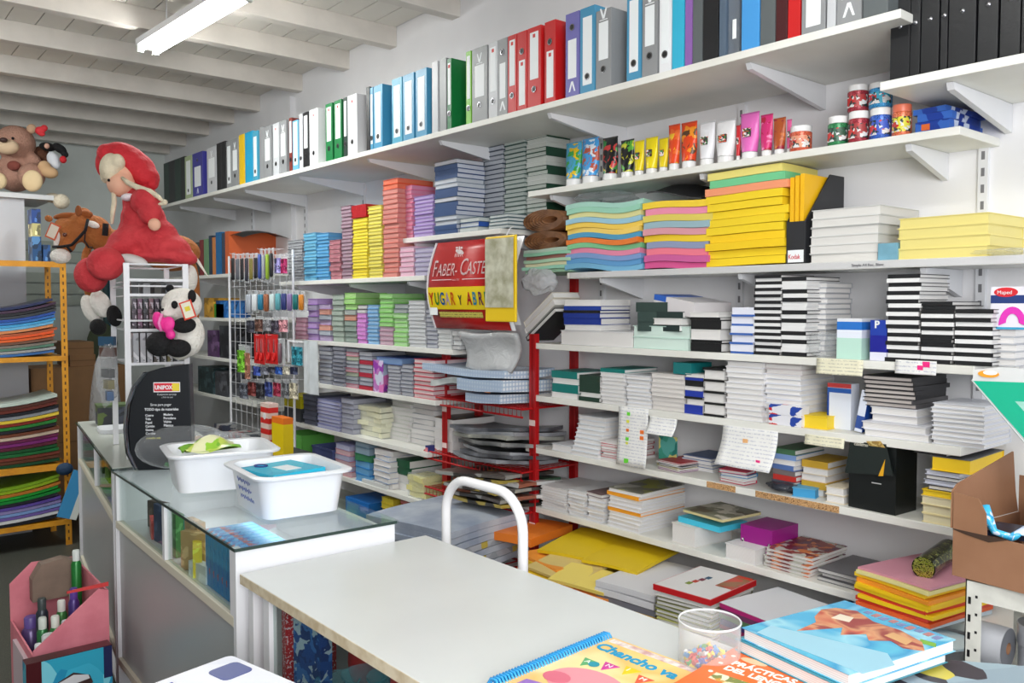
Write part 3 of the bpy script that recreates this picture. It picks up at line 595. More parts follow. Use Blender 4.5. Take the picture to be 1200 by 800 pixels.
# ================================================================== S2: paint tubes and jars
def ptube(a, b, ytop, col, label, pal=None, cap='bottom', tw=0):
    X = 2.53; z = SH['S2'][1]; yL = atX(a, ytop, X).y; yR = atX(b, ytop, X).y; w = yL-yR; H = atX((a+b)/2, ytop, X).z-z
    t = thing('paint_tube', label, 'paint tube', (X+.02, (yL+yR)/2, z), tw)
    CAPM = mat((232, 232, 232), .3)
    mb = MB(); mb.lathe([(.0001, 0), (w*.36, 0), (w*.36, H*.16), (w*.30, H*.17)], CAPM, 16); mb.obj('cap', t, auto=True)
    n = 16; vs = []; fs = []
    for j in range(9):
        u = j/8; hw = w*.36+(w*.5-w*.36)*min(1, u*2.5); hd = w*.34*(1-u)**.8+.0012; zz = H*.17+u*H*.8
        for k in range(n): q = 2*pi*k/n; vs.append((hd*cos(q), hw*sin(q), zz))
    for j in range(8):
        for k in range(n): p = j*n+k; r = j*n+(k+1) % n; fs.append((p, r, r+n, p+n))
    MB().add(vs, fs, mat(col, .3, kind='art', pal=pal, scale=28) if pal else mat(col, .3)).obj('tube_body', t, smooth=True)
    MB().box(-.0015, .0015, -w/2, w/2, H*.965, H, mat(tuple(int(x*.85) for x in col), .4)).obj('crimp', t)
    if not pal:
        mb = MB().box(-w*.30-.001, -w*.20, -w*.2, w*.2, H*.48, H*.66, mat((40, 40, 45), .4, kind='art', pal=[(230, 80, 40), (40, 130, 60), (240, 230, 230), (50, 50, 60)], scale=60)); mb.obj('logo_patch', t)
    return t
PAL1 = [(220, 60, 30), (240, 200, 40), (60, 150, 200), (230, 230, 230), (40, 110, 60)]
ptube(660, 678, 166, (70, 160, 200), 'blue bottle with yellow label at the left of the paint row', [(230, 190, 30), (70, 160, 200), (60, 160, 70)])
for a, b, y, c, p, lb in [(679, 698, 161, (70, 160, 225), [(225, 235, 245), (70, 160, 225), (190, 90, 70)], 'sky blue paint tube with figures, second in the row'),
    (703, 720, 160, (24, 26, 28), [(220, 200, 40), (24, 26, 28), (60, 140, 70), (200, 60, 60)], 'first black paint tube with bright print'), (724, 739, 163, (24, 26, 28), [(90, 170, 60), (24, 26, 28), (210, 210, 60)], 'second black paint tube, leaning right'),
    (740, 751, 164, (235, 212, 20), None, 'narrow yellow paint tube touching the black one'), (753, 767, 160, (238, 216, 20), None, 'middle yellow paint tube'), (768.5, 779, 161, (230, 205, 20), None, 'right yellow paint tube'),
    (780, 793, 145, (228, 74, 28), [(228, 74, 28), (235, 110, 50), (228, 74, 28), (240, 190, 40)], 'left orange paint tube'), (795, 813, 142, (226, 70, 26), [(226, 70, 26), (240, 150, 40), (226, 70, 26), (90, 60, 40)], 'right wider orange paint tube'),
    (816, 834, 142, (232, 232, 236), None, 'left white paint tube partly behind another'), (836, 858, 140, (236, 236, 238), None, 'right white paint tube with small logo'), (859, 864, 146, (206, 40, 50), None, 'narrow red paint tube between white and pink'),
    (864.5, 886, 131, (228, 110, 190), None, 'pink paint tube with logo'), (888, 902, 133, (214, 50, 120), [(214, 50, 120), (235, 130, 180), (180, 30, 60)], 'magenta flowered paint tube'), (903, 917, 137, (176, 84, 40), [(176, 84, 40), (200, 110, 50), (150, 40, 60)], 'brown orange paint tube'), (918.5, 924, 139, (220, 90, 150), None, 'thin pink tube left of the red jar')]:
    ptube(a, b, y, c, lb, p)
def jar(a, b, ytop, col, label, z=None, cap=(236, 236, 236), X=2.545, lab=None, ysc=1):
    z = SH['S2'][1] if z is None else z; yL = atX(a, ytop, X).y; yR = atX(b, ytop, X).y; r = (yL-yR)/2*.93; H = atX((a+b)/2, ytop, X-r*.5).z-z
    t = thing('glitter_jar', label, 'jar', (X, (yL+yR)/2, z))
    gm = mat(col, .25, .2, kind='speckle', scale=420, pal=[tuple(min(255, x+60) for x in col), tuple(int(x*.6) for x in col)])
    MB().lathe([(.0001, 0), (r*.92, 0), (r, .004), (r, H*.74), (r*.9, H*.77)], gm, 24).obj('jar_body', t, auto=True)
    MB().lathe([(r*.94, H*.765), (r*.96, H*.78), (r*.96, H*.98), (r*.9, H), (.0001, H)], mat(cap, .35), 24).obj('lid', t, auto=True)
    vs = []; 
    mb = MB(); mb.grid(10, 1, lambda u, v: ((r+.0006)*cos(pi*.72+u*pi*.75), (r+.0006)*sin(pi*.72+u*pi*.75), H*(.14+.46*v)), mat(lab or (60, 90, 70), .4, kind='art', pal=[(30, 50, 50), lab or (60, 110, 90), (220, 220, 220), (200, 40, 40)], scale=45)); mb.obj('label', t, smooth=True)
    return z+H
jar(927, 951, 147, (196, 70, 40), 'small jar with white and orange label left of the gap', lab=(220, 150, 120))
jar(971, 994, 136, (20, 110, 55), 'green glitter jar left in the jar group')
zb = jar(995, 1019, 130, (140, 20, 34), 'lower dark red glitter jar', lab=(160, 60, 60)); zc = jar(1020, 1045, 126, (24, 70, 170), 'lower blue glitter jar', lab=(60, 90, 190))
jar(1046, 1069, 122, (232, 92, 50), 'orange jar with yellow label at the right of the group', lab=(225, 215, 60), cap=(232, 120, 90))
jar(994, 1018, 99, (140, 20, 34), 'upper dark red glitter jar standing on its twin', z=zb+.0005, lab=(180, 60, 60)); jar(1019, 1046, 96, (24, 120, 180), 'upper blue green glitter jar standing on the blue one', z=zc+.0005, lab=(40, 160, 190))
BLX = mat((34, 66, 160), .3, kind='art', pal=[(30, 60, 150), (60, 110, 200), (210, 220, 240), (34, 66, 160)], scale=12)
for k, (z0, h, r_, lb) in enumerate([(0, .033, .0, 'lower flat blue box with orange spot right of the jars'), (.0335, .022, .06, 'middle flat blue box right of the jars'), (.056, .016, -.08, 'uppermost thin blue box right of the jars, skewed')]):
    yy = (atX(1071, 140, 2.53).y+atX(1108, 140, 2.53).y)/2
    t = thing('flat_box', lb, 'box', (2.53+.12, yy-.005, SH['S2'][1]+z0), r_)
    MB().box(-.115, .115, -.048, .048, 0, h, BLX).obj('box_body', t)
    if k == 0: MB().box(-.1158, -.115, .006, .03, .008, .026, mat((230, 110, 50))).obj('orange_spot', t)
MB()
# ================================================================== S3: envelopes
Y1 = (238, 205, 30); Y2 = (232, 214, 92); YB = (226, 212, 132); CR = (228, 214, 120)
def brown(px0, px1, y0, y1, lb, k):
    X = 2.53; a = atX(px0, y0, X); b = atX(px1, y1, X)
    h = a.z-b.z; w = a.y-b.y; mb = MB(); bm_ = mat((134, 90, 54), .6, kind='stain', scale=20, pal=[(104, 66, 38)])
    for j in range(7):      # sheets rolled over into a loose flattened loop
        f = 1-j*.1; pts = []
        for q in range(25):
            u = 2*pi*q/24; pts.append((cos(u)*w*.5*f-(1-f)*w*.3, sin(u)*h*.42*f))
        vs = [(x, -p[0]*-1, p[1]) for x in (0, .2) for p in pts]; n = 25
        mb.add(vs, [(i, i+1, n+i+1, n+i) for i in range(24)], bm_)
    o = mb.obj('paper_bag_roll', loc=(X, (a.y+b.y)/2, (a.z+b.z)/2), smooth=True)
    md = o.modifiers.new('thick', 'SOLIDIFY'); md.thickness = .004
    tag(o, lb, 'paper bags')
GREENISH = [('pale green', (160, 200, 170)), ('mint', (150, 205, 180)), ('beige', (210, 205, 170)), ('pale green', (170, 205, 175)), ('dull red edged', (150, 100, 90)), ('mint', (140, 195, 165)), ('grey green', (170, 190, 175))]
zt = wstack('S3', 612, 668, 290, GREENISH, 'pale green envelopes under the brown bags', 'envelope pack', depth=.22, amp=.006, ph=.5, k=.8)
brown(614, 662, 271, 293, 'lower roll of brown paper bags beside the banner', 0); brown(613, 660, 246, 271, 'upper roll of brown paper bags with an open loop', 1)
wstack('S3', 662, 750, 232, [('blue', (110, 170, 205)), ('blue', (90, 150, 200)), ('blue violet', (120, 150, 200)), ('pink', (222, 130, 160)), ('green', (120, 190, 140)), ('orange', (230, 120, 40)), ('blue', (70, 150, 190)), ('yellow', (240, 205, 100)), ('yellow', (238, 200, 80)), ('light blue', (150, 195, 215)), ('pale yellow', (220, 215, 150)), ('mint', (150, 205, 180)), ('mint', (160, 205, 190))],
       'mixed pastel envelopes right of the brown bags', 'envelope pack', depth=.23, amp=.022, ph=3.4, k=.9)
wstack('S3', 752, 830, 231, [('magenta', (206, 80, 140)), ('magenta', (200, 90, 150)), ('pink', (232, 120, 140)), ('blue grey', (140, 150, 180)), ('yellow', (240, 205, 40)), ('rose', (215, 150, 160)), ('grey blue', (150, 180, 190)), ('khaki yellow', (220, 200, 90)), ('pink', (232, 140, 170)), ('yellow', (240, 205, 50))],
       'rainbow envelopes below the black folder', 'envelope pack', depth=.22, amp=.012, ph=4.4, k=.7)
yy = (atX(752, 232, 2.54).y+atX(828, 232, 2.54).y)/2
me = wavy_mesh(.2, .26, .006, .045, 4.9, mat((34, 36, 40), .4), k=.5)
o = bpy.data.objects.new('folder', me); COL.objects.link(o); o.location = (2.64, yy, atX(790, 231, 2.54).z+.004); tag(o, 'black folder sagging on top of the rainbow envelopes', 'folder')
wstack('S3', 827, 920, 196, [('yellow', Y1)]*2+[('deep yellow', (240, 200, 20))]*2+[('yellow', Y1)]*5+[('salmon', (236, 150, 110)), ('green', (110, 195, 140)), ('cream', CR)],
       'tall yellow pile left of the magazine box', 'envelope pack', depth=.22, amp=.004, ph=1, k=.6, jr=.015)
# magazine box (black and yellow)
X = 2.52; a = atX(922, 300, X).y; b = atX(943, 300, X).y; D = .235; H = .30
t = thing('magazine_box', 'black magazine box filled with yellow packs', 'file box', (X, (a+b)/2, SH['S3'][1])); w = (a-b)
BK = mat((38, 39, 43), .5)
prof = [(0, 0), (D, 0), (D, H), (D*.62, H), (0, H*.46)]
for s in (-1, 1): MB().prism([(x, z) for x, z in prof], s*w/2-.002, s*w/2+.002, BK, axis='y').obj('side_wall', t)
MB().box(0, .003, -w/2+.002, w/2-.002, 0, H*.46, BK).box(D-.003, D, -w/2+.002, w/2-.002, 0, H, BK).box(0, D, -w/2+.002, w/2-.002, 0, .003, BK).obj('front_back', t)
MB().box(-.0008, 0, -w/2+.004, w/2-.004, .005, .045, LAB).obj('label', t)
text('Kodak', .022, (200, 40, 60), frame((-.0012, w/2-.006, .016), (0, -1, 0), (0, 0, 1)), 'lettering', t, sx=.75)
for k in range(3):
    tag(MB().box(0, D-.012, -.007, .007, 0, H-.012-.004*k, mat((240, 184, 20), .45)).obj('yellow_pack', loc=(X+.006, b+.016+.0185*k, SH['S3'][1]+.0035)), ['yellow pack nearest in the black magazine box', 'middle yellow pack in the black magazine box', 'yellow pack at the left in the black magazine box'][k], 'packet')
GP = mat((208, 208, 206), .5)
stack('S3', 950, 1031, 243, 6, 'pile right of the magazine box', 'pale grey paper pack', [(GP, mat((214, 212, 208), .5), '+x')], depth=.25, off=.02, name='paper_pack', cat='paper pack', jr=.03)
zt = stack('S3', 1053, 1160, 252, 4, 'pile at the right shelf end', 'pale yellow paper pack', [(mat(YB, .5), mat((222, 208, 128), .5), '+x')], depth=.25, off=.012, name='paper_pack', cat='paper pack', jr=.02)
RS = mat((200, 60, 40), .6)
for (px, py) in [(965, 289), (975, 299), (1040, 250), (1095, 257), (1120, 253)]:      # red strokes of the wrappers
    p = atX(px, py, 2.5115)
# small blue pack beside the grey packs
o = MB().box(-.05, .02, -.03, .03, 0, .05, mat((120, 170, 190), .35, kind='stain', scale=20)).obj('blue_packet', loc=(2.50, atX(1035, 285, 2.48).y, SH['S3'][1])); o.location.x = 2.508+.05; tag(o, 'small blue wrapped packet between the grey and yellow packs', 'packet')
# label strip on the S3 edge
t = thing('label_strip', 'clear label strip along the shelf edge under the envelopes', 'label strip', (2.4975, .80, 1.638))
MB().box(-.001, .001, 0, 1.8, 0, .022, film('strip', (230, 230, 232), .5, .2)).obj('strip_body', t)
text('Simple A4 Rec. Blanc', .012, (90, 90, 95), frame((-.0016, atX(998, 308, 2.497).y-.80, .006), (0, -1, 0), (0, 0, 1)), 'lettering', t)
# draped clear wraps
def wrapbag(c, r, lb, m=None, sx=1):
    mb = MB(); rr = R.random()*6
    n = 14; vs = []; 
    mb.ball((0, 0, 0), (1, 1, 1), m or BAG, 14)
    o = mb.obj('plastic_wrap', loc=c, smooth=True)
    for v in o.data.vertices:
        p = v.co; k = 1+.16*sin(5*p.x+rr)*sin(4*p.y+1)+.12*sin(9*p.z+rr)*cos(6*p.y)
        v.co = (p.x*r[0]*k, p.y*r[1]*k, p.z*r[2]*k)
    return tag(o, lb, 'plastic wrap')
p = atX(632, 325, 2.46); wrapbag((2.455, p.y, 1.625), (.04, .10, .055), 'cloudy plastic bag drooping beside the red banner')
p = atX(1160, 300, 2.52); wrapbag((2.60, .93, 1.672), (.12, .10, .012), 'loose clear wrap trailing under the pale yellow packs', CLEAR)
p = atX(702, 232, 2.6); wrapbag((2.64, p.y, p.z+.006), (.11, .14, .022), 'glossy clear bag over the pastel envelopes', CLEAR)
# ================================================================== S4: striped books
KW = (mat((24, 25, 28), .45), PG, '-x'); WK = (mat((226, 226, 226), .5), PG, '-x'); BL = (mat((60, 104, 180), .45), PG, '-x')
BWC = [(mat((24, 25, 28), .45), PG, '-x', None, 'black spined book'), (mat((224, 224, 224), .6), PG, '-x', None, 'white edged book')]
def books(*a, **k): k.setdefault('name', 'book'); k.setdefault('cat', 'book'); return stack(*a, **k)
LBL = [(mat((58, 100, 178), .45), PG, '-x', None, 'blue lined white book'), (mat((224, 226, 238), .6), PG, '-x', None, 'pale lilac book')]
# leaning books at the left end
for k, (w0, c, lb) in enumerate([(0, (30, 32, 34), 'dark book leaning on its edge at the left shelf end'), (1, (222, 220, 214), 'white book leaning over the dark one at the left shelf end'), (2, (214, 206, 190), 'cream book leaning highest at the left shelf end')]):
    me = book_mesh(.15, .24, .02+.008*(k > 0), '+y', mat(c, .5), PG); y = atX(640, 385, 2.5).y
    o = bpy.data.objects.new('book', me); COL.objects.link(o); o.rotation_euler = (RAD(-33), 0, RAD(-4)); o.location = (2.56, y+.010+.006*k, SH['S4'][1]+.070+.030*k); tag(o, lb, 'book')
z4 = books('S4', 655, 740, 388, 1, 'lying flat at the shelf bottom under the blue spines', 'long white book', [(WHT, PG, '+x')], depth=.2)
books('S4', 660, 699, 351, 6, 'blue and black stack near the left end', 'book', [(mat((225, 225, 225)), PG, '+x', None, 'white book'), (mat((26, 52, 140), .4), PG, '-x', None, 'deep blue book'), (mat((26, 52, 140), .4), PG, '-x', None, 'deep blue book'), (BLACKM, PG, '-x', None, 'black book'), (mat((30, 60, 150), .4), PG, '-x', None, 'blue book'), (mat((228, 226, 222)), PG, '+x', None, 'white book')], base=z4+.001, depth=.2, rz=.1, ts=[1.2, 1.4, 1, .6, .9, 1.3])
books('S4', 741, 806, 382, 2, 'flat books below the tilted wrapped pack', 'pale green book', [(mat((196, 222, 212), .5), mat((205, 225, 216), .7), '+x')], depth=.2)
books('S4', 742, 775, 354, 3, 'dark green books jumbled beside the tilted pack', 'dark green book', [(mat((46, 64, 60), .4), PG, '-x')], depth=.18, base=SH['S4'][1]+.066, rz=.25, jr=.15)
books('S4', 766, 800, 365, 3, 'dark books under the tilted wrapped pack', 'dark book', [(mat((30, 50, 48), .4), PG, '-x'), (mat((220, 220, 216)), PG, '+x')], depth=.18, base=SH['S4'][1]+.068, rz=-.1, jr=.1)
t = thing('paper_pack', 'tilted film wrapped white pack with blue label end', 'paper pack', (2.49, atX(788, 360, 2.49).y, SH['S4'][1]+.135))
t.rotation_euler = (RAD(9), 0, RAD(-4))
MB().box(0, .2, -.10, .10, 0, .055, mat((214, 210, 212), .3)).obj('paper', t); MB().box(-.001, .2, .04, .101, .035, .056, mat((40, 96, 190), .35)).obj('blue_label', t)
books('S4', 808, 843, 366, 6, 'broad black spines right of the tilted pack', 'black spined book', [(BLACKM, PG, '-x'), (BLACKM, PG, '-x'), (mat((224, 224, 222)), PG, '+x', None, 'white edged book')], depth=.18, ts=[1.1, .4, 1.3, 1.2, .35, .6])
books('S4', 856, 883, 360, 10, 'blue lined stack left of striped ones', 'white book', LBL, depth=.2, ts=[.3, 1])
books('S4', 884, 915, 322, 25, 'first tall striped stack from the left', 'book', BWC, depth=.2, ts=None)
books('S4', 916, 945, 324, 19, 'second tall black and white striped stack', 'book', [BWC[0], BWC[1], BWC[1], BWC[0], BWC[1]], depth=.2)
books('S4', 948, 968, 331, 14, 'grey edged books behind the second striped stack', 'grey edged book', [(mat((176, 178, 184)), PG, '+x')], depth=.16, off=.09)
books('S4', 1040, 1078, 321, 21, 'tallest striped stack right of the blue box', 'book', BWC, depth=.19)
books('S4', 1079, 1117, 353, 15, 'striped stack right beside the tallest one', 'book', [BWC[0], BWC[1], BWC[0], BWC[1], BWC[0], BWC[0], BWC[0], BWC[1]], depth=.19)
books('S4', 1119, 1163, 362, 13, 'striped stack at the right shelf end', 'book', BWC, depth=.19)
# blue and mint boxes between the stacks
def boxset(sh, a, b, ytop, parts, lb, nm='carton_box', off=.015, dep=.12, cat='box', base=None, rz=0):
    X = SH[sh][0]+off; yL = atX(a, ytop, X).y; yR = atX(b, ytop, X).y; z = SH[sh][1] if base is None else base; H = atX((a+b)/2, ytop, X).z-z
    t = thing(nm, lb, cat, (X, (yL+yR)/2, z), rz); w = (yL-yR)/2; tot = sum(p[1] for p in parts); z0 = 0
    for i, (c, f, nmp) in enumerate(parts):
        h = H*f/tot; MB().box(.0003*(i % 2), dep, -w, w, z0, z0+h, mat(c, .4) if not isinstance(c, bpy.types.Material) else c).obj(nmp, t); z0 += h
    return t
boxset('S4', 981, 1010, 373, [((186, 222, 208), 1.3, 'mint_band'), ((226, 232, 244), .5, 'white_band'), ((40, 112, 196), .5, 'blue_band'), ((220, 222, 228), .2, 'lid')], 'mint, white and blue banded box in clear wrap')
t = boxset('S4', 1020, 1039.5, 375, [((222, 222, 238), .5, 'white_base'), ((26, 30, 140), 1, 'blue_band'), ((30, 60, 160), .9, 'dark_blue_top')], 'deep blue box with white P left of the tallest stack')
text('P', .03, WHT, frame((-.001, .012, .098), (0, -1, 0), (0, 0, 1)), 'lettering', t, bold=.001)
p = atX(962, 395, 2.47); wrapbag((2.52, p.y+.01, SH['S4'][1]+.04), (.045, .075, .038), 'clear plastic bag crumpled left of the mint banded box', CLEAR)
books('S4', 1165, 1190, 386, 5, 'grey books cut off at the right shelf end', 'grey edged book', [(mat((182, 184, 190)), PG, '+x')], depth=.15, off=.06)
# protractor blister card
t = thing('protractor_pack', 'blister card with magenta protractor and red oval at right edge', 'protractor pack', (2.51, atX(1184, 365, 2.51).y, atX(1177, 386, 2.52).z+.001))
MB().box(0, .002, -.05, .05, 0, .115, mat((228, 226, 236), .4)).box(-.0003, 0, -.05, .05, .07, .092, mat((38, 60, 120), .4)).box(-.0003, 0, -.05, .05, 0, .006, mat((60, 160, 200), .4)).obj('card', t)
mb = MB(); mb.prism([(.034*cos(k*pi/16)-.006, .034*sin(k*pi/16)*1.5+.01) for k in range(17)]+[(.016*cos(k*pi/16)-.006, .016*sin(k*pi/16)*1.5+.018) for k in range(16, -1, -1)], -.003, -.0005, mat((220, 60, 180), .25), axis='x'); mb.obj('protractor', t)
mb = MB(); mb.prism([(.03*cos(k*pi/10)+.012, .013*sin(k*pi/10)+.1) for k in range(20)], -.0009, -.0001, mat((210, 40, 50), .4), axis='x'); mb.obj('red_oval', t)
text('Maped', .014, WHT, frame((-.0014, .034, .095), (0, -1, 0), (0, 0, 1)), 'lettering', t)
# ================================================================== S5
TEAL = (mat((14, 118, 112), .4), PG, '-x')
books('S5', 646, 676, 435, 4, 'teal spined books beside the red post', 'book', [(mat((226, 226, 224)), PG, '+x', None, 'white book'), (mat((14, 118, 112), .4), PG, '-x', None, 'teal spined book')], depth=.2, ts=[.7, 1.1, .7, .9])
books('S5', 678, 702, 440, 3, 'dark green books between the teal spines and white stack', 'dark green book', [(mat((34, 60, 48), .4), PG, '-x'), (mat((220, 222, 218)), PG, '+x', None, 'white book'), (mat((36, 62, 50), .4), PG, '-x')], depth=.2, ts=[.5, .5, 2])
books('S5', 703, 731, 432, 9, 'white books topped by a teal one', 'white book', [(mat((224, 224, 226)), PG, '+x')]*8+[(mat((14, 118, 112), .4), PG, '-x', None, 'teal book')], depth=.2)
books('S5', 733, 761, 440, 8, 'white books right of the teal topped stack', 'white book', [(mat((222, 224, 230)), PG, '+x')], depth=.2)
books('S5', 762, 801, 438, 8, 'wide greyish stack right of white ones', 'grey edged book', [(mat((206, 202, 200)), mat((214, 210, 206), .8), '+x')], depth=.2)
boxset('S5', 789, 810, 425, [((20, 110, 112), 1, 'teal_pack')], 'small teal pack on top of the wide greyish stack', base=atX(790, 438, 2.475).z+.001, nm='teal_packet', cat='packet')
books('S5', 802, 823, 438, 8, 'books with black and blue spines, mid shelf', 'book', [(mat((34, 56, 160), .4), PG, '-x', None, 'blue spined book'), (mat((200, 198, 196)), PG, '+x', None, 'grey edged book'), (BLACKM, PG, '-x', None, 'black spined book')], depth=.2, ts=[1.5, 1, .4, 1, .7, 1, .5, .6])
books('S5', 824, 848, 431, 9, 'grey books with black stripes, mid shelf', 'book', [(BLACKM, PG, '-x', None, 'black spined book'), (mat((196, 194, 190)), PG, '+x', None, 'grey edged book')], depth=.2, ts=[.5, 2])
books('S5', 850, 893, 424, 11, 'tall white stack in the middle of the shelf', 'white book', [(mat((222, 222, 226)), PG, '+x')], depth=.2)
books('S5', 896, 939, 421, 13, 'white stack behind the small red and blue boxes', 'white book', [(mat((216, 218, 226)), PG, '+x')]*10+[(mat((204, 196, 196)), PG, '+x', None, 'grey book')]*3, depth=.2, off=.03)
UJ = mat((226, 226, 232), .3, kind='art', pal=[(200, 40, 50), (225, 225, 232), (40, 70, 160), (226, 226, 232)], scale=22)
for k, y in ((0, 495), (1, 480)):
    X = 2.468; a = atX(898, y, X); b = atX(936, y, X); zz = SH['S5'][1]+.0335*k
    tag(MB().box(0, .045, -(a.y-b.y)/2, (a.y-b.y)/2, 0, .033, UJ).obj('small_box', loc=(X, (a.y+b.y)/2-.01, zz)), ['lower small red, white and blue box at the shelf edge', 'upper small red, white and blue box at the shelf edge'][k], 'box')
books('S5', 937, 968, 487, 1, 'lying at the shelf edge beside the small boxes', 'bright yellow pad', [(mat((240, 206, 30), .5), mat((232, 200, 40)), '+x')], depth=.12, name='note_pad', cat='note pad', off=.02)
a = atX(968, 442, 2.52); b = atX(995, 495, 2.52)
t = thing('medicine_style_box', 'white and blue upright box standing left of the grey stack', 'box', (2.53, (a.y+b.y)/2, SH['S5'][1])); t.name = 'upright_box'
MB().box(0, .05, -.04, .04, 0, .145, mat((222, 228, 240), .35)).obj('box_body', t); MB().box(-.0005, 0, -.04, .04, .115, .13, mat((40, 90, 170), .4)).box(-.0005, 0, -.04, .04, .131, .145, mat((190, 60, 60), .4)).box(-.0005, 0, .034, .04, 0, .115, mat((30, 70, 150), .4)).obj('print', t)
t = thing('slim_box', 'slim white blue box leaning against the upright one', 'box', (2.50, atX(1006, 470, 2.5).y, SH['S5'][1]+.004)); t.rotation_euler = (RAD(10), 0, 0)
MB().box(0, .1, -.012, .012, 0, .13, mat((216, 222, 236), .35)).obj('box_body', t); MB().box(-.0006, 0, -.012, .012, .01, .05, mat((50, 80, 150), .4)).box(0, .1, -.0126, -.012, 0, .13, mat((24, 70, 150), .4)).obj('print', t)
zb = books('S5', 1010, 1086, 497, 2, 'flat white pads at the base under the dark stack', 'white pad', [(mat((222, 222, 228)), PG, '+x')], depth=.22, off=.01)
zb = books('S5', 1020, 1075, 478, 2, 'film wrapped white pads under the dark stack', 'white pad', [(mat((216, 216, 222)), PG, '+x')], depth=.2, off=.03, base=zb+.0005)
books('S5', 1012, 1071, 441, 7, 'dark covered stack at the right shelf end', 'dark covered notebook', [(mat((84, 82, 84), .5), mat((190, 182, 178), .8), '-y')]*2+[(mat((34, 33, 36), .5), mat((190, 182, 178), .8), '-y')]*5, depth=.22, base=zb+.0005, off=.03, name='book', jr=.05)
books('S5', 1092, 1154, 474, 9, 'white notebook stack at the right shelf end', 'white notebook', [(mat((216, 218, 226)), PG, '+x')]*9, depth=.19, off=.012, name='book')
# papers taped to the shelf edges
def sheet(sh, a, b, y0, y1, m, lb, curl=.02, off=-.004, dots=()):
    X = SH[sh][0]+off; p = atX(a, y0, X); q = atX(b, y1, X); w = p.y-q.y; h = abs(p.z-q.z)
    t = thing('taped_paper', lb, 'paper', (X, (p.y+q.y)/2, p.z-.0))
    def fn(u, v): return (-.003-curl*v*v+.002*sin(9*u), (u-.5)*w*(1+.0*v), -v*h)
    o = MB().grid(8, 8, fn, m).obj('sheet', t, smooth=True); md = o.modifiers.new('thick', 'SOLIDIFY'); md.thickness = .0008
    for (u, v, c, s) in dots: 
        x_, y_, z_ = fn(1-u, v); MB().box(x_-.0022, x_-.0012, y_-s, y_+s, z_-s*.8, z_+s*.8, mat(c, .6)).obj('sticker', t)
    return t
LN = mat((232, 232, 230), .7, kind='lines', pal=[(196, 198, 208)], scale=26); LNY = mat((226, 222, 196), .7, kind='lines', pal=[(190, 188, 170)], scale=30)
GRN = (110, 220, 60); ORG = (240, 120, 40); PNK = (236, 40, 130)
sheet('S4', 958, 1012, 419, 441, LNY, 'cream handwritten note taped beneath the mint banded box', .005)
sheet('S4', 1050, 1098, 421, 440, LN, 'white note with pink sticker on the shelf edge at right', .003, dots=[(.75, .25, PNK, .010), (.62, .5, PNK, .008)])
sheet('S5', 726, 760, 475, 549, LN, 'long white list with green and orange stickers hanging down', .015, dots=[(.35, .12, GRN, .008), (.33, .25, (226, 226, 80), .007), (.33, .4, ORG, .007), (.8, .4, ORG, .009), (.8, .5, ORG, .009), (.33, .55, GRN, .008), (.33, .62, (226, 226, 80), .006), (.35, .92, GRN, .011)])
sheet('S5', 762, 794, 487, 511, LN, 'short curling printed note right of the stickered list', .03)
sheet('S5', 848, 912, 497, 552, LN, 'large curling handwritten sheet hanging under the small boxes', .05, dots=[(.45, .35, (236, 180, 120), .010), (.75, .8, PNK, .008)])
sheet('S5', 944, 990, 508, 526, LNY, 'cream handwritten note taped under the yellow pad', .004)
# ================================================================== S6
FAN = (mat((216, 220, 226)), PG, '+x')
X = 2.475
books('S6', 668, 700, 489, 9, 'fanned white books leaning right of the red post', 'white book', [FAN], depth=.24, shift=.006, off=-.0)
books('S6', 645, 668, 521, 1, 'flat white sheets left of the fanned books', 'white pad', [FAN], depth=.2)
books('S6', 703, 728, 517, 7, 'thin leaflets beside the stickered list', 'white leaflet', [(mat((220, 216, 216)), PG, '+x'), (mat((190, 80, 90)), PG, '+x', None, 'pinkish leaflet')], depth=.2, jr=.12)
gifts = [('S6', 763, 795, 510, (60, 150, 130), [(40, 120, 110), (210, 200, 120), (90, 170, 160)], 'teal map printed booklet standing under the curling note')]
t = boxset('S6', 772, 792, 511, [(mat((60, 150, 130), .5, kind='art', pal=[(40, 120, 110), (210, 200, 120), (90, 170, 160)], scale=14), 1, 'cover')], 'teal map printed booklet standing under the curling note', nm='booklet', cat='booklet', dep=.01, off=.12)
books('S6', 770, 799, 541, 6, 'mixed covers stack topped by dark red', 'book', [(mat((150, 80, 140)), PG, '+x', None, 'violet edged book'), (mat((230, 228, 220)), PG, '+x', None, 'white book'), (mat((176, 160, 60)), PG, '+x', None, 'olive edged book'), (mat((60, 60, 70)), PG, '+x', None, 'dark edged book'), (mat((226, 226, 226)), PG, '+x', None, 'white book'), (mat((170, 24, 36), .4), PG, '+x', None, 'dark red book')], depth=.2, jr=.1, rz=-.1, off=.03)
books('S6', 800, 834, 535, 4, 'pale books beside the dark red topped stack', 'pale book', [(mat((216, 216, 222)), PG, '+x'), (mat((90, 110, 150)), PG, '+x', None, 'blue grey book')], depth=.16, off=.12)
books('S6', 842, 872, 551, 4, 'small coloured pads under the large curling sheet', 'pad', [(mat((190, 50, 80)), PG, '+x', None, 'crimson pad'), (mat((226, 226, 226)), PG, '+x', None, 'white pad'), (mat((60, 140, 190)), PG, '+x', None, 'blue pad')], depth=.07, off=.02, name='note_pad', cat='note pad', jr=.15)
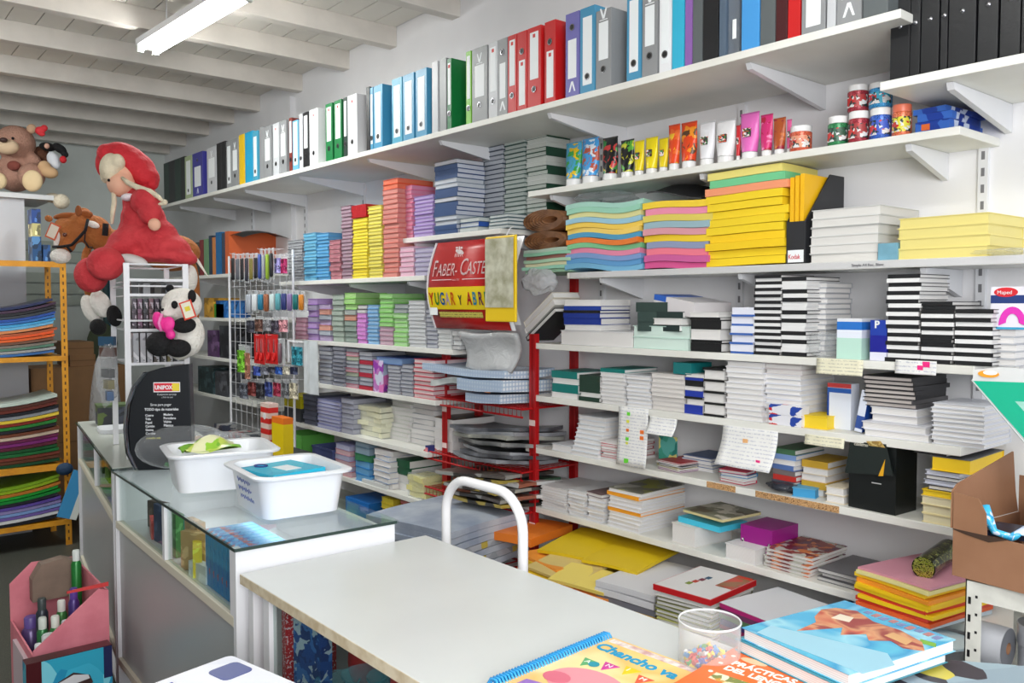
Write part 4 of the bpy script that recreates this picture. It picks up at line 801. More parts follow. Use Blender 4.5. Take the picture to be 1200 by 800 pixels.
books('S6', 905, 932, 526, 8, 'mixed pile left of the black box', 'pack', [(mat((70, 74, 84), .4), PG, '-x', None, 'dark pack'), (mat((80, 84, 96), .4), PG, '-x', None, 'grey pack'), (mat((190, 50, 44), .4), PG, '-x', None, 'red pack'), (mat((120, 110, 110), .4), PG, '-x', None, 'taupe pack'), (mat((90, 120, 180), .4), PG, '-x', None, 'blue pack'), (mat((222, 222, 226)), PG, '+x', None, 'white pack'), (mat((120, 150, 200), .4), PG, '-x', None, 'light blue pack'), (mat((70, 110, 80), .4), PG, '-x', None, 'green pack')], depth=.18, name='packet', cat='packet', off=.05, jr=.12)
books('S6', 938, 968, 540, 5, 'boxed cards pile right beside the black box', 'card pack', [(mat((220, 205, 180)), PG, '+x', None, 'cream pack'), (mat((200, 160, 50)), PG, '-x', None, 'ochre pack'), (mat((226, 210, 200)), PG, '+x', None, 'rose cream pack')], depth=.16, name='packet', cat='packet', off=.07, jr=.08)
books('S6', 968, 990, 571, 2, 'flat cream books under the black box corner', 'cream book', [(mat((226, 214, 190)), PG, '+x')], depth=.10, off=.02)
books('S6', 925, 950, 572, 1, 'lying alone at the chipboard edge', 'blue and white card pack', [(mat((90, 170, 210)), mat((60, 150, 200)), '+x')], depth=.07, name='packet', cat='packet', off=.015, rz=.3)
t = wrapbag((2.52, atX(922, 565, 2.52).y, SH['S6'][1]+.018), (.05, .06, .016), 'dark crumpled film packet at the shelf edge', film('darkfilm', (60, 64, 74), .7, .2, .6))
# black display box with lifted flap
t = thing('display_box', 'black box with folded flap and gold print at the shelf edge', 'box', (2.475, 1.265, SH['S6'][1]), RAD(-3))
BB = mat((20, 24, 24), .35)
MB().box(0, .12, -.075, .075, 0, .20, BB).obj('box_body', t)
MB().prism([(-.075, .12), (.08, .105), (.062, .205), (-.05, .21)], -.016, -.012, mat((30, 38, 36), .4), axis='x').obj('flap', t)
MB().prism([(-.045, .115), (-.03, .113), (-.05, .165)], -.0175, -.0162, mat((230, 170, 30), .5), axis='x').obj('yellow_corner', t)
MB().prism([(-.05, .2), (.0, .2), (.01, .212), (-.035, .218)], -.0185, -.0165, mat((190, 160, 90), .5, kind='art', pal=[(150, 120, 60), (200, 180, 120)], scale=40), axis='x').obj('gold_print', t)
text('cuaderno', .015, (210, 205, 190), frame((-.0168, .05, .195), (0, -1, 0), (0, 0, 1)), 'lettering', t, sx=.8)
MB().box(-.001, 0, -.03, .0, .085, .088, mat((190, 190, 190))).obj('small_print', t)
zz = books('S6', 1078, 1121, 583, 3, 'cream blocks at the base of the yellow banded stack', 'cream book', [(mat((232, 218, 168)), mat((232, 222, 186)), '+x')], depth=.24, off=.0)
zz = books('S6', 1078, 1122, 576, 1, 'in the middle of the stack right of the black box', 'yellow book', [(mat((244, 204, 20), .4), mat((240, 206, 40)), '+x')], depth=.25, base=zz, off=-.002)
zz = books('S6', 1084, 1125, 553, 4, 'grey and dark books above the yellow band', 'grey edged book', [(mat((60, 60, 66)), PG, '+x', None, 'dark covered book'), (mat((190, 194, 210)), mat((206, 208, 220)), '+x')], depth=.24, base=zz, jr=.05)
zz = books('S6', 1088, 1134, 536, 1, 'slanting on the stack behind the cardboard box', 'wide yellow book', [(mat((244, 204, 20), .4), mat((240, 200, 30)), '+x', mat((90, 92, 96)))], depth=.26, base=zz+.003, off=.01, rz=.06)
books('S6', 1076, 1116, 528, 2, 'dark flat covers on top beneath the shelf', 'dark cover book', [(mat((44, 42, 46)), PG, '-x')], depth=.24, base=zz+.001, rz=-.12, off=.01)
# ================================================================== S7
books('S7', 633, 662, 571, 9, 'white booklets at the left end by the red post', 'white booklet', [(mat((220, 220, 222)), PG, '+x')], depth=.24, jr=.06)
books('S7', 664, 685, 575, 7, 'film wrapped white booklets second from the left', 'white booklet', [(mat((216, 218, 222)), PG, '+x')], depth=.24, jr=.1)
books('S7', 687, 706, 578, 7, 'grey topped booklets left of the orange banded stack', 'white booklet', [(mat((214, 216, 222)), PG, '+x')]*6+[(mat((110, 90, 92)), PG, '+x', None, 'dark covered magazine')], depth=.26, jr=.08)
books('S7', 712, 750, 574, 10, 'stack of thick white books with two orange spines', 'white book', [(mat((226, 226, 230)), PG, '+x'), (mat((226, 226, 230)), PG, '+x'), (mat((226, 226, 230)), PG, '+x'), (mat((226, 226, 230)), PG, '+x'), (mat((238, 160, 40), .4), PG, '-x', None, 'orange spined book'), (mat((226, 226, 230)), PG, '+x'), (mat((226, 226, 230)), PG, '+x'), (mat((226, 226, 230)), PG, '+x'), (mat((238, 160, 40), .4), PG, '-x', None, 'orange spined book'), (mat((220, 222, 224)), PG, '+x', mat((140, 140, 90), .4, kind='art', pal=[(110, 110, 100), (150, 150, 60), (170, 170, 165)], scale=10), 'olive covered book')], depth=.27, jr=.04)
zz = books('S7', 785, 815, 616, 1, 'lying beneath the cyan box', 'flat white book', [(mat((224, 220, 214)), PG, '+x')], depth=.2, rz=-.08)
t = boxset('S7', 793, 845, 611, [((70, 195, 226), 1, 'box_body')], 'bright cyan box under the picture book', nm='cyan_box', base=zz+.001, dep=.15, off=.04, rz=-.08)
books('S7', 800, 852, 603, 1, 'on top of the cyan box', 'photo covered book', [(mat((210, 200, 140)), mat((214, 206, 160)), '+x', mat((170, 165, 150), .4, kind='art', pal=[(120, 120, 100), (200, 195, 180), (90, 80, 60)], scale=12))], depth=.2, base=zz+.001+.045, off=.02, rz=-.1, name='picture_book')
books('S7', 848, 884, 640, 1, 'lying at the shelf edge below the purple box', 'flat white book', [(mat((226, 226, 226)), PG, '+x')], depth=.2, off=.0)
ZB = mat((235, 235, 235), .4, kind='bars', pal=[(20, 20, 22)], scale=24)
t = boxset('S7', 868, 905, 618, [((150, 24, 130), 1, 'box_body')], 'purple box with black and white striped ends', nm='striped_box', dep=.16, off=.07, base=SH['S7'][1]+.024)
for s in (-1, 1): MB().box(-.002, .161, s*.052-.004, s*.052+.004, 0, .04, mat((235, 235, 235), .4, kind='speckle', scale=60, pal=[(20, 20, 22), (235, 235, 235), (20, 20, 22)])).obj('striped_end', t)
def spiral(cx, cy, z, sx, sy, tt, n, cov, lb, rz=0, art=None):
    for i in range(n):
        t = thing('spiral_notebook', '%s, %s' % (lb, ordw(i, n)), 'notebook', (cx+R.uniform(-.006, .006), cy+R.uniform(-.006, .006), z), rz+R.uniform(-.05, .05))
        MB().box(-sx/2+.006, sx/2, -sy/2, sy/2, .001, tt-.0025, PG).obj('pages', t)
        MB().box(-sx/2, sx/2, -sy/2, sy/2, tt-.0025, tt-.001, cov).box(-sx/2, sx/2, -sy/2, sy/2, 0, .001, cov).obj('cover', t)
        mb = MB(); m_ = int(sy/.012)
        for k in range(m_): y = -sy/2+.008+k*.012; mb.tube([(sx/2+.004*cos(q*pi/3), y, tt/2+(tt*.6)*sin(q*pi/3)) for q in range(7)], .0009, mat((210, 212, 216), .3, .6), 4, cap=False)
        mb.obj('spiral_wire', t, smooth=True); z += tt
    return z
p = atX(925, 655, 2.50); spiral(2.60, p.y, SH['S7'][1], .22, .17, .013, 5, mat((150, 70, 60), .4, kind='art', pal=[(120, 40, 40), (210, 120, 60), (190, 190, 180), (110, 60, 80)], scale=22), 'floral covered spiral notebook right of the striped box', pi/2*0+RAD(0))
p = atX(992, 672, 2.52); spiral(2.60, p.y, SH['S7'][1], .22, .15, .014, 3, mat((96, 96, 100), .35), 'grey covered spiral notebook left of the pink folders', 0)
# pink folder pile
px = 1.115
cols = [('pale blue', (200, 215, 225)), ('orange', (232, 96, 40)), ('red', (210, 40, 34)), ('yellow', (246, 206, 24)), ('orange', (236, 110, 40)), ('yellow', (246, 206, 24)), ('yellow', (244, 200, 20)), ('orange yellow', (240, 150, 40)), ('yellow', (244, 210, 40)), ('pale yellow', (230, 220, 150)), ('rose pink', (206, 142, 160))]
z = SH['S7'][1]
for i, (cn, c) in enumerate(cols):
    tt = .0115 if i < 10 else .006
    me = wavy_mesh(.30, .235, tt*.92, .003, i*.7, mat(c, .45), k=.6, edge=mat(c if i not in (2, 4) else (214, 60, 40), .5))
    o = bpy.data.objects.new('folder', me); COL.objects.link(o); o.location = (2.47+R.uniform(-.01, .01), 1.10+R.uniform(-.008, .008), z); o.rotation_euler = (0, 0, RAD(-10)+R.uniform(-.05, .05)); z += tt
    tag(o, '%s folder, %s, in the pink topped pile' % (cn, ordw(i, 11)), 'folder', 'pink topped folder pile')
GL = mat((18, 24, 12), .15, .6, kind='speckle', scale=55, pal=[(50, 62, 18), (16, 20, 12), (170, 178, 100), (14, 18, 10), (70, 84, 26)])
t = thing('glitter_roll', 'dark green gold glitter roll lying on the pink folder', 'roll', (2.49, 1.08, z+.031), RAD(8))
MB().tube([(-.11, 0, 0), (.13, 0, 0)], .031, GL, 24).obj('roll_body', t, auto=True)
mb = MB(); mb.T = Matrix.Translation((-.1105, 0, 0)) @ Matrix.Rotation(-pi/2, 4, 'Y'); mb.lathe([(.0001, .0), (.012, .001), (.028, 0)], mat((150, 165, 40), .2, .7, kind='speckle', scale=300, pal=[(210, 210, 110), (60, 70, 20)]), 20); mb.obj('roll_end', t)
# ================================================================== S8: bottom heap
def lay(nm, lb, cat, p, sx, sy, tt, c, rz=0, rx=0, ry=0, m=None, edge=None, amp=.004, k=.6, ph=0, grp=None):
    me = wavy_mesh(sx, sy, tt, amp, ph, m or mat(c, .5), edge=edge, k=k); o = bpy.data.objects.new(nm, me); COL.objects.link(o)
    o.location = p; o.rotation_euler = (rx, ry, rz); return tag(o, lb, cat, grp)
Z8 = SH['S8'][1]
YE = (226, 186, 30)
for i in range(11):
    lay('envelope', 'yellow padded envelope, %s, in the slumped heap under the lowest shelf' % ordw(i, 11), 'envelope', (2.36-.012*i*0+R.uniform(-.02, .02), 2.44+R.uniform(-.03, .03), Z8+.014*i), .36, .26, .011, [YE, (236, 200, 60), (240, 150, 50), (230, 190, 40)][i % 4], rz=R.uniform(-.25, .25), amp=.006, ph=i, grp='slumped yellow envelopes')
for i, (dx, dy, rz, lb) in enumerate([(0, 0, .25, 'broad yellow envelope on top, left one beneath the lowest shelf'), (.02, -.24, .15, 'broad yellow envelope on top, right one beneath the lowest shelf')]):
    lay('envelope', lb, 'envelope', (2.45+dx, 2.45+dy, Z8+.165+.006*i), .34, .25, .012, (222, 190, 24), rz=rz, ry=RAD(-3), amp=.008)
for i in range(5):
    lay('envelope', ['orange envelope fanned out at the heap front, lowest', 'yellow envelope fanned out above the orange one', 'teal edged envelope fanned out in the heap', 'yellow envelope fanned out third at the heap front', 'cream envelope fanned out on top at the heap front'][i], 'envelope', (2.20+.01*i, 2.42-.02*i, Z8+.07+.018*i), .20, .26, .01, [(240, 150, 60), (236, 196, 40), (110, 180, 170), (238, 200, 40), (214, 190, 120)][i], rz=.5-.12*i, ry=RAD(-8), amp=.006, ph=i)
for i in range(6):
    lay('envelope', '%s envelope slipping down toward the counter edge, %s' % (['yellow', 'orange', 'yellow', 'golden', 'orange', 'pale yellow'][i], ordw(i, 6)), 'envelope', (2.19+.006*i, 2.14+.015*i, Z8+.02+.022*i), .16, .24, .012, [(236, 196, 40), (240, 140, 60), (238, 200, 40), (226, 180, 40), (240, 150, 70), (236, 214, 110)][i], rz=.15+R.uniform(-.2, .2), ry=RAD(-6), amp=.006, ph=i)
lay('envelope', 'orange wrapped bundle with clear tape left of the yellow envelopes', 'envelope', (2.42, 2.74, Z8+.15), .3, .2, .035, (240, 130, 40), rz=.2)
for i in range(7):
    lay('paper_sheaf', 'white sheaf, %s, in the pile right of the yellow envelopes' % ordw(i, 7), 'paper', (2.36+R.uniform(-.01, .01), 2.02+R.uniform(-.01, .01), Z8+.024*i), .36, .25, .021, [(240, 150, 70), (232, 190, 70), (226, 226, 230), (238, 196, 80), (120, 120, 130), (226, 226, 230), (222, 222, 226)][i], rz=.12, amp=.003, ph=i, grp='white sheaf pile')
z = Z8
for i in range(14):
    c = [(120, 120, 70), (150, 150, 70), (90, 100, 60), (140, 140, 90), (110, 110, 80), (160, 160, 90), (60, 90, 60), (200, 200, 120), (226, 226, 220)][i % 8 if i < 13 else 8]
    pool('magazine', 'magazine', book_mesh(.27, .21, .014, '+x', mat(c, .4), PG), (2.31, 1.75, z), (0, 0, .1+R.uniform(-.06, .06)), 'olive toned magazine, %s, beneath the red puzzle book' % ordw(i, 14), 'olive magazine pile'); z += .0145
t = thing('puzzle_book', 'red white book with small cubes printed on its cover', 'book', (2.31, 1.75, z), .08)
MB().box(-.14, .14, -.11, .11, .001, .02, mat((200, 30, 36), .35)).obj('cover_board', t); MB().box(-.137, .137, -.107, .107, .0201, .021, mat((226, 224, 224), .4)).obj('cover_art', t)
MB().box(-.01, .137, -.107, -.045, .0211, .0218, mat((180, 70, 40), .4, kind='art', pal=[(60, 90, 50), (200, 60, 40), (150, 100, 60)], scale=16)).obj('printed_corner', t)
for k, c in enumerate([(120, 140, 40), (190, 60, 40), (120, 40, 60), (40, 80, 110)]): MB().box(-.05+.03*k-.012, -.05+.03*k+.012, .03-.012*k*.5-.008, .03-.012*k*.5+.008, .0211, .0225, mat(c)).obj('printed_cube', t)
z = Z8
for i in range(13):
    c = [(60, 110, 80), (150, 40, 90), (60, 50, 110), (90, 130, 90), (120, 60, 100), (50, 90, 70), (70, 40, 90), (190, 40, 120)][i % 7 if i < 12 else 7]
    pool('magazine', 'magazine', book_mesh(.27, .20, .016, '-x', mat(c, .4), PG, mat((222, 224, 230), .35) if i == 12 else None), (2.33, 1.50, z), (0, 0, -.12+R.uniform(-.08, .08)), 'folder, %s, in the pile with white and magenta top' % ordw(i, 13), 'white and magenta topped pile'); z += .0165
z = Z8
for i in range(15):
    c = [(60, 80, 110), (160, 150, 60), (90, 140, 60), (190, 190, 180), (60, 60, 70), (150, 70, 60), (80, 120, 150), (110, 150, 60), (190, 110, 60), (40, 56, 84)][i % 9 if i < 14 else 9]
    pool('magazine', 'magazine', book_mesh(.26, .21, .0145, '-x', mat(c, .4), PG), (2.36, 1.235, z), (0, 0, -.02+R.uniform(-.06, .06)), 'magazine, %s, in the pile topped by the dark blue one' % ordw(i, 15), 'dark blue topped magazine pile'); z += .015
t = thing('magazine', 'dark blue magazine lettered husar on top of its pile', 'magazine', (2.36, 1.235, z), -.02)
MB().box(-.13, .13, -.105, .105, 0, .006, mat((44, 58, 86), .35, kind='art', pal=[(40, 56, 84), (90, 120, 160), (50, 70, 100)], scale=6)).obj('cover', t)
text('húsar', .07, (214, 220, 228), frame((-.115, .095, .0062), (.0, -1, 0), (1, 0, 0)), 'title', t)
lay('booklet', 'white pamphlet with blue lower edge sagging under the pink folders', 'booklet', (2.36, 1.03, SH['S7'][1]-.028), .2, .26, .006, (200, 222, 230), rz=-.15, ry=RAD(12), amp=.01)
for i in range(4): pool('magazine', 'magazine', book_mesh(.28, .2, .02, '+x', mat([(190, 190, 190), (120, 150, 160), (200, 205, 205), (90, 120, 130)][i], .4), PG), (2.4, .98, Z8+.0205*i), (0, 0, .05*i), 'grey toned magazine, %s, right of the dark blue topped pile' % ordw(i, 4), 'grey magazine pile')
# ================================================================== LEFT SHELVES: NOTEBOOK STACKS
def nb(c, page=None, sp='-x', wd=None, speck=None):
    m = mat(c, .35, kind='speckle', scale=150, pal=speck) if speck else mat(c, .45)
    pg = mat(page, .6, kind='pages', scale=75, pal=[tuple(int(x*.72+y*.18) for x, y in zip(page, c))]) if page else PG
    if sp == '-x' and wd not in ('blue spined notebook', 'red spined notebook') and page: sp = '+x'
    return (m, pg, sp, None, wd) if wd else (m, pg, sp)
S_ = stack
SPK = [(150, 150, 160), (220, 220, 225)]
# stacks above the banner
S_('U', 466, 482, 218, 12, 'pink notebooks standing left on the short shelf', 'pink notebook', [nb((226, 120, 150), (224, 150, 178))], depth=.2)
S_('U', 484, 506, 229, 11, 'lilac notebooks on the short shelf beside the pink ones', 'lilac notebook', [nb((150, 120, 190), (186, 166, 212))], depth=.2)
BD = [nb((46, 74, 120), (214, 216, 226), '-x', 'blue spined notebook')]
S_('U', 508, 534, 188, 16, 'left stack of the dark lined group', 'blue spined notebook', BD*2+[nb((120, 134, 150), (206, 210, 218))]*2+BD*3+[nb((30, 50, 60), (220, 220, 228))], depth=.17)
S_('U', 563, 588, 172, 19, 'dark lined notebooks second in the white group', 'dark lined notebook', [nb((60, 74, 92), (200, 204, 212), '+x')], depth=.15, off=.19)
S_('U', 590, 614, 164, 21, 'grey green lined notebooks third in the white group', 'green lined notebook', [nb((50, 84, 76), (196, 204, 200), '+x')], depth=.15, off=.192)
GS = [nb((30, 70, 52), (206, 212, 206), '-y'), nb((30, 70, 52), (206, 212, 206), '-y'), nb((206, 210, 206), (206, 212, 206), '+x'), nb((206, 210, 206), (206, 212, 206), '+x')]
S_('U', 616, 640, 157, 21, 'green spined notebooks beside the paint bottle', 'green spined notebook', GS, depth=.145, off=.197, jr=.005)
S_('U', 572, 594, 251, 4, 'low notebooks at the short shelf end', 'grey lined notebook', [nb((60, 90, 100), (214, 218, 216), '+x')], depth=.16)
S_('U', 538, 560, 255, 3, 'low notebooks with a blue one in the shelf middle', 'white lined notebook', [nb((60, 90, 100), (214, 218, 216), '+x'), nb((40, 80, 160), (214, 218, 216), '-y', 'blue spined notebook')], depth=.1, off=.01)
# shelf La
S_('La', 336, 353, 281, 14, 'speckled grey notebooks at the left shelf end', 'speckled grey notebook', [nb((96, 100, 106), (170, 172, 176), '-x', None, SPK)], depth=.2)
S_('La', 355, 369, 273, 14, 'light blue notebooks, left of two blue stacks', 'light blue notebook', [nb((84, 164, 206), (120, 184, 212))], depth=.22)
S_('La', 370, 384, 273, 14, 'sky blue notebooks, right of two blue stacks', 'sky blue notebook', [nb((70, 150, 206), (106, 172, 212))], depth=.22)
S_('La', 385, 398, 281, 9, 'red speckled notebooks beside the blue stacks', 'red speckled notebook', [nb((150, 60, 80), (180, 120, 130), '-x', None, [(190, 130, 140), (214, 190, 190)])], depth=.22)
S_('La', 399, 411, 241, 20, 'mauve notebooks left of the yellow ones', 'mauve notebook', [nb((130, 96, 112), (176, 150, 164))], depth=.22)
S_('La', 412, 429, 256, 18, 'yellow notebooks, left of two yellow stacks', 'yellow notebook', [nb((236, 214, 40), (234, 216, 80))], depth=.22)
zz = atX(420, 255, 2.39).z
X = 2.39; a = atX(411, 240, X).y; b = atX(429, 240, X).y
for k in range(7):
    ww = (a-b)/7.2
    tag(MB().box(0, .2, -ww/2+.0006, ww/2-.0006, 0, .068, mat((178, 26, 34), .4)).obj('notebook', loc=(X, b+ww*(k+.6), zz+.001)), 'red notebook standing upright on the yellow stack, %s from the right' % ['first', 'second', 'third', 'fourth', 'fifth', 'sixth', 'seventh'][k], 'notebook', 'upright red notebooks')
S_('La', 430.5, 446, 241, 20, 'pale yellow notebooks, right of two yellow stacks', 'pale yellow notebook', [nb((226, 212, 80), (226, 214, 110))], depth=.22)
S_('La', 447.5, 465, 210, 20, 'salmon notebooks in the tallest stack left of the banner', 'salmon notebook', [nb((206, 110, 100), (216, 144, 134))]*18+[nb((232, 90, 50), (226, 120, 90), '-x', 'orange notebook')]*2, depth=.22)
S_('La', 467, 483, 289, 6, 'rose notebooks under the short shelf', 'rose notebook', [nb((222, 160, 186), (226, 190, 206))], depth=.22)
S_('La', 485, 508, 290, 6, 'stack under the short shelf by banner', 'lilac grey notebook', [nb((150, 140, 176), (190, 184, 206))], depth=.22)
# shelf Lb
S_('Lb', 345, 357, 372, 5, 'rose packs at the left end below the yellow stacks', 'rose notebook', [nb((176, 120, 140), (200, 160, 176))], depth=.2)
S_('Lb', 359, 371, 350, 7, 'purple wrapped notebooks near the left shelf end', 'purple notebook', [nb((150, 90, 190), (190, 160, 210)), nb((130, 110, 160), (180, 170, 196))], depth=.2, jr=.12)
S_('Lb', 373, 386, 356, 7, 'violet and salmon packs beside the purple ones', 'violet notebook', [nb((140, 110, 170), (186, 170, 200)), nb((120, 126, 140), (180, 186, 196)), nb((214, 140, 120), (214, 160, 146), '-x', 'salmon notebook')], depth=.2, jr=.08)
S_('Lb', 388, 401, 345, 9, 'grey green notebooks left of the green wrapped pack', 'grey green notebook', [nb((120, 136, 124), (170, 182, 172))], depth=.2)
S_('Lb', 402.5, 416, 343, 9, 'dark green notebooks under a lime wrapped one', 'dark green notebook', [nb((80, 100, 92), (150, 164, 156))]*4+[nb((190, 110, 90), (200, 150, 130), '-x', 'salmon notebook'), nb((110, 124, 120), (170, 176, 172))]+[nb((130, 196, 90), (170, 210, 140), '-x', 'lime notebook')]*3, depth=.2)
S_('Lb', 417.5, 428, 357, 9, 'magenta dotted notebooks under a striped pack', 'magenta dotted notebook', [nb((190, 60, 190), (214, 150, 214), '-x', None, [(226, 190, 226), (190, 60, 190)])]*7+[nb((26, 26, 28), (226, 226, 226), '-x', 'black striped notebook')]*2, depth=.2)
S_('Lb', 429.5, 442, 357, 10, 'sky blue notebooks in the lower green shelf', 'sky blue notebook', [nb((100, 160, 210), (150, 186, 216))], depth=.2)
S_('Lb', 443.5, 459, 344, 11, 'bright green notebooks with mauve ones below', 'green notebook', [nb((176, 136, 156), (196, 170, 184), '-x', 'mauve notebook')]*4+[nb((126, 200, 96), (160, 206, 140))]*7, depth=.2)
S_('Lb', 460.5, 476, 356, 9, 'light green notebooks right of the bright green ones', 'light green notebook', [nb((140, 206, 110), (176, 214, 160))]*7+[nb((96, 110, 112), (170, 176, 176), '-x', 'grey notebook')]*2, depth=.2)
S_('Lb', 477.5, 497, 352, 12, 'white grey notebooks left of the banner foot', 'white grey notebook', [nb((196, 198, 202), (206, 208, 210), '+x')], depth=.2)
S_('Lb', 498.5, 511, 362, 9, 'grey lined notebooks behind the banner edge', 'grey notebook', [nb((120, 124, 140), (190, 192, 200), '+x')], depth=.2)
S_('Lb', 512.5, 528, 386, 5, 'pale notebooks right under the banner', 'pale notebook', [nb((206, 208, 208), (216, 218, 218), '+x')], depth=.2)
S_('Lb', 529.5, 539, 388, 4, 'black and white patterned notebooks under the banner', 'patterned notebook', [nb((40, 42, 46), (214, 214, 214), '-x', None, [(120, 120, 124), (40, 42, 46)]), nb((206, 208, 208), (216, 218, 218), '+x')], depth=.2)
# shelf Lc
GR1 = [nb((90, 94, 110), (176, 178, 190))]
S_('Lc', 373, 387, 406, 9, 'grey blue notebooks beside the white hanging paper', 'grey blue notebook', GR1+[nb((120, 124, 134), (186, 188, 194))], depth=.22, jr=.05)
S_('Lc', 389, 402, 406, 10, 'slate notebooks second from the left, second shelf', 'slate notebook', GR1, depth=.22)
S_('Lc', 404, 418, 408, 10, 'mixed notebooks with rose and olive ones between', 'slate notebook', [nb((200, 110, 130), (190, 160, 170), '-x', 'rose notebook'), nb((94, 98, 112), (170, 176, 184)), nb((110, 116, 124), (176, 180, 186)), nb((140, 150, 120), (180, 186, 170), '-x', 'olive notebook')], depth=.22)
S_('Lc', 420, 435, 412, 9, 'notebooks with red spines left of the magenta magazine', 'grey notebook', [nb((170, 40, 60), (180, 150, 160), '-x', 'red spined notebook'), nb((90, 94, 110), (176, 178, 190)), nb((110, 112, 124), (180, 182, 190))], depth=.22)
tag(MB().box(0, .20, -.006, .006, 0, .17, mat((190, 120, 190), .4, kind='art', pal=[(214, 190, 226), (150, 60, 170), (226, 120, 190), (190, 200, 226)], scale=10)).box(-.002, 0, -.05, .05, 0, .17, mat((190, 120, 190), .4, kind='art', pal=[(214, 190, 226), (150, 60, 170), (226, 120, 190), (206, 210, 230)], scale=14)).obj('magazine', loc=(2.378, atX(444, 440, 2.38).y, SH['Lc'][1])), 'pink and purple magazine standing against the grey notebooks', 'magazine')
S_('Lc', 453, 467, 428, 8, 'grey notebooks right of the magenta magazine', 'grey notebook', [nb((130, 132, 146), (186, 188, 196))], depth=.22)
S_('Lc', 468.5, 482, 427, 8, 'grey notebooks touching the red spiral ones', 'grey notebook', [nb((110, 114, 128), (186, 188, 196))], depth=.22)
S_('Lc', 484, 508, 421, 9, 'red edged stack by the red post', 'white notebook with red edge', [nb((196, 60, 80), (226, 214, 214))], depth=.24)
S_('Lc', 440, 470, 419, 1, 'lying flat on top of the grey notebooks', 'blue book with black spine', [nb((84, 110, 170), (120, 150, 190))], depth=.2, base=atX(455, 427, 2.39).z+.002)
# shelf Ld
t = boxset('Ld', 333, 352, 463, [((52, 56, 60), 1.1, 'dark_half'), ((176, 166, 20), 1, 'olive_half')], 'olive yellow wrapped box left of the dark stack', dep=.2)
S_('Ld', 354, 369, 463, 6, 'dark slate wrapped notebooks beside the olive box', 'dark slate notebook', [nb((62, 66, 80), (80, 84, 100))], depth=.24)
S_('Ld', 371, 397, 469, 8, 'lilac blue notebooks in the wide low stack', 'lilac blue notebook', [nb((126, 130, 176), (186, 188, 214), '+x')], depth=.22)
S_('Ld', 399, 413, 467, 7, 'grey notebooks right of the lilac stack', 'grey notebook', [nb((130, 132, 150), (180, 182, 196), '+x')], depth=.22)
def wadpack(sh, a, b, y, lb, c, nm='wrapped_pack', cat='pack', dep=.18, off=.06, n=6):
    X = SH[sh][0]+off; yl = atX(a, y, X).y; yr = atX(b, y, X).y; H = atX((a+b)/2, y, X).z-SH[sh][1]
    t = thing(nm, lb, cat, (X+dep/2, (yl+yr)/2, SH[sh][1]))
    for j in range(n):
        me = wavy_mesh(dep, (yl-yr)*.9, H/n*.86, .004, j*1.3, mat(c, .5), k=1.2); o = bpy.data.objects.new('inner_packet', me); COL.objects.link(o); o.parent = t; o.location = (R.uniform(-.01, .01), R.uniform(-.008, .008), H/n*j*.95); o.rotation_euler = (0, 0, R.uniform(-.12, .12))
    mb = MB(); mb.rbox(-dep/2-.004, dep/2+.004, -(yl-yr)/2, (yl-yr)/2, .0, H, .02, CLEAR); mb.obj('clear_wrap', t); return t
wadpack('Ld', 415, 450, 474, 'cream packets wrapped in clear film on the wide shelf', (222, 220, 190))
books('Ld', 452, 478, 468, 10, 'fanned white booklets on the wide shelf', 'white booklet', [(mat((214, 216, 210)), PG, '+x')], depth=.26, jr=.1, shift=.004, name='book', off=.10)
books('Ld', 480, 506, 474, 8, 'white booklets touching the red spiral book', 'white booklet', [(mat((218, 218, 216)), PG, '+x'), (mat((170, 172, 180)), PG, '+x')], depth=.26, jr=.1, shift=.003, name='book', off=.11)
books('Ld', 508, 530, 490, 3, 'thick stack behind the red post', 'thick white book', [(mat((222, 220, 220)), PG, '+x')]*2+[(mat((222, 220, 220)), PG, '+x', mat((70, 50, 40), .3, kind='art', pal=[(40, 30, 28), (130, 100, 50), (80, 40, 36)], scale=14), 'dark photo covered book')], depth=.26, off=.09, name='book')
books('Ld', 484, 512, 464, 2, 'red edged books lying over the white booklets', 'green topped red book', [(mat((190, 40, 50), .4), PG, '-x', mat((40, 70, 56), .4))], depth=.22, name='book', base=atX(496, 473, 2.41).z+.003, rz=.15, off=.06)
tag(MB().box(0, .04, -.012, .012, 0, .03, mat((50, 60, 120), .4)).box(-.002, .0, -.01, .01, .0, .02, mat((226, 130, 140), .4)).obj('tape_dispenser', loc=(2.39, atX(500, 515, 2.39).y, SH['Ld'][1])), 'tiny navy and pink gadget at the end of the wide shelf', 'gadget')
# shelf Le
def crate(sh, a, b, y, c, lb, dep=.22, off=.01, m=None):
    X = SH[sh][0]+off; yl = atX(a, y, X).y; yr = atX(b, y, X).y; H = atX((a+b)/2, y, X).z-SH[sh][1]; w = (yl-yr)/2
    t = thing('plastic_box', lb, 'box', (X, (yl+yr)/2, SH[sh][1])); mm = m or mat(c, .3)
    MB().box(0, .003, -w, w, 0, H, mm).box(dep-.003, dep, -w, w, 0, H, mm).box(.003, dep-.003, -w, -w+.003, 0, H, mm).box(.003, dep-.003, w-.003, w, 0, H, mm).box(.003, dep-.003, -w+.003, w-.003, 0, .003, mm).obj('box_walls', t)
    MB().box(-.003, .0, -w-.003, w+.003, H-.012, H, mm).box(0, dep, -w-.003, -w, H-.012, H, mm).obj('rim', t); return t
crate('Le', 334, 354, 508, (120, 190, 90), 'open green plastic box left of the tub', m=film('green_plastic', (110, 190, 90), .85, .2))
crate('Le', 366, 390, 524, (90, 100, 140), 'open grey blue plastic box behind the near tub', m=film('slate_plastic', (90, 100, 150), .85, .2))
S_('Le', 392, 409, 521, 6, 'pinkish packs beside the grey blue box', 'pinkish pack', [nb((200, 120, 130), (220, 190, 196)), nb((150, 150, 190), (190, 190, 214), '-x', 'lilac pack')], depth=.2, jr=.08)
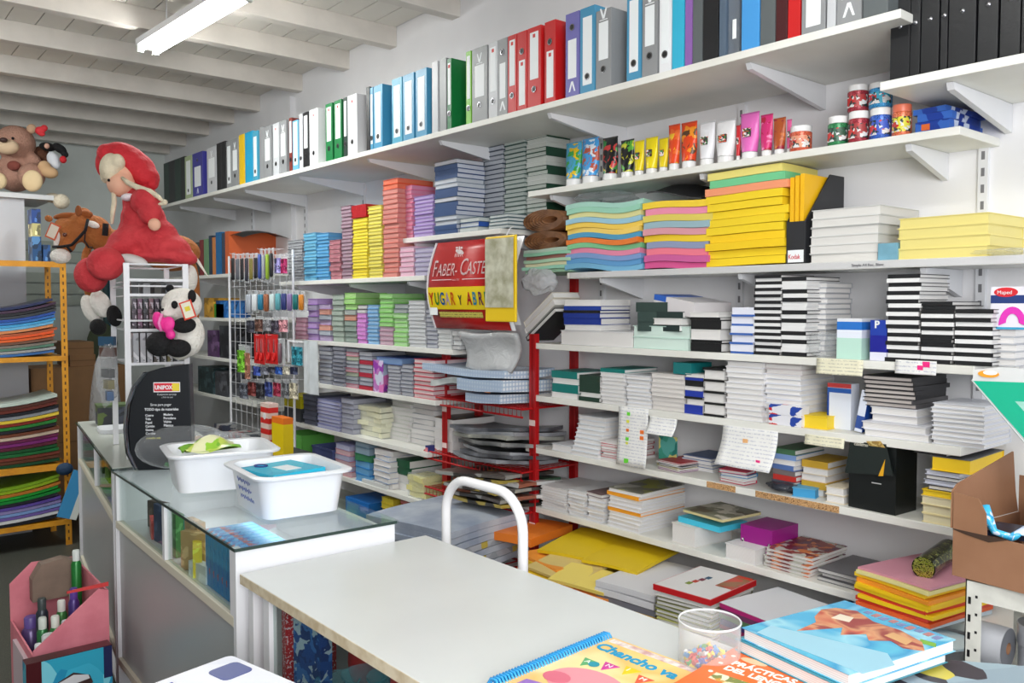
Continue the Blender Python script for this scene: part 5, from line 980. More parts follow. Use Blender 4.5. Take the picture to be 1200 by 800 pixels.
S_('Le', 415, 432, 516, 6, 'blue and green packs right of the pinkish ones', 'blue pack', [nb((40, 130, 200), (110, 170, 214))]*3+[nb((30, 110, 60), (60, 130, 90), '-x', 'green pack')]*1+[nb((90, 120, 140), (140, 160, 176), '-x', 'grey pack')]*2, depth=.2, jr=.12)
books('Le', 437, 456, 527, 7, 'fanned pale booklets on the low shelf', 'pale booklet', [(mat((214, 206, 206)), PG, '+x'), (mat((120, 150, 190)), PG, '+x', None, 'blue edged booklet')], depth=.22, jr=.1, name='book')
books('Le', 458, 480, 538, 4, 'green topped books on the low shelf', 'book', [(mat((206, 208, 206)), PG, '+x', None, 'grey white book'), (mat((206, 208, 206)), PG, '+x', None, 'grey white book'), (mat((20, 90, 56), .4), PG, '-x', None, 'dark green book'), (mat((20, 90, 56), .4), PG, '-x', None, 'dark green book')], depth=.26, name='book', off=.06)
t = boxset('Le', 424, 452, 565, [((214, 216, 214), 1, 'tray')], 'flat white tray at the front of the low shelf', nm='paper_tray', cat='tray', dep=.12, off=.005)
MB().box(.01, .11, -.05, .03, .0285, .031, mat((120, 130, 146), .4)).obj('leaflet', t)
wadpack('Le', 477, 497, 556, 'cream and yellow wrapped packet at the low shelf end', (226, 220, 150), dep=.12, off=.02, n=4)
# shelf Lf
t = boxset('Lf', 405, 432, 586, [((30, 110, 190), 1, 'box_body')], 'glossy blue case on the lowest left shelf', nm='blue_case', dep=.2)
S_('Lf', 446, 460, 584, 7, 'yellow speckled packs on the lowest left shelf', 'yellow pack', [nb((226, 196, 30), (214, 196, 60), '-x', None, [(190, 170, 40), (236, 214, 60)])], depth=.2)
S_('Lf', 468, 486, 588, 12, 'brick red notebooks on the lowest left shelf', 'brick red notebook', [nb((160, 50, 50), (196, 120, 110))], depth=.2)
t = boxset('Lf', 488, 503, 604, [((190, 110, 50), 1, 'box_body')], 'orange brown box beside the brick red stack', dep=.15)
# gap packs: checked towels, grey bundles, newspapers on the wire racks
CHK = mat((222, 228, 234), .5, kind='grid', pal=[(168, 188, 212)], scale=17)
def gap(y0, y1, z0, lb, c, n, tt, dep=.30, X=2.36, amp=.02, nm='bundle', cat='bundle', rzs=.1, m=None, ph=2.2, k=.55, grp=None, skew=0):
    z = z0
    for i in range(n):
        mm = m or mat(c[i % len(c)] if isinstance(c, list) else c, .35, kind='art', pal=[(150, 152, 158), (90, 92, 100), (196, 198, 204), tuple(c[i % len(c)])], scale=9)
        lay(nm, lb % ordw(i, n) if '%s' in lb else lb, cat, (X+dep/2+R.uniform(-.02, .02), (y0+y1)/2+skew*i, z), dep, y1-y0, tt*.92, (0, 0, 0), rz=R.uniform(-rzs, rzs), m=mm, amp=amp, k=k, ph=ph, grp=grp); z += tt
    return z
z = gap(2.88, 3.12, 1.083, 'lower blue checked pack between the red posts', None, 1, .042, m=CHK, nm='checked_pack', cat='pack', amp=.010, rzs=.02, X=2.36)
z = gap(2.84, 3.16, z+.010, 'middle blue checked pack between the red posts', None, 1, .055, m=CHK, nm='checked_pack', cat='pack', amp=.012, rzs=.02, X=2.33)
z = gap(2.84, 3.46, z+.012, 'top long blue checked pack between the red posts', None, 1, .036, m=CHK, nm='checked_pack', cat='pack', amp=.018, rzs=.02, X=2.35, ph=3.2)
z = gap(3.17, 3.42, 1.12, 'pale limp pack under the left end of the top checked one', None, 1, .03, m=mat((206, 212, 210), .4, kind='stain', scale=10, pal=[(170, 182, 184)]), nm='limp_pack', cat='pack', amp=.03, X=2.37, ph=1)
tag(MB().box(-.002, 0, -.02, .02, 0, .045, mat((196, 120, 40), .5)).obj('orange_tag', loc=(2.326, 2.94, 1.142)), 'orange brown label hanging on the checked packs', 'label')
def gmat(c, dk): return mat(c, .3, kind='stain', scale=9, pal=[dk])
GM = [gmat((160, 162, 168), (120, 122, 128)), gmat((120, 122, 128), (60, 62, 68)), gmat((178, 180, 184), (130, 132, 138)), gmat((104, 106, 110), (40, 42, 46)), gmat((150, 150, 150), (96, 98, 100)), gmat((170, 170, 160), (110, 112, 112))]
z = .805
for i in range(8):
    lay('film_bundle', 'grey film wrapped bundle, %s, on the middle wire rack' % ordw(i, 8), 'bundle', (2.52+R.uniform(-.03, .03), 3.02+R.uniform(-.04, .04), z), .32, .42, .016, None, m=GM[i % 6], rz=R.uniform(-.25, .25), amp=.028, k=.55, ph=2.0+R.uniform(-.5, .5), grp='grey film bundles'); z += .019
z = .632
MGM = [mat((90, 84, 80), .35, kind='art', pal=[(60, 56, 54), (150, 150, 146), (180, 160, 80), (80, 70, 64)], scale=5), mat((190, 190, 190), .35, kind='art', pal=[(206, 206, 206), (150, 90, 70), (120, 130, 140), (210, 210, 206)], scale=5), mat((60, 56, 50), .35, kind='art', pal=[(50, 48, 44), (170, 150, 70), (110, 90, 70), (60, 90, 70)], scale=6)]
for i in range(8):
    lay('magazine_bundle', 'printed magazine bundle, %s, above the pale blue bundles' % ordw(i, 8), 'magazines', (2.46+R.uniform(-.03, .03), 3.0+R.uniform(-.04, .04), z), .34, .42, .014, None, m=MGM[(2, 0, 1, 2, 0, 1, 2, 0)[i]], rz=R.uniform(-.25, .25), amp=.024, k=.55, ph=1.5+R.uniform(-.6, .6), grp='printed magazine bundles'); z += .0165
NEWS = mat((190, 198, 210), .45, kind='stain', scale=7, pal=[(150, 162, 184)])
z = .40
for i in range(7):
    lay('newspaper_bundle', 'pale blue wrapped bundle, %s, seen through the tube handle' % ordw(i, 7), 'newspapers', (2.20+R.uniform(-.015, .015), 3.08, z), .46, .56, .026, None, m=NEWS if i > 3 else (mat((176, 180, 190), .5, kind='art', pal=[(160, 166, 176), (196, 176, 80), (140, 144, 150), (180, 186, 196)], scale=10) if i % 2 else NEWS), rz=.1+R.uniform(-.05, .05), amp=.02, k=.5, ph=i*.2, ry=RAD(-4), grp='pale blue bundles'); z += .028
t = thing('low_rack', 'low red wire base under the pale blue bundles', 'wire rack', (1.96, 3.10, .385)); MB().tube([(0, -.3, 0), (0, .3, 0), (.5, .3, 0), (.5, -.3, 0), (0, -.3, 0)], .006, REDM, 6).obj('rim', t)
mb = MB()
for k in range(10): mb.tube([(0, -.28+.06*k, 0), (.5, -.28+.06*k, 0)], .003, REDM, 4)
mb.obj('wires', t)
for yy in (-.3, .3):
    MB().tube([(0, yy, 0), (0, yy, -.385)], .006, REDM, 6).obj('leg', t)
# cloudy bag below banner
p = atX(577, 408, 2.36); 
o = MB().grid(14, 8, lambda u, v: (.008*sin(5*u+3*v)+.03*sin(pi*v), (u-.5)*(.40-.08*v), -.175*v+.006*sin(7*u)), film('grey_bag', (196, 198, 200), .72, .2, .5)).obj('plastic_bag', loc=(2.37, 2.985, 1.405), smooth=True)
md = o.modifiers.new('thick', 'SOLIDIFY'); md.thickness = .02; tag(o, 'grey translucent plastic bag hanging below the red banner', 'plastic bag')
# ================================================================== RED BANNER
BX0 = 2.375
def bx(z): s = (z-1.415)/.405; return BX0-.055*sin(pi*min(1, max(0, s*.95+.05)))+.02*(1-s)*0
t = thing('advertising_banner', 'curved red and yellow pencil brand banner under the short shelf', 'banner', (0, 0, 0))
YL, YR = 3.385, 2.815
RB = mat((184, 24, 22), .35); YB2 = mat((236, 208, 20), .35)
def strip(z0, z1, m, off=0, yl=YL, yr=YR): 
    mb = MB(); mb.grid(1, 10, lambda u, v: (bx(z0+(z1-z0)*v)+off, yl+(yr-yl)*u, z0+(z1-z0)*v), m); return mb
o = strip(1.415, 1.82, RB).obj('panel', t, smooth=True); md = o.modifiers.new('thick', 'SOLIDIFY'); md.thickness = .003; md.offset = 1
strip(1.505, 1.608, YB2, -.0035, YL-.0, YR).obj('yellow_band', t, smooth=True)
for yy in (YL, YR-.006):
    mb = MB(); mb.grid(1, 10, lambda u, v: (bx(1.415+.405*v)-.008+u*.02, yy+.003, 1.415+.405*v), METAL_W); o = mb.obj('edge_trim', t); md = o.modifiers.new('thick', 'SOLIDIFY'); md.thickness = .005
strip(1.44, 1.82, METAL_W, .02, YR+.0, YR-.045).obj('side_return', t)
def bend(y0, z0, ex=.0055): return lambda p: Vector((bx(z0+p.y)-ex-p.z*0, y0-p.x, z0+p.y))
LR = (236, 226, 226)
text('F', .110, LR, None, 'lettering', t, sx=.72, bend=bend(YL-.030, 1.658))
text('ABER-', .082, LR, None, 'lettering', t, sx=.74, bend=bend(YL-.070, 1.660))
text('C', .110, LR, None, 'lettering', t, sx=.74, bend=bend(YL-.246, 1.660))
text('ASTELL', .082, LR, None, 'lettering', t, sx=.74, bend=bend(YL-.300, 1.663))
mb = MB(); mb.grid(1, 1, lambda u, v: (bx(1.64)-.0055, YL-.035-u*.16, 1.640+v*.003), mat(LR)); mb.grid(1, 1, lambda u, v: (bx(1.64)-.0055, YL-.275-u*.2, 1.640+v*.003), mat(LR)); mb.obj('rule', t)
text('since 1761', .014, LR, None, 'lettering', t, sx=.9, bend=bend(YL-.200, 1.636))
# riders emblem: two small jousting riders
mb = MB(); EM = mat((236, 226, 226), .5)
for (dy, dz, ry_, rz2) in ((0, 0, .022, .010), (.022, .006, .012, .008), (-.020, -.006, .008, .006), (.004, .016, .006, .010), (.024, .020, .010, .004), (-.012, .018, .008, .005)):
    mb.prism([(dy+YL-.215+ry_*cos(q*pi/5), 1.768+dz+rz2*sin(q*pi/5)) for q in range(10)], bx(1.77)-.0062, bx(1.77)-.0052, EM, axis='x')
for q in range(5): a_ = -.018+.01*q; mb.prism([(YL-.215+a_, 1.762), (YL-.212+a_, 1.762), (YL-.216+a_*1.5, 1.745), (YL-.219+a_*1.5, 1.745)], bx(1.75)-.0062, bx(1.75)-.0052, EM, axis='x')
mb.obj('rider_emblem', t)
CL = [(214, 60, 30), (60, 150, 60), (30, 110, 190), (214, 190, 214), (226, 110, 30), None, (60, 60, 70), None, (206, 30, 40), (50, 160, 206), (120, 40, 110), (60, 150, 70)]
yy = YL-.012
for ch, c in zip('YUGAR Y ABRE', CL):
    if c: text(ch, .080 if ch != 'Y' or yy > YL-.05 else .06, c, None, 'lettering', t, sx=.66, bend=bend(yy, 1.527), bold=.002)
    yy -= .042 if c else .020
strip(1.468, 1.494, mat((206, 196, 90), .5, kind='lines', pal=[(120, 90, 60)], scale=30), -.005, YL-.07, YL-.40).obj('caption_plate', t, smooth=True)
MB().box(bx(1.49)-.010, bx(1.49)-.006, YL-.06, YL-.0, 1.478, 1.515, LAB).obj('corner_sticker', t)
# yellow bag hung over the banner
t = thing('yellow_bag', 'yellow bag with clear window hanging over the banner', 'bag', (2.285, 2.80, 1.465))
mb = MB(); mb.box(-.006, .006, -.105, .095, -.01, .35, mat((238, 200, 20), .4)); mb.obj('bag_body', t, bevel=.004)
o = MB().grid(8, 12, lambda u, v: (-.0085-.002*(1+sin(6*u)*sin(8*v)), .090-.188*u, .05+.29*v), mat((206, 206, 186), .3, kind='stain', scale=16, pal=[(160, 158, 130)])).obj('window', t, smooth=True)
MB().tube([(0, -.04, .35), (.04, -.02, .385), (.07, 0, .392)], .0025, METAL_W, 6).obj('hook', t)
# ================================================================== FAR LEFT SHELVES AND HANGING PACKS
def up(a, b, ytop, c, lb, dep=.2, sh='M1', nm='folder', m=None):
    X = SH[sh][0]+.02; yl = atX(a, ytop, X).y; yr = atX(b, ytop, X).y; H = atX((a+b)/2, ytop, X).z-SH[sh][1]
    w = (yl-yr)/2-.001; t = thing(nm, lb, nm, (X, (yl+yr)/2, SH[sh][1]))
    MB().box(0, dep, -w, -w+.002, 0, H, m or mat(c, .4)).box(0, dep, w-.002, w, 0, H, m or mat(c, .4)).box(0, .002, -w+.002, w-.002, 0, H, m or mat(c, .4)).obj('cover', t)
    MB().box(.003, dep-.006, -w+.0025, w-.0025, .003, H-.006, PG).obj('pages', t); return t
for a, b, y, c, lb in [(228, 233, 284, (60, 66, 60), 'dark folder farthest left on the upright row'), (233.5, 238, 281, (130, 40, 44), 'dark red folder in the upright row far left'), (238.5, 244, 280, (110, 150, 110), 'pale green folder in the upright row far left'), (244.5, 248, 276, (40, 60, 80), 'navy folder in the upright row far left'), (248.5, 252, 278, (206, 130, 70), 'thin orange folder in the upright row far left'), (252.5, 259, 272, (30, 104, 160), 'blue folder in the upright row far left'), (259.5, 263, 273, (60, 70, 90), 'slate folder next to the orange green one')]:
    up(a, b, y, c, lb)
t = up(263.5, 268, 271, (206, 96, 50), 'large orange folder block with green top band', dep=.37)
MB().box(.001, .368, -.0, .0, 0, 0, METAL_W).obj('hidden', t) if 0 else None
w_ = .028
MB().box(.0, .37, -w_-.002, -w_-.0005, .17, .215, mat((60, 130, 50), .4)).obj('green_band', t)
tag(MB().grid(8, 6, lambda u, v: (u*.36, (v-.5)*.5, .03*sin(pi*v)+.04*sin(pi*u)), mat((30, 32, 34), .35)).obj('black_bag', loc=(2.40, 6.0, SH['M1'][1]+.245), smooth=True), 'black sheet draped over the upright folders', 'sheet')
for k, (sh, a, b, y, c, lb) in enumerate([('M2', 239, 250, 349, (190, 140, 40), 'golden box left end of the second far shelf'), ('M2', 251, 262, 356, (60, 140, 40), 'green packet on the second far shelf'), ('M2', 253, 263, 352, (20, 90, 160), 'blue packet on the second far shelf'), ('M3', 243, 255, 387, (90, 60, 100), 'purple packet beside the panda'), ('M3', 257, 278, 382, (34, 36, 42), 'large dark box on the third far shelf'), ('M4', 232, 250, 430, (40, 60, 64), 'dark teal packs on the fourth far shelf'), ('M4', 252, 266, 436, (70, 72, 78), 'grey packet on the fourth far shelf')]):
    boxset(sh, a, b, y, [(mat(c, .4, kind='art', pal=[tuple(int(x*.7) for x in c), c, tuple(min(255, x+30) for x in c)], scale=14), 1, 'box_body')], lb, nm='carton_box', off=.01+.0*k, dep=.2 if k != 1 else .05)
# wire grid for hanging goods
t = thing('wire_grid', 'wire display grid holding rows of hanging pen packs', 'display grid', (2.335, 5.33, 0))
mb = MB()
for k in range(12): mb.tube([(0, -.48+.09*k, .5), (0, -.48+.09*k, 1.84)], .002, METAL_W, 4)
for k in range(15): mb.tube([(-.004, -.48, .52+.094*k), (-.004, .51, .52+.094*k)], .002, METAL_W, 4)
mb.obj('grid_wires', t)
for y in (-.48, .51): MB().tube([(0, y, 0), (0, y, 1.86)], .008, METAL_W, 8).obj('upright', t)
NM = {0: 'clear'}
def hang(a, b, y0, y1, c, lb, kind='pen', X=2.26, n=3, nm='blister_pack', cat='blister pack', card=None):
    p = atX(a, y0, X); q = atX(b, y1, X); w = p.y-q.y; h = p.z-q.z
    t = thing(nm, lb, cat, (X, (p.y+q.y)/2, q.z), R.uniform(-.06, .06))
    MB().box(0, .0015, -w/2, w/2, 0, h, mat(card or (206, 206, 206), .4) if card else film('blister', (215, 218, 222), .3, .12)).obj('card', t)
    m = mat(c, .3)
    for j in range(n):
        y = (j-(n-1)/2)*w/n*.85; rr = min(w/n*.32, .012)
        if kind == 'pen': MB().tube([(-rr, y, h*.06), (-rr, y, h*.12), (-rr, y, h*.78), (-rr, y, h*.82)], [rr*.4, rr, rr, rr*.7], m, 8).obj('pen', t, smooth=True)
        elif kind == 'box': MB().box(-.015, -.0005, y-w/n*.42, y+w/n*.42, h*.05, h*.8, mat(c, .35, kind='art', pal=[c, tuple(int(x*.6) for x in c), tuple(min(255, x+60) for x in c)], scale=35)).obj('content', t)
        elif kind == 'scissors':
            mb = MB()
            for s in (-1, 1):
                mb.tube([(-.006, y+s*.006+.011*cos(u*pi/6), h*.25+.022*sin(u*pi/6)) for u in range(13)], .004, m, 6, cap=False)
            mb.obj('handles', t, smooth=True); MB().prism([(y-.006, h*.36), (y+.006, h*.36), (y, h*.85)], -.006, -.003, mat((180, 184, 190), .25, 1), axis='x').obj('blades', t)
    MB().tube([(.07, 0, h*.97), (-.02, 0, h*.97), (-.025, 0, h*.99)], .0015, METAL_W, 4).obj('hook', t)
    return t
row = ['leftmost', 'second', 'third', 'fourth', 'fifth', 'sixth', 'seventh', 'eighth', 'ninth', 'tenth', 'eleventh', 'twelfth']
def hrow(a, b, n, y0, y1, cols, what, kind='pen', X=2.26, nn=3, dy=0):
    for k in range(n):
        w = (b-a)/n; cn, c = cols[k % len(cols)]
        hang(a+w*k+.6, a+w*(k+1)-.4, y0+dy*k+R.uniform(-1, 1), y1+dy*k+R.uniform(-3, 2), c, '%s %s in the %s' % (row[k], cn+' pack', what), kind, X, nn)
hrow(271, 303, 6, 297, 330, [('black pen', (24, 24, 28)), ('grey pen', (90, 92, 100)), ('black pen', (30, 30, 34)), ('dark pen', (44, 44, 56)), ('gold pen', (120, 110, 50)), ('black pen', (24, 26, 30))], 'top hanging row beside the orange folders', 'pen', 2.22)
hrow(304, 322, 4, 291, 329, [('blue pen', (60, 80, 150)), ('silver pen', (150, 152, 158)), ('lime pen', (140, 170, 50)), ('dark pen', (40, 42, 46))], 'top hanging row, long pens left of the speckled notebooks', 'pen', 2.22, 1)
hrow(322, 338, 2, 299, 322, [('violet card', (150, 140, 206)), ('magenta card', (170, 30, 90))], 'top hanging row next to the speckled notebooks', 'box', 2.25, 1)
hrow(290, 358, 10, 340, 367, [('round clear', (160, 166, 176)), ('white pen', (206, 210, 214)), ('teal pen', (40, 120, 150)), ('brown pen', (150, 90, 60)), ('pale pen', (190, 206, 206)), ('teal white', (90, 160, 170)), ('indigo pen', (50, 60, 120)), ('mauve pen', (130, 110, 160)), ('green pen', (20, 110, 110)), ('orange pen', (206, 130, 40))], 'second hanging row under the blue notebooks', 'pen', 2.25, 2)
hrow(290, 338, 5, 371, 390, [('dark', (40, 42, 56)), ('brown', (90, 56, 46)), ('grey', (120, 120, 126)), ('dark glitter', (56, 50, 66)), ('rose', (196, 130, 140))], 'third hanging row above the red scissors', 'box', 2.25, 2)
hang(297, 311, 391, 427, (206, 30, 30), 'left red scissors pack hanging in the fourth row', 'scissors', 2.22, 2, card=(196, 26, 28)); hang(311.5, 325, 391, 427, (206, 30, 30), 'right red scissors pack hanging in the fourth row', 'scissors', 2.22, 2, card=(190, 26, 28))
hang(280, 288, 403, 438, (110, 190, 40), 'bright green packet hanging left of the red scissors', 'box', 2.22, 1); hang(288.5, 294, 405, 446, (170, 110, 90), 'brown pink packet hanging left of the red scissors', 'box', 2.23, 1)
hang(326, 334, 396, 428, (120, 90, 100), 'dark pack hanging right of the red scissors', 'pen', 2.23, 1); hang(343, 356, 400, 430, (20, 120, 140), 'teal pack hanging inside the white frame', 'box', 2.25, 1)
t = thing('photo_frame', 'thin white frame hanging around the teal pack', 'frame', (2.225, atX(346, 412, 2.225).y, atX(346, 425, 2.225).z)); w = .1; h = .13
MB().box(0, .006, -w, w, h-.01, h, METAL_W).box(0, .006, w-.012, w, 0, h-.01, METAL_W).obj('frame_bars', t)
hrow(298, 350, 6, 427, 440, [('blue', (40, 70, 160)), ('grey', (120, 124, 140)), ('dark', (50, 54, 70)), ('blue', (30, 80, 170)), ('cream', (190, 186, 170)), ('navy', (30, 40, 70))], 'fifth hanging row below the scissors', 'box', 2.25, 1)
hrow(282, 350, 7, 443, 468, [('grey', (90, 96, 110)), ('dark red', (110, 40, 40)), ('dark', (40, 42, 50)), ('blue', (40, 60, 130)), ('crimson', (150, 30, 60)), ('grey', (100, 104, 110)), ('cream', (190, 184, 160))], 'sixth hanging row above the yellow box', 'box', 2.26, 1)
tag(MB().grid(6, 8, lambda u, v: (.006*sin(9*u), (u-.5)*.17*(1+.1*v), -v*.30), mat((206, 212, 216), .7, kind='stain', scale=12)).obj('hanging_paper', loc=(2.22, atX(364, 400, 2.22).y, atX(362, 399, 2.22).z)), 'long white paper hanging left of the grey blue notebooks', 'paper')
t = thing('tall_carton', 'tall red and white box standing left of the yellow one', 'box', (2.10, atX(310, 487, 2.10).y, .66)); MB().box(0, .06, -.055, .055, 0, .29, mat((206, 40, 36), .4, kind='bars', pal=[(226, 200, 190)], scale=5)).obj('box_body', t); MB().prism([(.0+.02*cos(q*pi/6), .215+.02*sin(q*pi/6)) for q in range(12)], -.001, 0, WHT, axis='x').obj('round_print', t)
t = thing('tall_carton', 'bright yellow box with orange top beside the red one', 'box', (2.10, atX(325, 487, 2.10).y, .66)); MB().box(0, .06, -.075, .075, 0, .19, mat((236, 206, 10), .4)).box(0, .06, -.075, .075, .19, .225, mat((236, 120, 30), .4)).obj('box_body', t)
t = thing('low_stand', 'dark low stand behind the tubs under the hanging goods', 'stand', (2.06, 5.4, 0))
MB().box(0, .26, -.85, .45, .63, .659, mat((60, 62, 64), .5)).obj('stand_top', t)
for x in (.02, .22):
    for y in (-.83, .42): MB().box(x, x+.02, y, y+.02, 0, .6295, BLACKM).obj('leg', t)
for k, (y, c, h, lb) in enumerate([(5.15, (90, 94, 100), .06, 'grey packet on the dark low stand'), (5.35, (130, 50, 50), .05, 'red brown packet on the dark low stand'), (5.6, (60, 64, 80), .07, 'slate packet on the dark low stand')]): 
    tag(MB().box(-.05, .05, -.07, .07, 0, h, mat(c, .4, kind='art', pal=[c, (40, 42, 46), (150, 150, 150)], scale=16)).obj('packet', loc=(2.2, y, .6595)), lb, 'packet')
# ================================================================== FOREGROUND BOOKS
def quadbook(P, x, y, sx, sy, tt, cov, nm, lb, cat, page=PG, spine=None):
    """book with its top left corner at P, width sx along x, height sy along -y (read from top)"""
    M = frame(P, x, y); t = thing(nm, lb, cat, (0, 0, 0)); t.matrix_world = M
    MB().box(0, sx, -sy, 0, tt-.0012, tt, cov).box(0, sx, -sy, 0, 0, .0012, cov).obj('cover', t)
    MB().box(.004, sx-.003, -sy+.003, -.003, .0012, tt-.0012, page).obj('pages', t)
    if spine: MB().box(-.001, .0, -sy, 0, 0, tt, spine).obj('spine', t)
    return t
def LT_(txt, h, c, x, y, z, t, sx=1., rot=0, nm='lettering', bold=0, col=None):
    M = Matrix.Translation((x, y, z)) @ Matrix.Rotation(rot, 4, 'Z'); return text(txt, h, c, M, nm, t, sx=sx, bold=bold, depth=.0003)
# spiral picture book
A = atZ(597, 790, .92); Bc = atZ(716, 741, .92)
ydir = (Bc-A); ydir.z = 0; ydir.normalize(); xdir = Vector((ydir.y, -ydir.x, 0))
ART1 = mat((236, 200, 120), .3, kind='paint', pal=[(240, 208, 130), (236, 190, 110), (244, 220, 160)], scale=5)
P = Vector((Bc.x, Bc.y, .9005))
t = quadbook(P, xdir, ydir, .22, .30, .012, ART1, 'spiral_picture_book', 'blue spiral bound picture book with pink pig cover in the foreground', 'book')
BW = mat((44, 150, 214), .3)
mb = MB()
mb.tube([(-.006+.0115*cos(q*pi/3), -.004-.292*q/252, .009+.0115*sin(q*pi/3)) for q in range(253)], .0024, BW, 5); mb.obj('spiral_binding', t, smooth=True)
zc = .0122
mb = MB(); mb.prism([(.10+.072*cos(q*pi/12), -.185+.052*sin(q*pi/12)) for q in range(24)], zc, zc+.0006, mat((232, 150, 160), .35));  mb.obj('pig_picture', t); MB().prism([(.05+.026*cos(q*pi/8), -.20+.02*sin(q*pi/8)) for q in range(16)], zc+.0007, zc+.001, mat((214, 110, 130), .35)).obj('snout_print', t)
MB().box(.012, .212, -.022, -.006, zc, zc+.0004, mat((232, 228, 222), .4, kind='stain', scale=60, pal=[(200, 150, 150)])).obj('author_band', t)
LT_('Chancho va', .038, (20, 150, 196), .010, -.060, zc+.0004, t, sx=.98, rot=-.04, bold=.0012, nm='title')
for k, (ch, c) in enumerate([('A', (90, 170, 110)), ('N', (200, 60, 150)), ('I', (236, 200, 30)), ('M', (226, 90, 60)), ('A', (200, 150, 190))]):
    x = .03+.036*k; y = -.082-.012*abs(k-2)
    MB().prism([(x, y), (x+.032, y), (x+.016, y-.032)], zc, zc+.0005, mat(c, .4)).obj('pennant', t); LT_(ch, .016, (240, 235, 230), x+.010, y-.015, zc+.0007, t)
MB().prism([(.06+.010*cos(q*pi/8), -.118+.010*sin(q*pi/8)) for q in range(16)], zc+.0007, zc+.0011, mat((40, 150, 170), .3)).obj('blue_dot', t)
MB().prism([(.02, -.24), (.10, -.22), (.11, -.29), (.02, -.295)], zc, zc+.0005, mat((150, 110, 190), .35)).obj('purple_patch', t)
# orange workbook
xd = Vector((.12, -.993, 0)).normalized(); yd = Vector((-xd.y, xd.x, 0)); P0 = Vector((1.28, .890, 0))
P0.z = .9135
OR_ = mat((232, 104, 34), .35)
t = quadbook(Vector(P0), xd, yd, .22, .29, .012, OR_, 'workbook', 'orange language practice workbook under the picture books', 'book')
zc = .0122
LT_('PRÁCTICAS', .024, (240, 238, 232), .030, -.092, zc, t, sx=.9, bold=.0008, nm='title'); LT_('DEL LENGUAJE', .024, (240, 238, 232), .030, -.118, zc, t, sx=.9, bold=.0008, nm='title')
mb = MB()
for (x, y) in [(.03, -.02), (.018, -.06), (.016, -.10), (.02, -.14), (.10, -.125), (.16, -.13), (.19, -.16)]: mb.prism([(x+.004*cos(q*pi/6), y+.004*sin(q*pi/6)) for q in range(12)], zc, zc+.0004, mat((240, 236, 226), .4))
mb.obj('white_dots', t)
MB().prism([(.055+.024*cos(q*pi/8), -.058+.010*sin(q*pi/8)) for q in range(16)], zc, zc+.0004, mat((236, 190, 150), .4)).obj('logo_print', t)
MB().box(.03, .11, -.165, -.138, zc, zc+.0004, mat((214, 200, 150), .4, kind='art', pal=[(226, 220, 190), (120, 130, 60), (200, 150, 60)], scale=40)).obj('picture_print', t)
# yellow book peeking out
pY = atZ(866, 750, .93); tag(MB().box(-.10, .10, -.05, .05, 0, .010, mat((236, 200, 50), .5)).obj('book', loc=(pY.x+.075, pY.y-.09, .913), rz=-.3), 'yellow book peeking out behind the clear pin cup', 'book')
# two picture books
C1 = atZ(885, 744, .955); C2 = atZ(990, 711, .955); C3 = atZ(1120, 758, .955)
xd = (C3-C2); xd.z = 0; xd.normalize(); yd = (C2-C1); yd.z = 0; yd.normalize()
ART2 = mat((70, 166, 200), .22, kind='paint', pal=[(90, 180, 210), (60, 150, 195), (150, 206, 222), (70, 165, 205)], scale=6)
sx_ = (C3-C2).length; sy_ = .27
for k, (zz, lb) in enumerate([(.9262, 'lower white edged picture book at the front right'), (.9475, 'upper blue picture book with red brown creatures on its cover')]):
    P = Vector((C2.x, C2.y, zz))-xd*(.010*(1-k))-yd*.006*(1-k)
    t = quadbook(P, xd, yd, sx_, sy_, .0205, ART2 if k else mat((60, 140, 160), .35), 'picture_book', lb, 'book', spine=None)
zc = .0207
mb = MB(); RBm = mat((150, 70, 66), .35, kind='paint', pal=[(130, 56, 56), (190, 90, 70), (206, 150, 110), (150, 64, 60)], scale=16)
mb.prism([(.02, -.05), (.05, -.03), (.10, -.05), (.15, -.045), (.20, -.06), (.225, -.09), (.20, -.11), (.17, -.10), (.15, -.13), (.13, -.11), (.11, -.15), (.09, -.12), (.06, -.20), (.05, -.14), (.03, -.12), (.012, -.08)], zc, zc+.0005, RBm); mb.obj('creature_picture', t)
MB().prism([(.045, -.07), (.07, -.065), (.08, -.09), (.05, -.10)], zc+.0006, zc+.0009, mat((222, 210, 190), .4)).obj('creature_face', t); MB().prism([(.15, -.065), (.19, -.07), (.195, -.095), (.15, -.09)], zc+.0006, zc+.0009, mat((206, 160, 110), .4)).obj('creature_face', t)
MB().prism([(.19, -.05), (.215, -.045), (.225, -.06), (.2, -.065)], zc, zc+.0004, mat((120, 170, 60), .4)).obj('leaf_print', t)
MB().prism([(.02, -.22), (.20, -.15), (.235, -.18), (.23, -.25), (.03, -.265)], zc, zc+.0003, mat((150, 196, 214), .35)).obj('snow_print', t)
mb = MB()
for k in range(9): mb.box(.06+.017*k, .06+.017*k+.011, -.026-.002*(k % 3), -.012+.002*(k % 2), zc, zc+.0005, mat((176, 120, 120) if k % 2 else (120, 130, 170), .4))
mb.obj('title_print', t)
tag(MB().box(-.12, .12, -.09, .09, 0, .022, mat((150, 170, 180), .4, kind='art', pal=[(150, 165, 175), (60, 54, 62), (140, 158, 170), (206, 190, 80), (120, 140, 155)], scale=9)).obj('magazine', loc=(1.44, .56, .8985), rz=-.9), 'dark and grey magazine under the blue picture book', 'magazine')
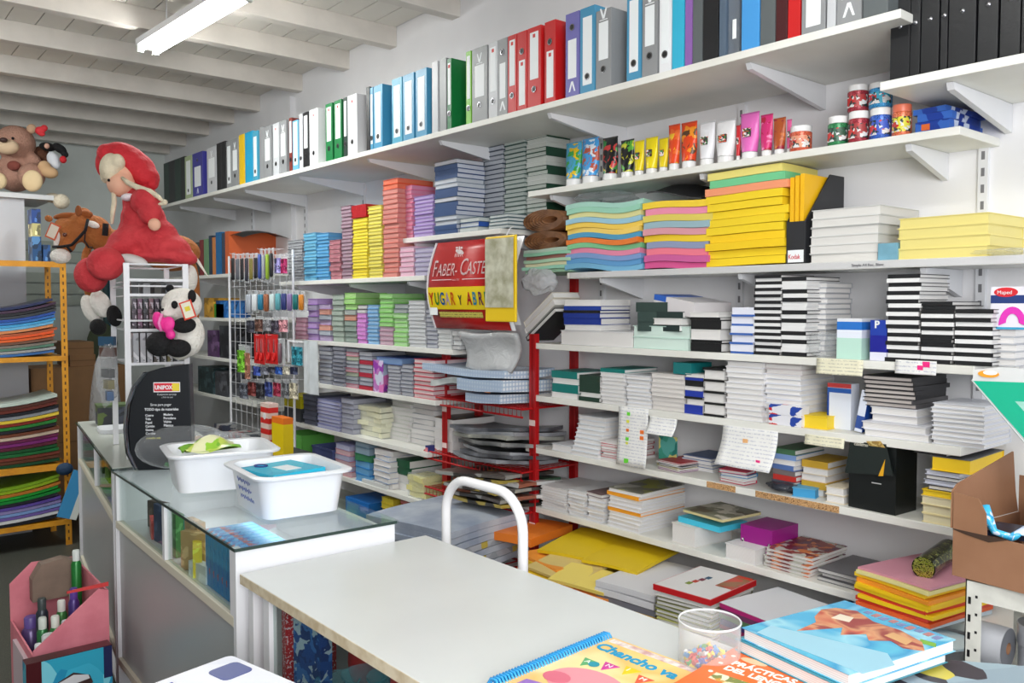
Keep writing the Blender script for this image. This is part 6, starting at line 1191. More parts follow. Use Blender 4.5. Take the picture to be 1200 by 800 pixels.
# clear cup of pins
pc = atZ(831, 782, .90)
t = thing('plastic_cup', 'clear round cup of coloured push pins near the table corner', 'cup', (pc.x, pc.y, .9005))
r = .053
MB().lathe([(.0001, .001), (r-.002, .001), (r-.0015, .083), (r, .083), (r, 0), (.0001, 0)], film('cup_plastic', (225, 228, 230), .16, .05), 36).obj('cup_body', t, auto=True)
mb = MB(); mb.lathe([(r, .081), (r+.0015, .083), (r, .085), (r-.002, .083), (r, .081)], film('cup_rim', (236, 240, 242), .7, .1), 36); mb.obj('cup_rim', t, smooth=True)
mb = MB(); PC = [(200, 40, 50), (50, 80, 170), (230, 200, 40), (220, 60, 60), (60, 140, 200), (50, 150, 70), (235, 235, 235), (236, 130, 40)]
for k in range(150):
    rr = (r-.010)*math.sqrt(R.random()); q = R.uniform(0, 2*pi); z = .006+R.random()*.030*(1.1-rr/r); c = PC[k % 8] if cos(q) < .2 else PC[(2, 5, 2, 4)[k % 4]]
    mb.T = Matrix.Translation((rr*cos(q), rr*sin(q), z)) @ Matrix.Rotation(R.uniform(0, 3), 4, 'X') @ Matrix.Rotation(R.uniform(0, 3), 4, 'Y')
    mb.lathe([(.0001, -.005), (.0045, -.005), (.0045, -.0035), (.0025, -.002), (.003, .003), (.0042, .0045), (.0001, .005)], mat(c, .3), 8)
o = mb.obj('push_pins', loc=(pc.x, pc.y, .9025)); tag(o, 'heap of coloured push pins inside the clear cup', 'push pins'); o['kind'] = 'stuff'
# ================================================================== RIGHT: slotted steel shelf, tape rolls, cardboard box
PAINT = mat((214, 214, 206), .35, kind='stain', scale=20)
px_, py_ = 2.0, .80
t = thing('steel_shelf', 'cream slotted steel shelf unit at the right picture edge', 'shelf unit', (px_, py_, 0), RAD(0))
TOP = .915
def slotpost(x, y, nm='upright'):
    mb = MB().box(x, x+.0025, y-.034, y, 0, TOP, PAINT).box(x, x+.034, y-.0025, y, 0, TOP, PAINT)
    for k in range(int(TOP/.04)):
        z = .02+.04*k; mb.box(x-.0006, x, y-.012, y-.006, z, z+.016, DARKM); mb.box(x-.0006, x, y-.026, y-.021, z+.016, z+.022, DARKM)
    mb.obj(nm, t)
slotpost(0, 0)
MB().box(0, .0025, -.60, -.034, TOP-.045, TOP, PAINT).box(.0, .40, -.60, 0, TOP-.003, TOP, PAINT).obj('top_shelf', t)
for (x, y) in ((.37, 0), (0, -.6), (.37, -.6)): MB().box(x, x+.03, y, y+.003, 0, TOP-.0035, PAINT).box(x, x+.003, y, y+.03, 0, TOP-.0035, PAINT).obj('upright', t)
MB().box(0.004, .40, -.60, -.003, .615, .618, PAINT).box(.001, .004, -.60, -.035, .58, .618, PAINT).obj('middle_shelf', t)
TP = mat((176, 178, 184), .3); TPE = mat((112, 114, 120), .4)
def roll(x, y, z, r, w, lb, up=False, rz=0):
    t = thing('tape_roll', lb, 'tape roll', (x, y, z), rz); mb = MB()
    if not up: mb.T = Matrix.Translation((0, 0, r)) @ Matrix.Rotation(pi/2, 4, 'X') @ Matrix.Translation((0, 0, -w/2))
    mb.lathe([(r*.30, 0), (r, 0), (r, w), (r*.30, w), (r*.30, 0)], TP, 32); mb.obj('tape', t, auto=True)
    mb2 = MB(); mb2.T = mb.T; mb2.lathe([(r*.28, -.0006), (r*.97, -.0006)], TPE, 32).lathe([(r*.28, w+.0006), (r*.97, w+.0006)], TPE, 32).lathe([(r*.29, -.001), (r*.29, w+.001)], CARD, 20); mb2.obj('side_and_core', t, smooth=False)
zr = .619
roll(2.058, .762, zr, .048, .062, 'grey tape roll standing lowest behind the slotted post'); roll(2.058, .760, zr+.0965, .046, .060, 'grey tape roll on top of the standing one behind the post')
roll(2.118, .672, zr, .056, .05, 'grey tape roll lying flat at the bottom of the column', True); roll(2.118, .672, zr+.0505, .056, .05, 'second flat grey tape roll from the bottom of the column', True)
roll(2.118, .672, zr+.101, .056, .05, 'third flat grey tape roll of the column', True); roll(2.118, .673, zr+.1515, .058, .046, 'top flat tape roll of the column, cap like', True)
roll(2.245, .70, zr, .05, .06, 'grey tape roll behind the flat column', True); roll(2.245, .70, zr+.0605, .05, .06, 'grey tape roll stacked behind the flat column', True); roll(2.245, .70, zr+.121, .05, .06, 'upper grey tape roll behind the flat column', True); roll(2.245, .70, zr+.1815, .05, .045, 'highest grey tape roll under the steel shelf top', True)
t = thing('glass_bottle', 'small shiny dark blue bottle between the tape rolls', 'bottle', (2.045, .715, zr)); MB().lathe([(.0001, 0), (.013, 0), (.015, .02), (.015, .05), (.007, .062), (.007, .075), (.0001, .076)], mat((40, 36, 90), .08, .6), 16).obj('bottle_body', t, smooth=True)
# open cardboard box
t = thing('cardboard_box', 'open brown cardboard box on the steel shelf at right', 'cardboard box', (2.0, .83, TOP+.001), RAD(-6))
CB_ = mat((150, 108, 80), .75, kind='stain', scale=6, pal=[(138, 98, 70)]); w = .42; d = .30; h = .105; th = .004
MB().box(0, th, -w, 0, 0, h, CB_).box(d-th, d, -w, 0, 0, h+.09, CB_).box(th, d-th, -th, 0, 0, h+.0, CB_).box(th, d-th, -w, -w+th, 0, h, CB_).box(th, d-th, -w+th, -th, 0, th, CB_).obj('box_walls', t)
MB().prism([(0, h+.002), (.0, h+.085), (.02, h+.10), (.27, h+.15), (.285, h+.05), (d, h)], 0.002, .006, CB_, axis='y').obj('side_flap', t)
MB().prism([(-.075, h), (0, h), (0, h+.085), (-.055, h+.08), (-.072, h+.05)], -.001, .003, CB_, axis='x').obj('corner_flap', t)
mb = MB(); mb.prism([(-.09+.0*q, 0) for q in range(1)] and [(-.08, h-.012), (-.03, h-.006), (0.0, h+.0), (0, h+.002), (-.12, h+.002)], -.0012, -.0002, mat((60, 40, 28), .8), axis='x'); mb.obj('torn_edge', t)
for k, (x, y, z, a, lb) in enumerate([(.18, -.22, .09, .2, 'brown paper packet lying in the cardboard box'), (.2, -.25, .14, -.15, 'upper brown taped packet in the cardboard box')]):
    o = MB().box(-.09, .09, -.12, .12, 0, .04, mat((142, 98, 66), .5, kind='stain', scale=14, pal=[(170, 130, 100)])).obj('paper_parcel', loc=(2.0+x, .83+y, TOP+z), rz=a); o.rotation_euler = (RAD(-7), 0, a); tag(o, lb, 'parcel')
tag(MB().box(-.05, .05, -.09, .09, 0, .012, mat((20, 36, 60), .3, kind='art', pal=[(16, 30, 50), (40, 80, 110), (20, 24, 40)], scale=14)).obj('blue_pack', loc=(2.085, .69, TOP+.10), rz=.1), 'dark blue film pack in the front of the cardboard box', 'packet')
tag(MB().tube([(2.03, .775, TOP+.165), (2.022, .765, TOP+.14), (2.02, .75, TOP+.113), (2.03, .72, TOP+.105), (2.05, .70, TOP+.118), (2.07, .685, TOP+.13)], [.010, .012, .008, .009, .012, .012], mat((60, 176, 220), .3, kind='art', pal=[(60, 180, 224), (200, 210, 230), (40, 150, 200)], scale=40), 8).obj('cyan_ribbon', smooth=True), 'bright cyan curled ribbon hanging inside the cardboard box', 'ribbon')
# set square and blue tray hung from a stand beyond the frame
t = thing('tray_stand', 'white pole stand carrying the blue tray at the right edge', 'stand', (1.93, .42, 0))
MB().tube([(0, 0, 0), (0, 0, 1.36)], .014, METAL_W, 10).tube([(0, 0, 1.345), (.15, .15, 1.345)], .006, METAL_W, 6).obj('pole', t); MB().lathe([(.0001, 0), (.16, 0), (.16, .012), (.0001, .03)], METAL_W, 24).obj('foot', t)
t = thing('blue_tray', 'deep blue plastic tray at the right picture edge', 'tray', (2.10, .62, 1.353), RAD(-25))
bm_ = mat((26, 34, 150), .35)
MB().box(-.06, .06, -.17, .05, 0, .004, bm_).box(-.06, -.057, -.17, .05, .004, .045, bm_).box(.057, .06, -.17, .05, .004, .045, bm_).box(-.057, .057, .047, .05, .004, .045, bm_).obj('tray_body', t)
MB().tube([(-.058, .045, .02), (-.060, .052, .048), (-.058, .0, .054)], .002, METAL_W, 6).obj('wire_clip', t)
X = 2.04
def T2p(px, py): p = atX(px, py, X); return (p.y, p.z)
t = thing('set_square', 'green translucent set square in clear sleeve at the right edge', 'set square', (X, 0, 0))
P1, P2, P3 = T2p(1141, 446), T2p(1262, 450), T2p(1262, 583)
MB().prism([P1, P2, P3], -.002, .002, film('green_acrylic', (24, 176, 140), .88, .1), axis='x').obj('blade', t)
I1, I2, I3 = T2p(1190, 470), T2p(1235, 472), T2p(1235, 520)
MB().prism([I1, I2, I3], -.0025, -.002, mat((150, 200, 186), .3), axis='x').obj('inner_cutout', t)
E1, E2, E3 = T2p(1138, 443), T2p(1265, 592), T2p(1146, 446)
MB().tube([(0, P1[0]+.004, P1[1]+.002), (0, P3[0], P3[1]-.012)], .0028, film('edge_plastic', (200, 206, 206), .7, .1), 6).obj('sleeve_edge', t)
MB().prism([T2p(1140, 446), T2p(1141, 433), T2p(1172, 430), T2p(1262, 436), T2p(1262, 450)], -.0012, .0012, film('sleeve', (222, 224, 224), .7, .15), axis='x').obj('sleeve_header', t)
p = atX(1159, 438, X); t2 = MB().prism([(p.y+.022*cos(q*pi/8), p.z+.008*sin(q*pi/8)) for q in range(16)], -.004, -.0014, mat((226, 150, 40), .4), axis='x').obj('orange_tag', t); MB().prism([(p.y-.004+.015*cos(q*pi/8), p.z+.003+.005*sin(q*pi/8)) for q in range(16)], -.0045, -.0041, LAB, axis='x').obj('white_tag', t)
t.location = (X, 0, 0)
# ================================================================== WHITE WIRE RACK, SIGN, TOYS
RW = METAL_W; q8 = math.atan2(.21, 1.385); P1 = Vector((.94, 3.315, .958))
t = thing('wire_rack', 'white metal rack with disc cases on the far counter', 'rack', P1, -q8)
W_, D_, H_ = .205, .40, .722
for (x, y) in ((0, 0), (W_, 0), (0, D_), (W_, D_)): MB().box(x-.010, x+.010, y-.007, y+.007, 0, H_, RW).obj('post', t)
for z in (.345, .47, .60, .655):
    MB().box(0.01, W_-.01, .0, D_, z, z+.004, RW).box(0.01, W_-.01, -.003, .003, z+.004, z+.010, RW).obj('shelf_plate', t)
mb = MB()
for z in (.51, .638, .718): mb.tube([(0, 0, z), (W_, 0, z), (W_, D_, z), (0, D_, z), (0, 0, z)], .0035, RW, 6)
mb.tube([(W_-.005, -.004, .655), (W_*.72, -.004, .47)], .003, RW, 6).tube([(W_-.005, D_, .655), (W_*.62, D_, .5)], .003, RW, 6); mb.obj('rails', t)
MR = Matrix.Translation(P1) @ Matrix.Rotation(-q8, 4, 'Z')
for k in range(9):
    c = [(70, 60, 70), (110, 80, 100), (60, 60, 66), (120, 90, 100), (80, 70, 84), (100, 100, 106), (120, 190, 50), (180, 60, 130), (90, 90, 96)][k]
    tag(MB().box(-.0075, .0075, 0, .12, 0, .118, mat(c, .2, kind='art', pal=[c, tuple(int(x*.6) for x in c), (170, 160, 170)], scale=30)).obj('disc_case', loc=MR @ Vector((.026+.0195*k, .008, .4745)), rz=-q8), 'thin plastic disc case, %s from the left on the middle rack shelf' % row[k], 'disc case', 'disc cases in the white rack')
for k in range(7):
    c = [(150, 152, 158), (170, 170, 176), (160, 160, 166), (90, 80, 76), (60, 60, 60), (120, 110, 60), (50, 50, 54)][k]
    tag(MB().box(-.009, .009, 0, .12, 0, .115, mat(c, .3, kind='art', pal=[c, tuple(int(x*.7) for x in c), (200, 200, 204)], scale=24)).obj('disc_case', loc=MR @ Vector((.03+.0235*k, .008, .3495)), rz=-q8), 'grey plastic case, %s from the left on the lower rack shelf' % row[k], 'disc case', 'lower cases in the white rack')
for k in range(4):
    tag(MB().box(-.012, .012, 0, .1, 0, .045, mat([(40, 42, 46), (150, 150, 154), (60, 56, 50), (120, 124, 130)][k], .4)).obj('small_pack', loc=MR @ Vector((.04+.04*k, .08, .6045)), rz=-q8), '%s small pack on the upper rack shelf' % ['dark', 'pale grey', 'brown', 'mid grey'][k], 'packet')
tag(MB().box(-.04, .04, -.05, .05, 0, .012, mat((60, 120, 190), .3, kind='art', pal=[(60, 120, 190), (210, 225, 235)], scale=14)).obj('flat_pack', loc=MR @ Vector((.07, .1, .36)), rz=-q8) if 0 else MB().box(-.03, .05, -.03, .05, 0, .02, mat((50, 90, 170), .3, kind='art', pal=[(60, 120, 190), (210, 225, 235)], scale=14)).obj('flat_pack', loc=MR @ Vector((.06, .2, .3495)), rz=-q8), 'blue and white pack low behind the rack post', 'packet')
# blister of gold glittery things left of the rack
p = MR @ Vector((-.045, .26, .30)); wrapbag(tuple(p), (.03, .10, .12), 'clear film bag hanging on the left side of the rack', CLEAR)
for k in range(6): tag(MB().box(-.012, .012, -.03, .03, 0, .035, mat([(60, 90, 130), (120, 110, 60), (60, 60, 60), (150, 150, 150), (90, 60, 50), (40, 80, 110)][k], .4)).obj('sachet', loc=MR @ Vector((-.04, .22+.02*(k % 3), .20+.042*k)), rz=-q8+.2*k), '%s sachet inside the clear bag left of the rack' % ['blue', 'ochre', 'black', 'pale grey', 'brown', 'teal blue'][k], 'sachet')
# black glue advert sign
PS = atT(150, 540, 2.98); PS.z = .957
xd = Vector((cos(YAW), -sin(YAW), 0)); 
t = thing('advert_stand', 'black glue advertising stand with curved chrome edge on the counter', 'advertising stand', (.872, 3.088, .958)); 
t.rotation_euler = (0, 0, -RAD(33)); BS = mat((16, 20, 26), .3)
W2 = .205
out = [(.03, 0), (.006, .06), (0, .14), (.008, .22), (.03, .29), (.07, .34), (.11, .352), (W2, .365), (W2+.004, .1), (W2, 0)]
MB().prism(out, 0, .05, BS, axis='y').obj('sign_body', t, bevel=.002)
ch = [(.036, .002), (.010, .06), (.004, .14), (.012, .22), (.034, .286), (.072, .336)]
mb = MB(); n = 7; vs = []; fs = []
for (x, z) in ch:
    for k in range(n): a = pi*k/(n-1); vs.append((x-.012-.014*sin(a), .025-.03*cos(a), z))
for j in range(len(ch)-1):
    for k in range(n-1): a = j*n+k; fs.append((a, a+1, a+n+1, a+n))
mb.add(vs, fs, mat((150, 156, 164), .12, 1)).obj('chrome_edge', t, smooth=True)
MB().box(.088, .172, -.0015, -.0002, .272, .300, mat((206, 40, 56), .35)).box(.148, .172, -.002, -.0015, .273, .299, mat((226, 206, 60), .35)).box(.086, .174, -.001, -.0001, .269, .303, LAB).obj('brand_plate', t)
def st(txt, h, x, z, c=(226, 228, 232), sx=.9, bold=0, al='LEFT'): return text(txt, h, c, frame((x, -.003, z), (1, 0, 0), (0, 0, 1)), 'lettering', t, sx=sx, depth=.0003, bold=bold, align=al)
st('UNIPOX', .019, .091, .279, (236, 236, 240), .8, .0006)
st('El pegamento que pega', .0085, .130, .259, (200, 202, 206), .8, 0, 'CENTER'); st('y fácil de usar', .0085, .132, .249, (180, 182, 188), .8, 0, 'CENTER')
st('Sirve para pegar', .0125, .110, .222, sx=.85, al='CENTER'); st('TODO tipo de materiales', .0125, .112, .206, sx=.85, bold=.0002, al='CENTER')
for k, wd in enumerate(['Cuero', 'Tela', 'Papel', 'Cartón', 'Goma', 'Corcho']): st(wd, .0115, .058, .186-.0125*k, sx=.9, bold=.0002)
for k, wd in enumerate(['Madera', 'Porcelana', 'Vidrio', 'Plástico']): st(wd, .0115, .118, .188-.0125*k, sx=.9, bold=.0002)
st('y mucho más', .0105, .060, .108, (206, 200, 60), sx=.85)
# ------------------------------------------------------------------ soft toys built from merged rounded forms
RV = Vector((cos(YAW), -sin(YAW), 0)); FV = Vector((sin(YAW), cos(YAW), 0)); UV = Vector((0, 0, 1))
def blob(name, ells, m, parent, vox=.006, sm=3):
    """ells: (px, py, distance, rx, ry, rdepth [all radii as seen, in pixels], tilt degrees) -> one closed surface"""
    bm = bmesh.new()
    for e in ells:
        px, py, tt, rx, ry, rd = e[:6]; ang = RAD(e[6]) if len(e) > 6 else 0
        c = atT(px, py, tt); s = tt/F
        r0 = RV*cos(ang)+UV*sin(ang); u0 = -RV*sin(ang)+UV*cos(ang)
        M = Matrix((r0*rx*s, u0*ry*s, FV*rd*s)).transposed().to_4x4(); M.translation = c
        bmesh.ops.create_icosphere(bm, subdivisions=3, radius=1, matrix=M)
    me = bpy.data.meshes.new(name); bm.to_mesh(me); bm.free(); o = bpy.data.objects.new(name, me); COL.objects.link(o)
    md = o.modifiers.new('r', 'REMESH'); md.mode = 'VOXEL'; md.voxel_size = vox
    ms = o.modifiers.new('s', 'SMOOTH'); ms.factor = .6; ms.iterations = sm
    dg = bpy.context.evaluated_depsgraph_get(); me2 = bpy.data.meshes.new_from_object(o.evaluated_get(dg)); bpy.data.objects.remove(o)
    me2.name = name; me2.materials.clear(); me2.materials.append(m); me2.polygons.foreach_set('use_smooth', [True]*len(me2.polygons))
    o = bpy.data.objects.new(name, me2); COL.objects.link(o)
    if parent: o.parent = parent; o.matrix_parent_inverse = Matrix.Translation(-parent.location)
    return o
def toy(nm, lb, cat, px, py, tt): p = atT(px, py, tt); return thing(nm, lb, cat, p)
def strand(name, pts, r, m, parent):
    P = [atT(*p) for p in pts]; o = MB().tube(P, r, m, 8).obj(name, None, smooth=True); o.parent = parent; o.matrix_parent_inverse = Matrix.Translation(-parent.location); return o
REDC = mat((204, 62, 68), .85, kind='stain', scale=14, pal=[(190, 48, 56)], bump=-1.3); REDD = mat((198, 38, 48), .8, bump=-1.5); SKIN = mat((232, 178, 150), .8); CREAMH = mat((226, 214, 186), .85, kind='stain', scale=40, bump=.5)
FW = mat((236, 232, 224), .9, bump=.8); FB = mat((18, 18, 20), .9, bump=.8); FBR = mat((176, 106, 52), .9, kind='stain', scale=20, bump=.8)
t = toy('rag_doll', 'rag doll in red dress and red head scarf on the rack', 'doll', 170, 308, 3.42)
blob('dress', [(166, 238, 3.40, 21, 22, 22), (168, 256, 3.40, 25, 22, 25), (174, 272, 3.41, 34, 20, 28, -8), (182, 284, 3.42, 42, 18, 30, -14), (194, 295, 3.42, 38, 13, 30, -16), (160, 280, 3.38, 34, 18, 26, 14), (146, 290, 3.36, 28, 13, 24, 22), (132, 297, 3.33, 18, 9, 18, 26), (200, 303, 3.42, 26, 5, 28), (176, 300, 3.40, 30, 7, 26)], REDC, t, .006, 14)
blob('sleeve', [(170, 236, 3.30, 17, 16, 14), (176, 249, 3.29, 14, 14, 12, -30)], REDC, t, .006)
blob('hand', [(181, 263, 3.27, 7.2, 7.6, 7)], SKIN, t, .004)
blob('leg', [(124, 309, 3.20, 21, 20, 20)], REDC, t, .006); blob('leg', [(107, 322, 3.26, 19, 21, 18), (118, 306, 3.3, 14, 14, 14)], REDC, t, .006)
blob('petticoat', [(156, 305, 3.30, 17, 7, 14, -15), (140, 306, 3.36, 12, 8, 12)], mat((214, 212, 210), .8), t, .005)
blob('head', [(142, 216, 3.36, 15.5, 15, 17), (146, 206, 3.38, 12, 14, 15), (130.5, 218, 3.35, 3, 3, 3)], SKIN, t, .005)
blob('head_scarf', [(144, 182, 3.40, 22, 15, 22, -14), (152, 186, 3.41, 22, 15, 24, -28), (162, 195, 3.42, 21, 16, 24, -42), (171, 207, 3.42, 15, 14, 21, -50), (178, 214, 3.42, 7, 9, 12), (128, 183, 3.38, 12, 15, 18, 25), (120, 194, 3.39, 6.5, 15, 12, 6)], REDD, t, .0055, 12)
blob('hair', [(130, 197, 3.34, 12, 18, 15, -8), (124, 206, 3.36, 6, 9, 8), (138, 190, 3.33, 8, 10, 10)], CREAMH, t, .005)
strand('braid', [(143, 208, 3.30), (150, 214, 3.29), (162, 220, 3.29), (175, 224, 3.28), (186, 231, 3.28), (192, 237, 3.28)], [.006, .010, .012, .011, .009, .006], CREAMH, t)
strand('braid', [(133, 222, 3.34), (134, 236, 3.33), (132, 250, 3.33), (131, 262, 3.33)], [.008, .010, .009, .006], CREAMH, t)
blob('hair_bow', [(193, 237, 3.26, 3.4, 3.6, 4), (189, 239, 3.26, 4, 2, 3)], CREAMH, t, .003)
blob('collar', [(150, 231, 3.30, 8, 4.5, 9, 10)], mat((226, 216, 220), .8), t, .004)
blob('eye', [(127.5, 211, 3.295, 1.5, 2, 2)], FB, t, .0025, 1)
# horse
t = toy('plush_horse', 'brown plush horse with white muzzle and black bridle behind the doll', 'soft toy', 170, 320, 3.7)
blob('body', [(150, 288, 3.72, 40, 20, 26), (200, 296, 3.70, 34, 22, 26), (112, 272, 3.66, 18, 20, 18, 20), (82, 270, 3.60, 19, 14, 15, -30), (92, 262, 3.62, 14, 12, 14), (77, 286, 3.58, 11, 11, 11), (104, 322, 3.66, 8, 34, 9, 4), (228, 345, 3.68, 6, 40, 8), (98, 250, 3.64, 8, 7, 8)], FBR, t, .007)
blob('muzzle', [(71, 300, 3.55, 11.5, 9, 11)], FW, t, .005)
blob('forehead_blaze', [(66.5, 281, 3.52, 3, 10, 4, -12)], FW, t, .004)
blob('ear', [(57, 256, 3.58, 5, 4, 3, -20)], FBR, t, .004); blob('ear', [(92, 247, 3.58, 4, 7, 3)], mat((140, 80, 40), .9), t, .004)
blob('mane', [(76, 253, 3.60, 14, 4, 7, 8), (98, 251, 3.62, 11, 5, 7)], mat((150, 84, 36), .9, bump=-1), t, .005)
blob('neck_patch', [(109, 263, 3.58, 8, 4, 5, -20)], FW, t, .004)
strand('bridle', [(103, 257, 3.52), (100, 270, 3.50), (92, 279, 3.49), (84, 287, 3.49), (72, 289, 3.49), (62, 289, 3.50)], .006, FB, t)
strand('bridle', [(100, 272, 3.50), (99, 282, 3.51), (104, 290, 3.53), (108, 290, 3.55)], .003, FB, t)
strand('bridle', [(78, 288, 3.485), (84, 295, 3.50)], .005, FB, t); strand('harness', [(124, 262, 3.50), (123, 276, 3.50)], .012, FB, t)
blob('eye', [(76, 275, 3.455, 2.6, 2.6, 2.6)], mat((90, 40, 20), .2), t, .003, 1)
blob('lower_leg', [(106, 362, 3.50, 9, 18, 9, 22)], FW, t, .005); blob('lower_leg', [(118, 356, 3.42, 11, 17, 11, 25)], FW, t, .005)
blob('hoof', [(115, 383, 3.49, 9, 10, 10, 25)], FB, t, .005); blob('hoof', [(134, 370, 3.40, 8, 13, 10, 10)], FB, t, .005)
blob('hind_leg', [(223, 326, 3.50, 8, 16, 10)], FW, t, .005)
mb = MB()
for k in range(26):
    P = [atT(216+k*.3, 282+k*.5, 3.55+.004*k), atT(222+k*.45, 292+k*.6, 3.55), atT(227+k*.55, 301+k*.75, 3.54), atT(230+k*.6, 306+k*.8, 3.54)]; mb.tube(P, [.004, .005, .0035, .001], mat((222, 216, 206), .8), 5)
o = mb.obj('tail', None, smooth=True); o.parent = t; o.matrix_parent_inverse = Matrix.Translation(-t.location)
o = MB().box(-.022, .022, -.001, .001, -.032, .032, mat((206, 90, 50), .5)).box(-.017, .017, -.0016, -.001, -.026, .026, mat((226, 214, 196), .5)).obj('paper_tag', None, loc=atT(62, 271, 3.46)); o.rotation_euler = (0, RAD(25), -YAW); o.parent = t; o.matrix_parent_inverse = Matrix.Translation(-t.location)
# panda
t = toy('plush_panda', 'plush panda with pink bow hanging on the rack side', 'soft toy', 210, 420, 3.16)
blob('body', [(213, 357, 3.12, 23, 20, 20), (219, 392, 3.16, 20, 26, 20), (212, 411, 3.16, 12, 11, 14, 20), (198, 366, 3.08, 9, 8, 10), (205, 382, 3.15, 18, 20, 16)], FW, t, .006)
blob('ear', [(225, 347, 3.04, 5, 8, 4)], FB, t, .004); blob('ear', [(199, 338, 3.2, 5, 5, 4)], FB, t, .004)
blob('eye_patch', [(204.5, 357, 3.035, 3.8, 5, 4)], FB, t, .003); blob('nose', [(191, 363, 3.06, 2.6, 2.2, 3)], FB, t, .003)
blob('arm', [(216, 381, 3.04, 14, 9.5, 9, 5)], FB, t, .005)
blob('leg', [(188, 403, 3.06, 17, 15, 14)], FB, t, .006); blob('leg', [(209, 408, 3.05, 15, 11, 11)], FB, t, .006)
blob('bow', [(186, 376, 3.02, 7, 12, 5, 15), (197, 380, 3.02, 8, 10, 5, -20), (200, 392, 3.03, 6, 6, 4)], mat((236, 50, 150), .6, bump=-1), t, .005)
strand('bow_tie', [(190, 368, 3.0), (186, 378, 2.99), (189, 388, 3.0)], .005, mat((240, 130, 190), .5), t)
o = MB().box(-.022, .022, -.001, .001, -.032, .032, mat((214, 70, 50), .5)).box(-.017, .017, -.0016, -.001, -.027, .027, mat((230, 226, 206), .5)).box(-.008, .010, -.002, -.0016, -.004, .012, mat((226, 206, 60), .5)).obj('paper_tag', None, loc=atT(220, 363, 3.0)); o.rotation_euler = (0, RAD(-18), -YAW); o.parent = t; o.matrix_parent_inverse = Matrix.Translation(-t.location)
# bears on the white cabinet
t = toy('teddy_bear', 'brown teddy bear with red ear bow sitting on the white cabinet', 'soft toy', 18, 225, 5.85)
PK = mat((172, 130, 112), .9, kind='stain', scale=14, bump=.8)
blob('body', [(18, 168, 5.85, 22, 21, 20), (18, 203, 5.88, 22, 22, 18), (-4, 208, 5.8, 14, 14, 14), (37, 206, 5.8, 15, 15, 14), (40, 192, 5.86, 9, 14, 9, 20)], PK, t, .011)
blob('muzzle', [(9, 172, 5.72, 13, 9, 9), ], mat((206, 180, 150), .9), t, .008); blob('nose', [(4, 164, 5.66, 5, 3.2, 4)], mat((60, 34, 30), .5), t, .006)
blob('eye', [(15, 162, 5.735, 1.5, 1.8, 2)], FB, t, .004, 1); blob('ear', [(37, 151, 5.85, 6, 6, 4)], mat((196, 160, 130), .9), t, .007)
blob('ear_bow', [(46, 153, 5.8, 5, 5, 3, 20), (52, 150, 5.8, 4, 4, 3), (49, 157, 5.8, 4, 3, 3)], mat((206, 40, 50), .7), t, .006)
blob('foot_sole', [(38, 212, 5.66, 12, 13, 6)], mat((214, 190, 150), .9), t, .008); blob('foot_sole', [(-1, 212, 5.66, 9, 10, 6)], mat((214, 190, 150), .9), t, .008)
blob('chest_patch', [(16, 194, 5.76, 8, 6, 4)], mat((120, 60, 50), .9), t, .007)
t = toy('small_plush_horse', 'small dark plush toy with black mane leaning beside the teddy', 'soft toy', 55, 222, 5.85)
blob('body', [(48, 184, 5.95, 10, 13, 10), (56, 200, 5.9, 10, 8, 9), (60, 190, 5.92, 8, 10, 8)], mat((90, 54, 36), .9, bump=.8), t, .009)
blob('mane', [(56, 172, 5.9, 10, 5, 6, -10), (70, 174, 5.9, 9, 5, 6, -35), (76, 181, 5.9, 4, 4, 4)], FB, t, .006, 1)
blob('white_face', [(63, 188, 5.85, 7, 11, 6, 25)], mat((206, 210, 216), .9), t, .007); blob('red_ball', [(74, 187, 5.82, 3.8, 4.5, 4)], mat((190, 30, 40), .8), t, .005); blob('inner_ear', [(55, 171, 5.84, 3, 3.5, 3)], mat((206, 160, 140), .8), t, .005)
blob('arm', [(58, 202, 5.8, 10, 7, 7, -10), (52, 196, 5.8, 7, 8, 7)], mat((196, 160, 120), .9), t, .007)
t = toy('plush_arm_toy', 'small cream plush toy leaning over the cabinet edge', 'soft toy', 70, 236, 5.85)
blob('body', [(72, 236, 5.8, 9, 9, 9), (62, 232, 5.82, 9, 6, 8)], mat((206, 196, 176), .9, bump=.8), t, .008)
# white cabinet behind the orange rack
t = thing('white_cabinet', 'tall white cabinet behind the orange rack', 'cabinet', (.2, 6.45, 0))
MB().box(0, .998, 0, .5, 0, 2.224, mat((186, 188, 194), .5)).obj('carcass', t); MB().box(-.02, 1.17, -.03, .53, 2.225, 2.257, mat((206, 208, 210), .5)).obj('top_board', t)
MB().box(.49, .494, -.003, 0, .1, 2.1, mat((120, 122, 126))).obj('door_gap', t); MB().box(.53, .54, -.02, -.003, 1.1, 1.25, METAL_W).obj('handle', t)
MB().box(1.0, 1.03, .45, .48, 0, 2.2045, mat((120, 122, 126))).box(1.0, 1.0, .45, .48, 0, 2.2, METAL_W).obj('rear_leg', t)
